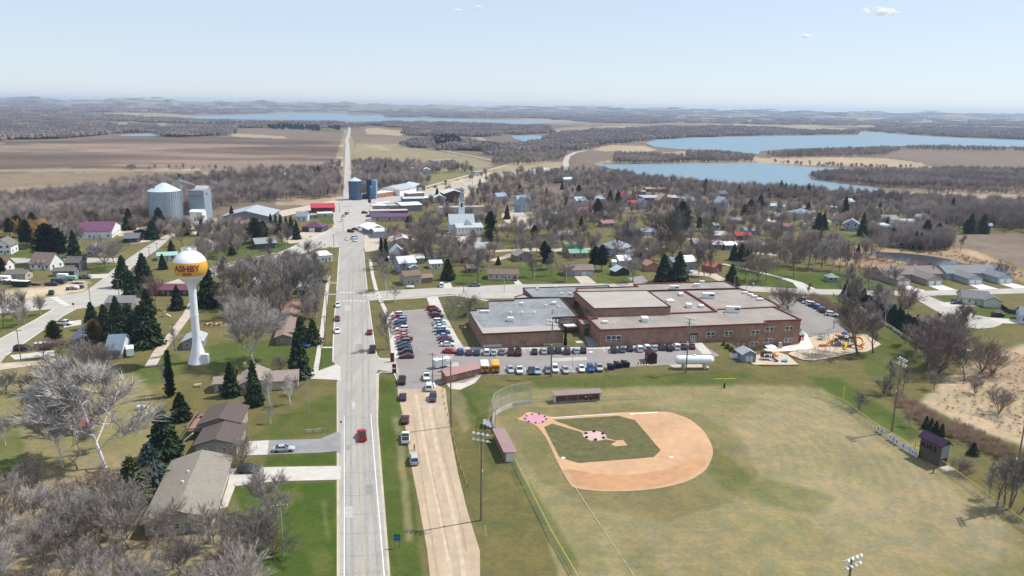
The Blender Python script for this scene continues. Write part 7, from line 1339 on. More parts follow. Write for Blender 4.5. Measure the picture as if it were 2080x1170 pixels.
row([('suv',1247,714,'charcoal'),('suv',1264,714,'grey'),('sedan',1281,712,'navy'),('suv',1297,712,'white'),('suv',1313,710.5,'white'),('sedan',1328,710,'light blue'),('suv',1343,709.5,'charcoal'),('pickup',1360,710,'brown'),('suv',1374,708.5,'white'),('sedan',1389,708,'navy'),('sedan',1405,707.5,'maroon')],'row before the long school facade','from the left in the','cars along the long school facade',(-3.5,-8))
row([('sedan',1035,755,'silver'),('pickup',1056,756,'white'),('sedan',1078,757,'dark green'),('sedan',1092,757,'light blue'),('sedan',1112,756,'grey'),('suv',1129,754,'white'),('sedan',1147,754.5,'silver'),('sedan',1180,753,'white'),('suv',1198,752,'blue'),('pickup',1217,751,'silver')],'outer row nearest the ball field','from the buses in the','cars in the outer row of the school lot',(3,8))
for k,x,y,hd,c,l in [('pickup',817,777,(-.3,-10),'black','black pickup truck at the top of the gravel lane verge'),('sedan',820,810,(0,-10),'navy','dark blue sedan on the gravel lane edge below the black pickup'),('sedan',822,856,(-.2,-10),'maroon','maroon sedan parked alone on the gravel lane edge'),('pickup',824,895,(0,-10),'white','white pickup truck parked on the gravel lane above the silver car'),
   ('suv',843,939,(-.5,-10),'silver','silver hatchback nearest the camera on the gravel lane'),('pickup',868,769,(0,10),'white','white pickup truck facing the camera at the lane top'),('suv',870.5,790,(-.2,-10),'white','white sport utility car behind the white pickup by the restroom hut'),('suv',879,813,(0,10),'charcoal','charcoal sport utility car on the right side of the gravel lane'),
   ('pickup',737,890,(-.4,-10),'red','bright red pickup truck driving on the main road'),('sedan',685,675,(0,10),'white','white sedan at the left kerb of main road, nearest of three'),('sedan',685,650,(0,10),'maroon','maroon sedan at the left kerb between two white cars'),('sedan',687,622,(0,10),'white','white sedan at the left kerb, farthest of three'),
   ('sedan',751,678,(0,-10),'purple red','dark plum sedan at the right kerb of main road'),('pickup',756,713,(0,-10),'maroon','maroon pickup at the right kerb near the lot entrance'),('sedan',577,916,(10,-.5),'silver','silver sedan parked on the asphalt driveway'),('suv',504,960,(10,-.3),'charcoal','dark grey station car parked beside the long ranch house'),
   ('minivan',47,712,(10,-.2),'black','black minivan parked on the driveway at far left'),('pickup',131,660,(10,.2),'white','white pickup truck behind the olive pine at left'),('minivan',275,487,(-10,.3),'white','white van by the black sided shed'),('sedan',288,483,(10,0),'black','black sedan behind the white van'),
   ('suv',104,598,(2,-6),'navy','dark blue car standing alone on the contractor yard'),('pickup',105,580,(10,.2),'navy','dark blue pickup at the row of trailers'),('pickup',172,566,(10,.2),'grey','grey pickup beside the yard garage'),('minivan',897,582,(-.5,-8),'white','white van parked nose in on the school street lawn'),
   ('pickup',963,582,(10,-.2),'grey','grey pickup parked on the school street'),('sedan',1047,569,(2,6),'maroon','maroon car beside the white ranch house'),('sedan',1941,617,(-10,.2),'charcoal','dark sedan before the pale yellow house'),('suv',2027,643,(10,0),'black','black sport utility car on the right driveway'),('sedan',1932,645,(6,6),'white','white car at the cul de sac kerb'),
   ('sedan',955,482,(10,.3),'white','white sedan parked against the church wall'),('suv',915,478,(10,0),'silver','silver car on the lane left of the church'),('suv',655,574,(10,0),'charcoal','charcoal car under bare trees by the long hall'),('suv',628,633,(10,-.2),'grey','grey car behind the rambler house spruces'),('sedan',614,706,(10,0),'blue','blue car beneath the big pale tree'),('minivan',818,512,(0,8),'light blue','pale blue van in front of the beige hall'),('sedan',845,517,(10,.5),'brown','rust brown car behind the white gabled house')]:car(k,x,y,hd,c,l)
for i,(k,x,y,c) in enumerate([('suv',1631,612,'silver'),('suv',1637,614.5,'charcoal'),('sedan',1642,618,'white'),('suv',1650,621.5,'white'),('sedan',1657,625,'navy'),('suv',1664,628.5,'blue'),('suv',1672,633,'grey'),('sedan',1679,636.5,'black'),('suv',1689,642,'white')]):car(k,x,y,(10,1.2),c,f"{c} {KN[k]}, {ORD[i]} from the top in the east lot row",'cars in the east lot')
for k,x,y,hd,c,l in [('suv',712,472,(10,1),'black','black car in the square, left of the pair behind'),('sedan',722,467.5,(10,1),'charcoal','dark grey car in the square beside the black one'),('sedan',734,463.5,(10,.6),'white','white car in the square nearest the white store'),('sedan',706,487,(2,6),'white','white car, leftmost of the road fork group'),('suv',716,485.5,(2,6),'silver','silver car in the middle of the fork group'),
   ('sedan',724,484.5,(2,6),'light blue','pale blue car, rightmost of the fork group'),('suv',721,490,(2,6),'white','white car, nearest of the fork group'),('suv',697,441,(-8,4),'silver','silver car angled at the square kerb'),('pickup',704,436,(-8,4),'red','red pickup angled at the square kerb'),('sedan',709,431,(-8,4),'white','white car angled at the far square kerb'),
   ('sedan',694,449,(-8,3),'white','white car alone at the square kerb'),('suv',741,434,(10,0),'black','black car before the long purple roofed shop'),('sedan',750,441,(10,0),'charcoal','dark car tucked beside the purple roofed shop'),('suv',749,450,(10,0),'white','white car at the near end of purple roofed shop'),('pickup',905,370,(10,-4),'charcoal','dark truck on the highway verge'),('sedan',930,366,(10,-4),'silver','silver car on the highway verge'),('pickup',884,381,(10,-4),'black','black truck by the slate garage lot'),('sedan',905,375,(10,-4),'brown','brown car near the highway verge'),
   ('sedan',1040,352,(10,-3),'white','white car moving on the distant highway'),('pickup',1010,357,(10,-3),'grey','grey truck moving on the distant highway'),('sedan',425,443,(10,0),'white','white car beside the elevator yard'),('pickup',413,444,(10,0),'white','white truck beside the elevator yard'),('minivan',1480,415,(10,0),'white','white van in trees far behind'),('sedan',1590,465,(10,0),'white','white car on the far alley'),('sedan',1660,447,(10,.4),'silver','silver car on the alley by the black spruces'),('sedan',1710,433,(10,.2),'white','white car on the far alley end')]:car(k,x,y,hd,c,l,'cars around the town square' if 690<x<760 else None,full=False)
# buses
def bus(px,py,hd,roofc,label):
    p=G(px,py);q=G(px+hd[0],py+hd[1]);d=q-p;t=thing('school_bus',label,'bus',(p.x,p.y,.09),math.atan2(d.y,d.x),'school buses beside the restroom hut');Y='#e39a12'
    put('body',MB().prism([(-3.4,-1.2),(2.4,-1.2),(2.4,1.2),(-3.4,1.2)],.45,2.6).box(2.41,-.95,.5,3.6,.95,1.35).mesh('body','paint'),t,Y)
    put('roof',MB().prism([(-3.42,-1.22),(2.42,-1.22),(2.42,1.22),(-3.42,1.22)],2.62,2.72).box(-3.3,-.95,2.72,2.3,.95,2.86).mesh('roof','paint'),t,roofc)
    for s in (-1,1):
        for i in range(5):box('window',t,'dark_glass',-3.0+i*1.05,s*1.2-.02,1.65,-2.2+i*1.05,s*1.2+.02,2.3)
        box('stripe',t,'tyre',-3.4,s*1.2-.03,1.2,2.4,s*1.2+.03,1.28)
    for y0,y1,z0,z1 in ((-1.05,-.45,1.6,2.3),(.45,1.05,1.6,2.3),(-.3,.3,1.5,2.3),(-.3,.3,.8,1.3)):box('rear_window',t,'dark_glass',-3.44,y0,z0,-3.38,y1,z1)
    for y in (-1.0,.8):box('tail_lamp',t,'lamp_red',-3.44,y,1.0,-3.39,y+.2,1.2)
    box('bumper',t,'tyre',-3.6,-1.15,.4,-3.42,1.15,.65);box('windscreen',t,'dark_glass',2.4,-1.0,1.5,2.46,1.0,2.4)
    for x in (-2.2,2.6):
        for s in (-1,1):put('wheel',MB().tube((x,s*.85,.45),(x,s*1.2,.45),.45,n=12).mesh('wheel','tyre'),t)
bus(984,753,(-1.2,-9),'#f3f3f1','yellow school bus with white roof, next to the restroom hut');bus(1006,752,(-1.2,-9),'#e8a51e','all yellow school bus, right of the white roofed bus')
# trailers, campers, dumpsters
def trailer(px,py,hd,L,W,H,col,label,name='cargo_trailer',cat='trailer',win_=False,roofc=None):
    p=G(px,py);q=G(px+hd[0],py+hd[1]);d=q-p;t=thing(name,label,cat,(p.x,p.y,p.z+.06),math.atan2(d.y,d.x))
    put('body',MB().box(-L/2,-W/2,.5,L/2,W/2,H).mesh('body','plain'),t,col);put('roof',MB().box(-L/2-.03,-W/2-.03,H+.01,L/2+.03,W/2+.03,H+.12).mesh('roof','plain'),t,roofc or '#f2f2f2')
    for s in (-1,1):put('wheel',MB().tube((-.6,s*(W/2-.2),.38),(-.6,s*(W/2+.05),.38),.38,n=10).tube((.4,s*(W/2-.2),.38),(.4,s*(W/2+.05),.38),.38,n=10).mesh('wheel','tyre'),t)
    put('hitch',MB().tube((L/2,-.5,.5),(L/2+1.3,0,.5),.05,n=4).tube((L/2,.5,.5),(L/2+1.3,0,.5),.05,n=4).mesh('hitch','galv'),t)
    if win_:
        for x in (-L*.25,L*.2):
            box('window',t,'dark_glass',x-.5,-W/2-.03,1.5,x+.5,-W/2+.02,2.1)
    return t
trailer(897,746,(8,-1.5),5.5,2.4,2.9,'#cfd4da','pale box trailer parked behind the restroom hut');trailer(90,709,(10,-.2),5.2,2.3,2.2,'#20242a','dark pickup camper topper with white roof right of the black minivan','camper','camper',True)
trailer(265,722,(1,8),4.6,2.3,2.8,'#e6e8ea','white camper beside the blue roofed house','camper','camper',True);trailer(1247,541,(-2,-6),6.5,2.4,2.9,'#eef0f2','long white camper behind the open fronted shed','camper','camper',True)
for x,y,L,W,H,c,l in [(8,573,6,2.4,2.8,'#e8eaec','white camper at the left frame edge yard'),(44,582,7.5,2.4,2.6,'#26282c','long black cargo trailer in the yard'),(72,579,6,2.2,1.0,'#7c6e60','low loaded flatbed trailer in the yard'),(20,577,6,2.2,1.8,'#8a6248','rusty tan trailer beside white camper'),(120,576,6,2.3,2.2,'#4a4f58','dark van body behind the yard pickup'),(128,566,4.5,2.2,2.2,'#e6ecec','white storage box in the yard'),
      (146,569,5,2.2,1.9,'#8fb5a6','pale green storage box in the yard'),(140,589,1.8,1.5,1.2,'#7d7f86','grey crate, left of four by the yard kerb'),(148,588,1.8,1.5,1.2,'#8f9094','light crate, second of four by the yard kerb'),(156,588,1.8,1.5,1.2,'#dfe2e4','white crate, third of four by the yard kerb'),(166,586,1.8,1.5,1.3,'#4b4e55','dark crate, last of four by the yard kerb'),(160,576,6,2,.9,'#b9b4ac','pale scrap heap trailer at the yard end')]:
    trailer(x,y,(10,.3),L,W,H,c,l,'cargo_trailer' if L>3 else 'crate','trailer' if L>3 else 'crate','camper' in l,None if 'white' in l or 'black' in l else c)
def dumpster(px,py,L,col,label):
    p=G(px,py);t=thing('dumpster',label,'dumpster',(p.x,p.y,.09),1.9,'dumpsters at the end of the outer row')
    put('bin_body',MB().add([(-L/2,-.8,.1),(L/2,-.8,.1),(L/2,.8,.1),(-L/2,.8,.1),(-L/2-.1,-1,1.4),(L/2+.1,-1,1.4),(L/2+.1,1,1.8),(-L/2-.1,1,1.8)],[(0,3,2,1),(4,5,6,7),(0,1,5,4),(1,2,6,5),(2,3,7,6),(3,0,4,7)]).mesh('bin_body','plain'),t,col)
    for x in (-L/4,L/4):put('lid',MB().add([(x-L/4+.04,-1.02,1.45),(x+L/4-.04,-1.02,1.45),(x+L/4-.04,1.02,1.87),(x-L/4+.04,1.02,1.87)],[(0,1,2,3)]).mesh('lid','tyre'),t)
dumpster(1241,750,2.2,'#1b2a63','navy blue dumpster, left of the three');dumpster(1255,746,2.8,'#22252a','black dumpster in the middle of three');dumpster(1270,744,2.8,'#1b1c20','black dumpster, right of the three')
def boat(px,py):
    p=G(px,py);t=thing('motor_boat','white motor boat on a trailer beside the tall pale garage','boat',tuple(p),.1)
    put('hull',MB().add([(-3,-1.1,1.3),(1.5,-1.1,1.35),(3.4,0,1.6),(1.5,1.1,1.35),(-3,1.1,1.3),(-2.8,-.7,.6),(1.4,-.6,.6),(2.6,0,.8),(1.4,.6,.6),(-2.8,.7,.6)],[(0,1,6,5),(1,2,7,6),(2,3,8,7),(3,4,9,8),(4,0,5,9),(5,6,7,8,9),(0,4,3,2,1)]).mesh('hull','paint'),t,'#eef0f2')
    put('windscreen',MB().add([(.6,-.8,1.4),(.6,.8,1.4),(.1,.7,1.95),(.1,-.7,1.95)],[(0,1,2,3)]).mesh('windscreen','dark_glass'),t);put('outboard',MB().box(-3.5,-.25,.6,-3.02,.25,1.7).mesh('outboard','tyre'),t);put('trailer_frame',MB().box(-2.6,-.9,.35,2.4,.9,.45).mesh('trailer_frame','galv'),t)
boat(1398,555)
# ------------------------------------------------------------------ poles
def light_pole(base,ytop,lean_label,arms=2,p=None):
    p=p or G(*base);h=h_to(p,ytop);t=thing('stadium_light',lean_label,'light pole',tuple(p),0,'tall wooden light poles round the ball field');d=(Vector((10,180,0))-p);rz=math.atan2(d.y,d.x)+math.pi/2;t.rotation_euler=(0,0,rz)
    put('pole',MB().tube((0,0,-.3),(0,0,h-.4),.24,.14,n=8).mesh('pole','pole_wood'),t);mb=MB()
    for k in range(arms):z=h-.5-k*1.3;put('crossarm',MB().box(-2.0,-.08,z-.08,2.0,.08,z+.08).mesh('crossarm','galv'),t)
    me=MB().lathe([(.05,-.2),(.2,.0),(.27,.24),(.2,.25),(0,.22)],10).mesh('floodlight','hvac',True)
    for k in range(arms):
        for i in range(4):
            x=-1.5+i*1.0;o=put('floodlight',me,t,None,(x,.35,h-.5-k*1.3+.25));o.rotation_euler=(R(-55),0,0)
    for s in (-1,1):mb.tube((s*.7,0,h-.5),(s*.25,0,h-5.5),.03,n=3)
    for k in range(9):mb.tube((-.65+k*.04,0,h-1-k*.5),(.65-k*.04,0,h-1-k*.5),.025,n=3)
    put('ladder',mb.mesh('ladder','galv'),t);box('junction_box',t,'hvac',-.15,-.35,h*.55,.15,-.15,h*.55+.5);return t
light_pole((977,1057),878,'tall ball field light pole standing nearest the camera by the gravel lane');light_pole((1393,758),645,'tall light pole in front of the propane tank');light_pole((1119,765),650,'tall light pole rising before the school wing recess')
light_pole((916,867),728,'tall light pole rising before the restroom hut');light_pole((1811,877),728,'tall light pole behind the outfield banners at right');light_pole((2050,1035),850,'tall light pole at the lower right fence corner');light_pole((1707,1310),1128,'tall light pole showing only its lamp head at the bottom edge')
def util_pole(x,y,yt,label,arm=True,r=.16,col=None):
    p=G(x,y);h=h_to(p,yt);t=thing('utility_pole',label,'utility pole',tuple(p),random.uniform(-.3,.3),'utility poles in the town');put('pole',MB().tube((0,0,-.3),(0,0,h),r,r*.6,n=7).mesh('pole','pole_wood' if not col else 'galv'),t)
    if arm:box('crossarm',t,'wood',-1.3,-.07,h-.7,1.3,.07,h-.55,'#6b5a4a');[cyl('insulator',t,'hvac',x_,0,h-.55,.06,.22) for x_ in (-1.2,-.5,.5,1.2)]
    else:box('lamp_arm',t,'galv',-.05,-.05,h-.1,1.4,.05,h);box('lamp_head',t,'hvac',1.1,-.15,h-.22,1.7,.15,h-.1)
    return t
U=[(576,1132,1022,'grey steel pole with crossarm on the bright lawn at the bottom'),(627,837,762,'grey pole on the lawn right of the birches'),(879,772,716,'wooden pole behind the restroom hut, left one'),(899,762,722,'wooden pole with crossarm behind the restroom hut, right one'),(654,745,690,'wooden pole at the sidewalk end'),(661,702,640,'wooden pole along the sidewalk by the twin spruces'),(664,645,590,'wooden pole along the sidewalk by the white hall'),
   (679,518,475,'wooden pole at the road fork shop'),(672,560,500,'wooden pole between fork shop and crosswalk'),(184,616,575,'wooden pole at the left street crossing'),(43,735,668,'wooden pole beside the black minivan'),(355,712,655,'wooden pole beside the dirt track'),(942,596,545,'wooden pole before the school street'),(1150,574,540,'grey pole before the mauve garage'),(1086,574,545,'grey pole right of the white ranch house'),(1024,594,560,'thin pole at the school street edge'),
   (320,519,492,'wooden pole beside the left street, near one'),(304,524,500,'wooden pole beside the left street, middle one'),(242,600,565,'wooden pole before the dark spruce row'),(1240,505,470,'wooden pole behind the big grey white house'),(1491,588,560,'thin pole at the park corner'),(1516,590,566,'thin pole by the east school corner'),(787,605,575,'thin pole on the corner lawn'),(424,525,492,'wooden pole by the water tower tank'),(500,520,488,'wooden pole on the avenue verge'),(632,500,478,'wooden pole near the curved avenue kerb'),(970,382,366,'wooden pole beside the highway'),(960,378,352,'wooden pole on the highway verge'),(697,470,445,'wooden pole on the square corner'),(690,432,412,'wooden pole beside the red roofed shop'),(752,420,398,'wooden pole by the tavern')]
for i,(x,y,yt,l) in enumerate(U):util_pole(x,y,yt,l,arm=('thin' not in l),col=('galv' if 'grey' in l or 'thin' in l else None))
for x,y,yt,l in [(925,661,621,'slim dark lamp post on the lawn left of the school, upper one'),(937,701,664,'slim dark lamp post left of the school, lower one'),(1162,757,720,'slim lamp post behind the outer car row'),(1608,637,618,'slim lamp post at the east lot corner'),(911,640,597,'slim lamp post on the entrance lawn')]:util_pole(x,y,yt,l,arm=False,r=.08,col='galv')
def wires(pts,drop=1.2):
    mb=MB()
    for (a,b) in zip(pts,pts[1:]):
        for off in (-.9,0,.9):
            P=[a.lerp(b,i/8)-Vector((0,0,drop*4*(i/8)*(1-i/8)))+Vector((off,0,0)) for i in range(9)]
            for p,q in zip(P,P[1:]):mb.tube(p,q,.02,n=3,cap=False)
    tag(put('power_line',mb.mesh('power_line','tyre')),'thin power lines strung between the sidewalk poles','power line')
def top_of(x,y,yt):p=G(x,y);return Vector((p.x,p.y,h_to(p,yt)-.4))
wires([top_of(654,745,690),top_of(661,702,640),top_of(664,645,590),top_of(672,560,500),top_of(679,518,475)])
# ------------------------------------------------------------------ fences, backstop, sports gear
def mesh_mat(name,col,a):
    m=mat(name,col,rough=.5,metal=.3);p=m.node_tree.nodes['Principled BSDF'];n,l=m.node_tree.nodes,m.node_tree.links
    g=n.new('ShaderNodeNewGeometry');t=n.new('ShaderNodeTexNoise');t.inputs['Scale'].default_value=30;l.new(g.outputs['Position'],t.inputs['Vector']);c=n.new('ShaderNodeMath');c.operation='LESS_THAN';c.inputs[1].default_value=.5-(.5-a)*.33;l.new(t.outputs[0],c.inputs[0]);l.new(c.outputs[0],p.inputs['Alpha'])
mesh_mat('chain_link',(.45,.46,.46),.30);mat('yellow_cap',(.60,.47,.08),rough=.6)
def fence(pts,h,label,cap=True,gap=3.0,name='chain_link_fence',world=False,capm='yellow_cap'):
    W=pts if world else [G(*p) for p in pts];t=thing(name,label,'fence',tuple(W[0]));o=W[0];ms=MB();cp=MB();pm=MB().tube((0,0,-.1),(0,0,h),.04,n=6).mesh('fence_post','galv')
    for a,b in zip(W,W[1:]):
        L=(b-a).length;n=max(1,round(L/gap));a_,b_=a-o,b-o
        ms.add([tuple(a_),tuple(b_),(b_.x,b_.y,b_.z+h),(a_.x,a_.y,a_.z+h)],[(0,1,2,3)]);cp.tube(a_+Vector((0,0,h)),b_+Vector((0,0,h)),.07 if cap else .03,n=5)
        for i in range(n):put('fence_post',pm,t,loc=tuple(a_.lerp(b_,i/n)))
    put('fence_post',pm,t,loc=tuple(W[-1]-o));put('fence_mesh',ms.mesh('fence_mesh','chain_link'),t);put('top_cap' if cap else 'top_rail',cp.mesh('top_cap',capm if cap else 'galv'),t);return t
fence([(1660,806),(1712,824),(1770,868),(1830,905),(1862,930)],1.9,'yellow capped outfield fence left of the press box');fence([(1912,950),(1960,985),(2020,1030),(2080,1076),(2180,1140)],1.9,'yellow capped outfield fence right of the press box')
fence([(1007,885),(1046,942),(1080,1010),(1120,1090),(1175,1185),(1240,1300)],1.3,'yellow capped foul line fence running past the third base dugout');fence([(1078,818),(1127,815)],1.5,'short yellow capped fence between backstop and dugout');fence([(1222,813),(1315,810)],1.5,'short yellow capped fence right of the far dugout');fence([(1047,955),(1062,985)],1.8,'small dark gate panel by the third base fence',cap=False)
for i in range(10):
    t_=[.46,.505,.62,.665,.71,.80,.845,.885,.925,.965][i];P0=[(1770,868),(1862,930)];a=G(1712+(1862-1712)*t_,824+(930-824)*t_+2.2*math.sin(t_*3.14));b=G(1712+(1862-1712)*(t_+.036),824+(930-824)*(t_+.036)+2.2*math.sin(t_*3.14));d=(b-a);d.z=0;L=d.length
    o=put('banner',MB().box(0,-.02,.15,L,.02,1.7).mesh('banner','plain'),None,['#dfe6ee','#c9d6e2','#eceff2','#b9c9d8'][i%4],tuple(a+Vector((-.12,-.2,0))),math.atan2(d.y,d.x));tag(o,f'pale sponsor banner on the outfield fence, {ORD[i]} from the left','banner','banners on the outfield fence')
    put('emblem',MB().box(L*.3,-.03,.6,L*.7,-.021,1.3).mesh('emblem','plain'),o,['#7a3b46','#3d557c','#6b7a88','#9a9a52'][i%4])
def backstop():
    t=thing('backstop','tall curved chain link backstop with low concrete wall behind home plate','backstop',(0,0,0));L=[(1006,880),(1000,862),(1003,846),(1017,836),(1040,826),(1078,820)];W=[G(*p) for p in L];h=6.5;ms,fr,wl_=MB(),MB(),MB()
    for i,(a,b) in enumerate(zip(W,W[1:])):
        hh=h if i else 5;ms.add([tuple(a),tuple(b),(b.x,b.y,h),(a.x,a.y,hh)],[(0,1,2,3)]);d=(b-a).normalized();n=Vector((-d.y,d.x,0))*.15
        wl_.add([tuple(a-n),tuple(b-n),tuple(b+n),tuple(a+n)]+[(v.x,v.y,1.1) for v in (a-n,b-n,b+n,a+n)],[(4,5,6,7),(0,1,5,4),(1,2,6,5),(2,3,7,6),(3,0,4,7)])
        for z in (1.2,3.6,h):fr.tube(a+Vector((0,0,z)),b+Vector((0,0,z)),.05,n=5)
    for p in W:put('backstop_post',MB().tube(p,p+Vector((0,0,h)),.09,n=6).mesh('backstop_post','galv'),t)
    put('backstop_mesh',ms.mesh('backstop_mesh','chain_link'),t);put('backstop_frame',fr.mesh('backstop_frame','galv'),t);put('low_wall',wl_.mesh('low_wall','concrete'),t)
backstop()
a=G(994,862);tag(put('bleachers',MB().box(0,0,.4,1,3.5,.5).box(-.8,0,.8,0,3.5,.9).box(-1.6,0,1.2,-.8,3.5,1.3).tube((1,.2,0),(-1.6,.2,1.2),.06,n=4).tube((1,3.3,0),(-1.6,3.3,1.2),.06,n=4).tube((-1.5,.2,0),(-1.5,.2,1.2),.06,n=4).tube((-1.5,3.3,0),(-1.5,3.3,1.2),.06,n=4).mesh('bleachers','galv'),loc=(a.x,a.y-3,a.z)),'small dark metal bleachers behind the third base side backstop','bleachers')
a=G(885,789);t=thing('aluminium_benches','three pale aluminium bench rows lying beside the restroom hut','bleachers',tuple(a),1.75)
for k in range(3):box('bench_plank',t,'hvac',0,k*.95,.3,5.2,k*.95+.45,.38)
for k in (.6,4.4):box('bench_support',t,'galv',k,0,0,k+.1,2.4,.3)
P0=[(899,795),(901,808),(903,822),(906,832),(909,845),(912,860),(917,877),(922,894),(926,911),(930,929),(934,945),(940,962),(946,978),(950,990)]
for i,q in enumerate(P0):cy_=G(*q);o=put('bollard',MB().tube((0,0,-.1),(0,0,.9),.11,n=7).mesh('bollard','pole_wood') if i==0 else bpy.data.meshes['bollard'],loc=tuple(cy_));tag(o,f'short wooden bollard beside the gravel lane, {ORD[i]} from the restroom hut end','bollard','wooden bollards beside the gravel lane')
q_=[G(*p) for p in P0];mb=MB()
for a,b in zip(q_,q_[1:]):
    P=[a.lerp(b,i/5)+Vector((0,0,.75-1.2*(i/5)*(1-i/5))) for i in range(6)]
    for u,v in zip(P,P[1:]):mb.tube(u,v,.03,n=3)
tag(put('rope',mb.mesh('rope','yellow_cap')),'faded yellow rope hung between the wooden bollards','rope')
for i,x in enumerate([1000,1028,1056,1084,1112,1140,1180,1206,1233]):p=G(x,763-i*.8);tag(put('lot_post',bpy.data.meshes['bollard'],loc=tuple(p)),f'short post behind the outer car row, {ORD[i]} from the left','post','short posts behind the outer car row')
# football posts, flag, signs
a=G(1471,788);h=h_to(a,770);t=thing('goal_post','single leg football goal post with pale crossbar and dark padding on the field','goal post',tuple(a));put('leg',MB().tube((0,0,0),(0,0,h*.55),.28,n=8).mesh('leg','tyre'),t);put('leg',MB().tube((0,0,h*.55),(0,0,h),.09,n=6).mesh('leg','galv'),t);put('crossbar',MB().tube((-3.4,0,h),(3.4,.6,h),.09,n=6).mesh('crossbar','yellow_cap'),t)
a=G(1711,824);t=thing('foul_pole','orange yellow foul pole rising from the outfield fence','pole',tuple(a));h=h_to(a,785);put('pole',MB().tube((0,0,0),(0,0,h),.14,n=6).mesh('pole','yellow_cap'),t)
a=G(988,1090);t=thing('field_marker','thin white leaning field marker pole near the tall light pole','pole',tuple(a));put('pole',MB().tube((0,0,0),(-.3,0,2.4),.05,n=5).mesh('pole','tower_paint'),t)
a=G(807,1113);t=thing('road_sign','small green and blue road sign on two posts at the right verge','sign',tuple(a));h=h_to(a,1085)
for x in (-.45,.45):put('leg',MB().tube((x,0,-.1),(x,0,h),.05,n=5).mesh('leg','pole_wood'),t)
put('sign_panel',MB().box(-.62,.0,h-.55,.62,-.05,h+.05).mesh('sign_panel','plain'),t,'#1f6a4a');put('sign_panel',MB().box(-.66,.0,h-1.35,.66,-.05,h-.62).mesh('sign_panel','plain'),t,'#2d5f9c')
for i,(x,y,l) in enumerate([(797,735,'tall brown post sign at the lot entrance, upper one'),(801,758,'tall brown and white post sign at the lot entrance, lower one')]):
    a=G(x,y);t=thing('entrance_sign',l,'sign',tuple(a));box('sign_panel',t,'plain',-.6,-.3,0,.6,.3,3.0,'#5e2620');box('sign_face',t,'plain',-.5,-.34,1.5,.5,-.3,1.9,'#e8e6e0' if i else '#7a3a30')
def sign(x,y,h,col,label,w=.6,name='street_sign'):
    a=G(x,y);t=thing(name,label,'sign',tuple(a));put('post',MB().tube((0,0,0),(0,0,h),.045,n=5).mesh('post','galv'),t);put('sign_panel',MB().box(-w/2,-.05,h-w,w/2,0,h).mesh('sign_panel','plain'),t,col)
sign(759,606,3.2,'#c8d820','yellow green crossing sign on the corner of the school street',1.0);sign(150,629,2.8,'#a8202a','red octagonal stop sign at the left street mouth',.9);sign(70,632,2.2,'#3a3a3a','small dark sign on the left verge',.6);sign(660,505,2.6,'#5a6a80','small street sign at the road fork',.7);sign(678,441,7,'#c81a2c','tall red shop sign at the square',2.2);sign(751,424,7.5,'#7a2a34','tall dark red pole sign before the tavern',2.6);sign(693,868,1.8,'#2f4a3a','small dark marker post by the road edge lawn',.5)
# mailboxes, hydrant-like bits, bench, picnic table
a=G(637,880);t=thing('rail_fence','short white split rail fence on the roadside lawn','fence',tuple(a),.28)
for x in (-2.2,0,2.2):box('post',t,'wood',x-.08,-.08,0,x+.08,.08,1.3,'#8d7f70')
for z in (.5,1.0):box('rail',t,'wood',-2.3,-.05,z,2.3,.05,z+.12,'#c9c2b4')
a=G(402,785);t=thing('picnic_table','wooden picnic table on the lawn beside the narrow evergreen','table',tuple(a),.3);box('tabletop',t,'wood',-1,-.4,.7,1,.4,.76,'#c8b090')
for y in (-.8,.6):box('bench',t,'wood',-1,y,.4,1,y+.25,.45,'#c8b090')
for x in (-.8,.7):box('leg',t,'wood',x,-.7,0,x+.1,.8,.7 if x<-5 else .4,'#a89070');box('leg',t,'wood',x,-.3,0,x+.1,.3,.7,'#a89070')
a=G(366,868+4);t=thing('patio_table','round patio table with chairs on the timber deck','table',(a.x+3.2,a.y+2.6,2.2));cyl('tabletop',t,'wood',0,0,.7,.8,.05,'#6b4a48');cyl('leg',t,'galv',0,0,0,.06,.7)
for i in range(4):box('chair',t,'wood',1.3*math.cos(i*1.57)-.25,1.3*math.sin(i*1.57)-.25,.05,1.3*math.cos(i*1.57)+.25,1.3*math.sin(i*1.57)+.25,.5,'#8e2f35')
a=G(290,832);t=thing('fuel_tank','small white horizontal fuel tank in the left back yard','tank',tuple(a),.1);o=put('tank_shell',MB().lathe([(0,-1.6),(.45,-1.5),(.55,-1.2),(.55,1.2),(.45,1.5),(0,1.6)],14).mesh('tank_shell','tower_paint',True),t,loc=(0,0,.8));o.rotation_euler=(0,math.pi/2,0);box('saddle',t,'galv',-.9,-.4,0,-.7,.4,.5);box('saddle',t,'galv',.7,-.4,0,.9,.4,.5)
a=G(833,586);t=thing('fuel_tank','white horizontal fuel tank at the tan corner house','tank',tuple(a),.05);o=put('tank_shell',MB().lathe([(0,-1.8),(.5,-1.7),(.6,-1.3),(.6,1.3),(.5,1.7),(0,1.8)],14).mesh('tank_shell','tower_paint',True),t,loc=(0,0,.8));o.rotation_euler=(0,math.pi/2,0);box('saddle',t,'galv',-1,-.4,0,-.8,.4,.5);box('saddle',t,'galv',.8,-.4,0,1,.4,.5)
a=G(351,628);t=thing('trampoline','round blue trampoline with net right of the brown building','trampoline',tuple(a));put('mat',MB().lathe([(0,.85),(1.7,.85)],20).mesh('mat','tyre'),t);put('pad',MB().lathe([(1.7,.8),(1.75,.95),(2.1,.95),(2.15,.8)],20).mesh('pad','plain'),t,'#2a62a8')
for i in range(6):put('leg',MB().tube((2*math.cos(i*1.047),2*math.sin(i*1.047),0),(2*math.cos(i*1.047),2*math.sin(i*1.047),2.6),.04,n=4).mesh('leg','tyre'),t)
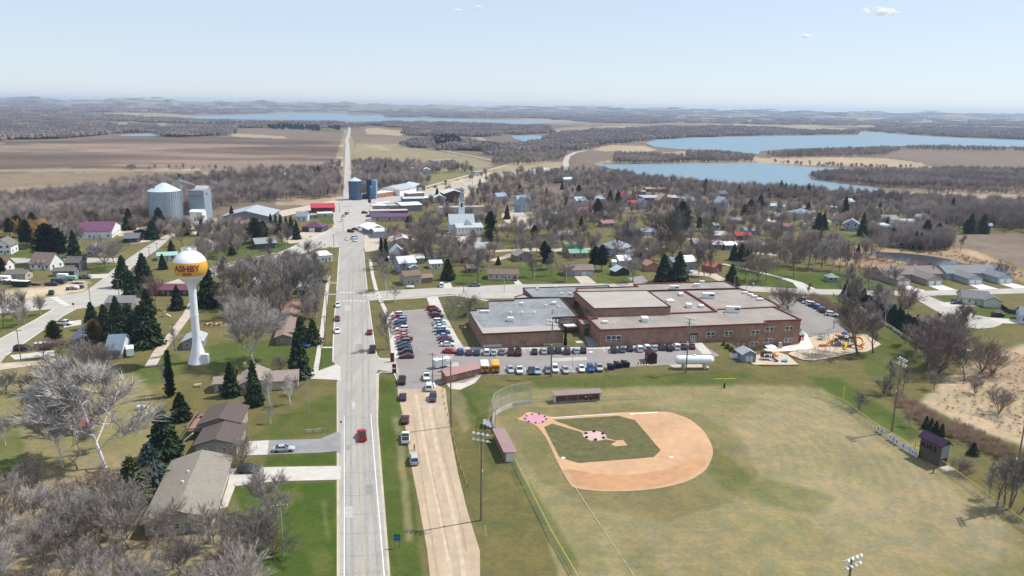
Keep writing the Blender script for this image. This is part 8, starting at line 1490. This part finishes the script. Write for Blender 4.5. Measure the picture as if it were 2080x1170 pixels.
a=G(335,643);t=thing('play_tower','small wooden play frame on the lawn left of the tower','play frame',tuple(a));put('frame',MB().tube((-1,0,0),(-.6,0,2.2),.07,n=4).tube((1,0,0),(.6,0,2.2),.07,n=4).tube((-.6,0,2.2),(.6,0,2.2),.07,n=4).box(-.7,-.5,1.1,.7,.5,1.2).box(-.7,-.6,2.2,.7,.6,2.3).mesh('frame','wood'),t,'#a8886a');put('slide',MB().add([(.7,-.3,1.2),(2.4,-.3,.1),(2.4,.3,.1),(.7,.3,1.2)],[(0,1,2,3)]).mesh('slide','plain'),t,'#d8dcd8')
a=G(436,662);t=thing('timber_platform','low timber platform with stacked red and pale planks behind the tower','platform',tuple(a),.03);box('platform',t,'wood',-4.5,-1.6,0,4.5,1.2,.25,'#9a8672')
for i in range(7):box('plank_bundle',t,'wood',-4+i*1.15,-1,.26,-3.2+i*1.15,.3+(i%2)*.4,.6+.4*(i%3),['#8a3a34','#c9c2b4','#a88868'][i%3])
a=G(1106,464);t=thing('swimming_pool','round blue above ground pool behind the church pines','pool',tuple(a));put('pool_wall',MB().lathe([(3.2,0),(3.2,1.2),(3.0,1.2)],20).mesh('pool_wall','plain'),t,'#4aa0d8');put('pool_water',MB().lathe([(0,1.05),(3.0,1.05)],20).mesh('pool_water','lake_water'),t)
# ------------------------------------------------------------------ white rail fence by the hedge
t0=[(1712,604),(1745,626),(1790,655),(1840,688),(1890,716),(1905,722)];W=[G(*p) for p in t0];t=thing('rail_fence','long white rail fence running along the evergreen hedge','fence',tuple(W[0]));o0=W[0];pm=MB().box(-.06,-.06,0,.06,.06,1.3).mesh('post','tower_paint')
for a,b in zip(W,W[1:]):
    a_,b_=a-o0,b-o0;n=max(1,round((b_-a_).length/2.6))
    for i in range(n):put('post',pm,t,loc=tuple(a_.lerp(b_,i/n)))
    for z in (.45,.85,1.2):put('rail',MB().tube(a_+Vector((0,0,z)),b_+Vector((0,0,z)),.05,n=4).mesh('rail','tower_paint'),t)
t=thing('board_fence','dark stained board fence beside the pale yellow house','fence',tuple(G(2030,626)),0);W=[G(2032,625),(G(2050,637)),G(2085,641)];bm_=MB().box(0,-.03,0,.28,.03,1.8).mesh('board','wood')
for a,b in zip(W,W[1:]):
    d=b-a;n=int(d.length/.3)
    for i in range(n):q=a.lerp(b,i/n)-G(2030,626);put('board',bm_,t,'#3a302c',tuple(q),math.atan2(d.y,d.x))
fence([(1900,604),(1952,604)],1.1,'pale low rail fence left of the pale yellow house',cap=False,name='low_fence')
# ------------------------------------------------------------------ playground
sheet('play_surface',[(1640,686),(1700,676),(1760,680),(1790,700),(1760,715),(1740,716),(1690,727),(1650,733),(1630,731),(1601,720),(1606,715),(1640,712),(1652,705)],'chips',.14,2);sheet('tot_surface',[(1535,722),(1578,715),(1600,722),(1622,741),(1540,742),(1520,737),(1500,728)],'chips',.14,2)
mat('slide_orange',(.80,.30,.02),rough=.3,spec=.6);mat('slide_yellow',(.85,.50,.02),rough=.3);mat('slide_blue',(.03,.06,.2),rough=.3);mat('play_teal',(.05,.16,.16),rough=.4);mat('play_maroon',(.18,.03,.05),rough=.5)
def path_tube(name,t,pts,r,m,n=8):
    mb=MB();P=[Vector(p) for p in pts]
    for _ in range(2):P=[P[0]]+[x for a,b in zip(P,P[1:]) for x in (a.lerp(b,.25),a.lerp(b,.75))]+[P[-1]]
    for a,b in zip(P,P[1:]):mb.tube(a,b+(b-a)*.05,r,n=n,cap=False)
    put(name,mb.mesh(name,m,True),t)
def chute(name,t,pts,m,w=.45):
    mb=MB();P=[Vector(p) for p in pts]
    for a,b in zip(P,P[1:]):
        d=(b-a);s=Vector((-d.y,d.x,0)).normalized()*w;u=Vector((0,0,.3));mb.add([a-s+u,a-s,a+s,a+s+u,b-s+u,b-s,b+s,b+s+u],[(0,1,5,4),(1,2,6,5),(2,3,7,6)])
    put(name,mb.mesh(name,m),t)
g=G(1712,702);k=1.0
t=thing('play_structure','large playground tower with orange tube slides, yellow chutes and teal panels','playground',tuple(g))
for x in (-3.5,-1.5,.5,2.5,4.5):
    for y in (-1,1.2):cyl('post',t,'play_maroon',x,y,0,.09,4.2 if abs(x)<3 else 3.4)
for x0,x1,z in ((-3.5,-1.5,1.6),(-1.5,.5,2.2),(.5,2.5,1.8),(2.5,4.5,2.4)):box('deck',t,'play_teal',x0,-1,z,x1,1.2,z+.1);box('panel',t,'play_teal',x0,1.15,z+.1,x1,1.25,z+.9);[box('baluster',t,'play_teal',x0+.15+i*.3,-1.02,z+.1,x0+.22+i*.3,-.95,z+.9) for i in range(6)]
path_tube('tube_slide',t,[(-3.4,.2,2.2),(-4.6,.0,2.0),(-6.2,-.6,1.0),(-8.2,-1.4,.6),(-9.4,-1.2,.5)],.48,'slide_orange');path_tube('tube_slide',t,[(-1.2,1.4,3.2),(-2.2,2.6,3.4),(-.5,3.8,3.0),(1.4,3.0,2.6),(1.0,1.4,2.6)],.48,'slide_orange');path_tube('tube_slide',t,[(4.6,.6,3.2),(6.2,1.6,3.2),(7.6,.6,2.4),(7.2,-1.4,1.4),(6.0,-1.8,.8)],.48,'slide_orange')
chute('slide',t,[(.8,-1.1,1.9),(.2,-2.4,1.2),(-.8,-4.2,.35),(-1.3,-4.9,.3)],'slide_yellow');chute('slide',t,[(2.4,-1.1,2.2),(3.4,-2.2,1.3),(5.0,-3.9,.4),(5.8,-4.4,.3)],'slide_orange')
put('roof_canopy',MB().add([(-.1,.9,3.9),(2.3,.9,3.9),(2.3,3.1,3.9),(-.1,3.1,3.9),(1.1,2,5.0)],[(0,1,4),(1,2,4),(2,3,4),(3,0,4)]).mesh('roof_canopy','slide_blue'),t);mb=MB()
for i in range(7):mb.tube((3+i*.35,2.5,3.3),(3+i*.35,4.1,3.3),.04,n=4)
for y in (2.5,4.1):mb.tube((2.8,y,3.3),(5.5,y,3.3),.05,n=4);mb.tube((2.8,y,0),(2.8,y,3.3),.05,n=4);mb.tube((5.5,y,0),(5.5,y,3.3),.05,n=4)
put('overhead_ladder',mb.mesh('overhead_ladder','play_teal'),t)
g=G(1672,690);t=thing('climber','dark green climbing frame with bars left of the orange slides','play frame',tuple(g));mb=MB()
for i in range(7):mb.tube((-2+i*.7,-.6,0),(-2+i*.7,-.6,2.4 if i%2 else 1.7),.06,n=4);mb.tube((-2+i*.7,.8,0),(-2+i*.7,.8,2.2),.06,n=4)
mb.tube((-2,-.6,1.7),(2.2,-.6,1.9),.05,n=4).tube((-2,.8,2.1),(2.2,.8,2.1),.05,n=4);put('frame',mb.mesh('frame','play_teal'),t);box('deck',t,'play_teal',-1.8,-.5,1.0,.2,.7,1.1)
for j,(x,y,l) in enumerate([(1640,724,'beige framed swing set, left one on the wood chips'),(1676,718,'beige framed swing set, right one on the wood chips')]):
    g=G(x,y);t=thing('swing_set',l,'swings',tuple(g),.12);mb=MB()
    for q in (-4.2,0,4.2):mb.tube((q,-1.1,0),(q,0,2.6),.06,n=5).tube((q,1.1,0),(q,0,2.6),.06,n=5)
    mb.tube((-4.2,0,2.6),(4.2,0,2.6),.06,n=5);put('frame',mb.mesh('frame','wood'),t,'#9a8070')
    for q in (-3.2,-1.6,1.6,3.2):s=put('swing',MB().box(q-.25,-.1,.5,q+.25,.1,.55).tube((q-.22,0,.52),(q-.22,0,2.6),.015,n=3).tube((q+.22,0,.52),(q+.22,0,2.6),.015,n=3).mesh('swing','tyre'),t)
g=G(1558,731);t=thing('tot_play_structure','small navy and maroon play structure with blue slide','playground',tuple(g))
for x in (-2.2,-1,.2,1.4):
    for y in (-.8,.8):cyl('post',t,'play_maroon',x,y,0,.08,2.6)
box('deck',t,'slide_blue',-2.2,-.8,1.1,1.4,.8,1.2);box('panel',t,'slide_blue',-.9,-.85,1.2,.2,-.78,2.2);box('panel',t,'play_maroon',-2.1,.78,1.2,-1.1,.85,2.3);chute('slide',t,[(1.3,-.4,1.3),(2.2,-1.6,.6),(2.9,-2.6,.25)],'slide_blue',.5)
for i in range(5):box('step',t,'hvac',-.2+i*.25,-1.1-i*.25,.9-i*.18,.6+i*.25,-.9-i*.25,1.0-i*.18)
g=G(1575,724);t=thing('climbing_dome','orange hollow climbing dome on the small play area','climbing dome',tuple(g));put('shell',MB().lathe([(1.0,0),(1.15,.4),(1.0,.9),(.6,1.25),(.3,1.3)],10).mesh('shell','slide_orange',True),t);put('opening',MB().lathe([(.3,1.31),(0,1.32)],10).mesh('opening','tyre'),t)
g=G(1594,735);t=thing('spring_rocker','light blue round rocker bowl on the small play area','rocker',tuple(g));put('bowl',MB().lathe([(.3,0),(.9,.3),(1.1,.7),(.95,.72),(.7,.4),(0,.3)],16).mesh('bowl','plain',True),t,'#4fa5cf')
g=G(1565,716);t=thing('shade_canopy','white peaked shade canopy by the school terrace','canopy',tuple(g));put('canopy_roof',MB().add([(-1.9,-1.6,2.2),(1.9,-1.6,2.2),(1.9,1.6,2.2),(-1.9,1.6,2.2),(0,0,3.1)],[(0,1,4),(1,2,4),(2,3,4),(3,0,4)]).mesh('canopy_roof','plain'),t,'#eef0f0');[cyl('leg',t,'galv',x,y,0,.04,2.2) for x in (-1.8,1.8) for y in (-1.5,1.5)]
for (x,y,l) in [(1497,728,'white low privacy wall panel left of the playground shed'),]:
    g=G(x,y);t=thing('privacy_wall',l,'wall',tuple(g),-.05)
    for i in range(4):box('panel',t,'tower_paint',-2.4+i*1.2,0,0,-1.24+i*1.2,.1,1.6)
sh=bpy.data.materials['white_line'];W=[G(1500,731),G(1538,742),G(1622,742.5)];mb=MB()
for a,b in zip(W,W[1:]):mb.tube(a+Vector((0,0,.15)),b+Vector((0,0,.15)),.16,n=4)
tag(put('timber_edging',mb.mesh('timber_edging','pole_wood')),'dark timber edging round the small play area','edging');W=[G(1601,722),G(1630,732),G(1648,734),G(1700,727),G(1745,716)];mb=MB()
for a,b in zip(W,W[1:]):mb.tube(a+Vector((0,0,.15)),b+Vector((0,0,.15)),.14,n=4)
tag(put('timber_edging',mb.mesh('timber_edging','pole_wood')),'dark timber edging round the swings and slides','edging');fence([(1644,681),(1668,680),(1712,678),(1716,686)],1.2,'low white fence between east lot and playground',cap=False,name='low_fence',gap=2)
g=G(1693,668);t=thing('basketball_hoop','basketball hoop post at the end of the east lot','hoop',tuple(g));h=h_to(g,650);cyl('post',t,'tyre',0,0,0,.12,h);box('backboard',t,'hvac',-.9,-.6,h-.6,.9,-.52,h+.5);put('hoop_ring',MB().lathe([(.22,h-.45),(.26,h-.42),(.22,h-.39)],12,(0,-.9)).mesh('hoop_ring','slide_orange'),t)
g=G(1584,707);t=thing('stone_planter','two stacked pale stone blocks against the school wall','planter',tuple(g));box('block',t,'concrete',-.8,-.5,0,.8,.5,1.1);box('block',t,'concrete',-.6,-.4,1.12,.6,.4,2.2)
g=G(1305,742);t=thing('garden_box','low timber garden bed with green bushes left of the brown shed','planter',tuple(g));box('frame',t,'wood',-2,-.6,0,2,.8,.3,'#c9b48c');[put('plant',PROTO[('cshrub',0)],t,(.06,.075,.02),(-1.4+i*.9,.1,.2),i,(.09,.09,.09)) for i in range(4)]
for i,(x,y,s,c) in enumerate([(1478,708,.33,(.13,.12,.03)),(1486,713,.3,(.12,.11,.03)),(1470,702,.28,(.13,.12,.03)),(1492,718,.25,(.11,.11,.03))]):
    o=put('evergreen_shrub',PROTO[('cshrub',1)],None,c,tuple(G(x,y)),i,(s,s,s*.6));tag(o,'low yellow green juniper on the bank beside the school, '+['second from the top','third from the top','topmost','lowest'][i],'shrub','junipers on the school bank')
# ------------------------------------------------------------------ people
def person(px,py,label,shirt,pants,h=1.72,pose=0,rz=0,p=None):
    p=p or G(px,py);s=h/1.75;J={'pel':(0,0,.95),'ch':(0,0,1.35),'nk':(0,0,1.5),'hd':(0,.02,1.62),'tp':(0,.02,1.74)}
    V=[J['pel'],(0,0,1.18),J['ch'],J['nk'],J['hd'],J['tp'],(-.19,0,1.42),(-.27,.03,1.13),(-.29,.12+pose*.12,.92+pose*.1),(.19,0,1.42),(.27,.0,1.13),(.29,.1+pose*.2,.90+pose*.2),(-.10,0,.88),(-.11,.04-pose*.08,.48),(-.12,0-pose*.12,.07),(-.12,.14-pose*.12,.04),(.10,0,.88),(.11,.05+pose*.06,.48),(.12,0+pose*.1,.07),(.12,.14+pose*.1,.04)]
    E=[(0,1),(1,2),(2,3),(3,4),(4,5),(2,6),(6,7),(7,8),(2,9),(9,10),(10,11),(0,12),(12,13),(13,14),(14,15),(0,16),(16,17),(17,18),(18,19)];Rr=[.15,.14,.16,.06,.105,.07,.075,.05,.04,.075,.05,.04,.10,.07,.05,.04,.10,.07,.05,.04]
    def skin(name,keep,grow,parent,col):
        idx=[i for i in range(len(V)) if i in keep];mp={j:i for i,j in enumerate(idx)};me=bpy.data.meshes.new(name);me.from_pydata([V[j] for j in idx],[(mp[a],mp[b]) for a,b in E if a in mp and b in mp],[]);o=bpy.data.objects.new(name,me);COL.objects.link(o);m=o.modifiers.new('s','SKIN')
        for i,j in enumerate(idx):me.skin_vertices[0].data[i].radius=(Rr[j]+grow,Rr[j]*.8+grow)
        me.skin_vertices[0].data[0].use_root=True;o.modifiers.new('b','SUBSURF').levels=1;dg=bpy.context.evaluated_depsgraph_get();m2=bpy.data.meshes.new_from_object(o.evaluated_get(dg));bpy.data.objects.remove(o);m2.materials.clear();m2.materials.append(MATS['plain']);return put(name,m2,parent,col)
    t=thing('person',label,'person',tuple(p),rz);t.scale=(s,s,s);b=skin('body',set(range(20)),0,t,'#b98a6e');skin('shirt',{0,1,2,6,7,9,10},.022,t,shirt);skin('trousers',{0,12,13,14,16,17,18},.018,t,pants)
    put('hair',MB().lathe([(.12,1.62),(.125,1.70),(.09,1.78),(0,1.80)],10).mesh('hair','plain',True),t,'#2c211b');put('shoes',MB().box(-.17,-.08,0,-.06,.2,.09).box(.06,-.08,0,.17,.2,.09).mesh('shoes','plain'),t,'#222222')
person(842,915,'person in tan clothes standing before the silver hatchback on the lane','#b59a6e','#6a5c48',rz=2.6,pose=1);person(1896,961,'person in dark clothes standing just left of the press box','#1c1e24','#17181c',rz=1.2)
for x,y,c,l in [(1190,814,'#e8ecf4','person in a white shirt standing in the far dugout'),(1201,813,'#c9b8a0','person in a tan shirt at the far dugout bench'),(1612,604,'#2a2e38','person in dark clothes at the east lot gate, left of four'),(1616,605,'#3a3234','person in brown clothes at the east lot gate, second of four'),(1623,604,'#6a2a34','person in red clothes at the east lot gate, third of four'),(1636,603,'#24303a','person in navy clothes at the east lot gate, right of four'),(1693,602,'#4a3a34','person in brown clothes walking on the lawn by the street')]:person(x,y,l,c,'#23252c',rz=random.uniform(0,6),pose=random.random())

# ------------------------------------------------------------------ more leafless trees of the town, past those built one by one
for poly,dens in [([(930,400),(1050,380),(1200,380),(1300,392),(1300,440),(1200,465),(1040,470),(960,440)],1.05),([(1040,465),(1200,470),(1330,440),(1480,440),(1490,500),(1430,535),(1300,540),(1150,525),(1060,520)],.45),([(1300,388),(1500,395),(1700,410),(1850,428),(1850,460),(1700,470),(1560,480),(1480,450),(1320,435)],1.05),([(170,440),(430,446),(560,462),(610,475),(560,490),(430,500),(240,470)],.6),([(430,560),(560,515),(640,520),(650,600),(640,660),(560,660),(440,650)],.32),([(380,500),(660,480),(640,500),(480,530),(400,540)],.3),([(770,500),(900,450),(1000,440),(1020,500),(980,560),(860,540),(790,570)],.45),([(1480,470),(1700,490),(1800,520),(1700,548),(1500,530)],.35),([(1700,600),(1860,620),(1960,700),(1900,760),(1860,720),(1750,650)],.12),([(0,620),(100,640),(0,680)],.1),([(860,400),(960,390),(960,470),(870,470),(850,440)],.5),([(0,425),(150,440),(200,470),(120,500),(0,470)],1.1),([(1850,452),(1935,455),(2080,462),(2200,466),(2200,476),(1950,470),(1850,468)],2.0),([(1560,478),(1700,495),(1760,520),(1700,540),(1600,530)],.5)]:
    woods('remaining leafless trees standing among the houses of the town',poly,WOOD_TREES,dens,.75,1.2,'town_trees')
# ------------------------------------------------------------------ clouds, and the air itself
def cloud(px,py,w,h,label):
    D=9500;d=_fw+_r*((px-CX)/F)-_u*((py-CY)/F);c=Vector((0,0,HC))+d*D;k=D/F;rnd=random.Random(px);mb=bmesh.new()
    for i in range(46):
        x=rnd.gauss(0,.42);x=max(-1,min(1,x));f=(1-abs(x))**.6+.15;q=w*rnd.uniform(.03,.085)*f
        bmesh.ops.create_icosphere(mb,subdivisions=2,radius=q*k,matrix=Matrix.Translation((x*w/2*k,rnd.uniform(-1,1)*w*.15*k,rnd.uniform(-.25,.5)*f*h*k*.8)) @ Matrix.Diagonal((1.5,1.2,min(1,h/w*2.2),1)))
    for v in mb.verts:v.co+=v.co.normalized()*0;v.co.z+=noise.noise(v.co/(h*k*.5))*h*.22*k;v.co.x+=noise.noise(v.co/(h*k*.4)+Vector((9,0,0)))*h*.3*k
    me=bpy.data.meshes.new('cloud');mb.to_mesh(me);mb.free();me.materials.append(MATS['cloud_vapour']);me.polygons.foreach_set('use_smooth',[True]*len(me.polygons));tag(put('cloud',me,loc=tuple(c)),label,'cloud',kind='structure')
m=bpy.data.materials.new('cloud_vapour');m.use_nodes=True;n,l=m.node_tree.nodes,m.node_tree.links;n.remove(n['Principled BSDF']);MATS['cloud_vapour']=m
df,tl_,tp,a1,a2=n.new('ShaderNodeBsdfDiffuse'),n.new('ShaderNodeBsdfTranslucent'),n.new('ShaderNodeBsdfTransparent'),n.new('ShaderNodeMixShader'),n.new('ShaderNodeMixShader')
df.inputs[0].default_value=tl_.inputs[0].default_value=(.97,.98,1,1);a1.inputs[0].default_value=.5;a2.inputs[0].default_value=.16;l.new(df.outputs[0],a1.inputs[1]);l.new(tl_.outputs[0],a1.inputs[2]);l.new(tp.outputs[0],a2.inputs[1]);l.new(a1.outputs[0],a2.inputs[2]);l.new(a2.outputs[0],n['Material Output'].inputs[0])
cloud(1790,26,92,22,'largest small white cloud');cloud(1637,74,42,9,'thin flat white cloud');cloud(972,15,24,12,'tiny white cloud');cloud(930,21,26,6,'faint wispy cloud')
m=bpy.data.materials.new('haze_air');m.use_nodes=True;n,l=m.node_tree.nodes,m.node_tree.links;n.remove(n['Principled BSDF']);pv=n.new('ShaderNodeVolumePrincipled');pv.inputs['Color'].default_value=(.62,.77,1,1);pv.inputs['Density'].default_value=HAZE;pv.inputs['Anisotropy'].default_value=.2;l.new(pv.outputs[0],n['Material Output'].inputs['Volume']);MATS['haze_air']=m
o=put('haze',MB().box(-14500,-300,-6,14500,16200,150).mesh('haze','haze_air'));tag(o,'pale blue air over the whole country','haze',kind='stuff')
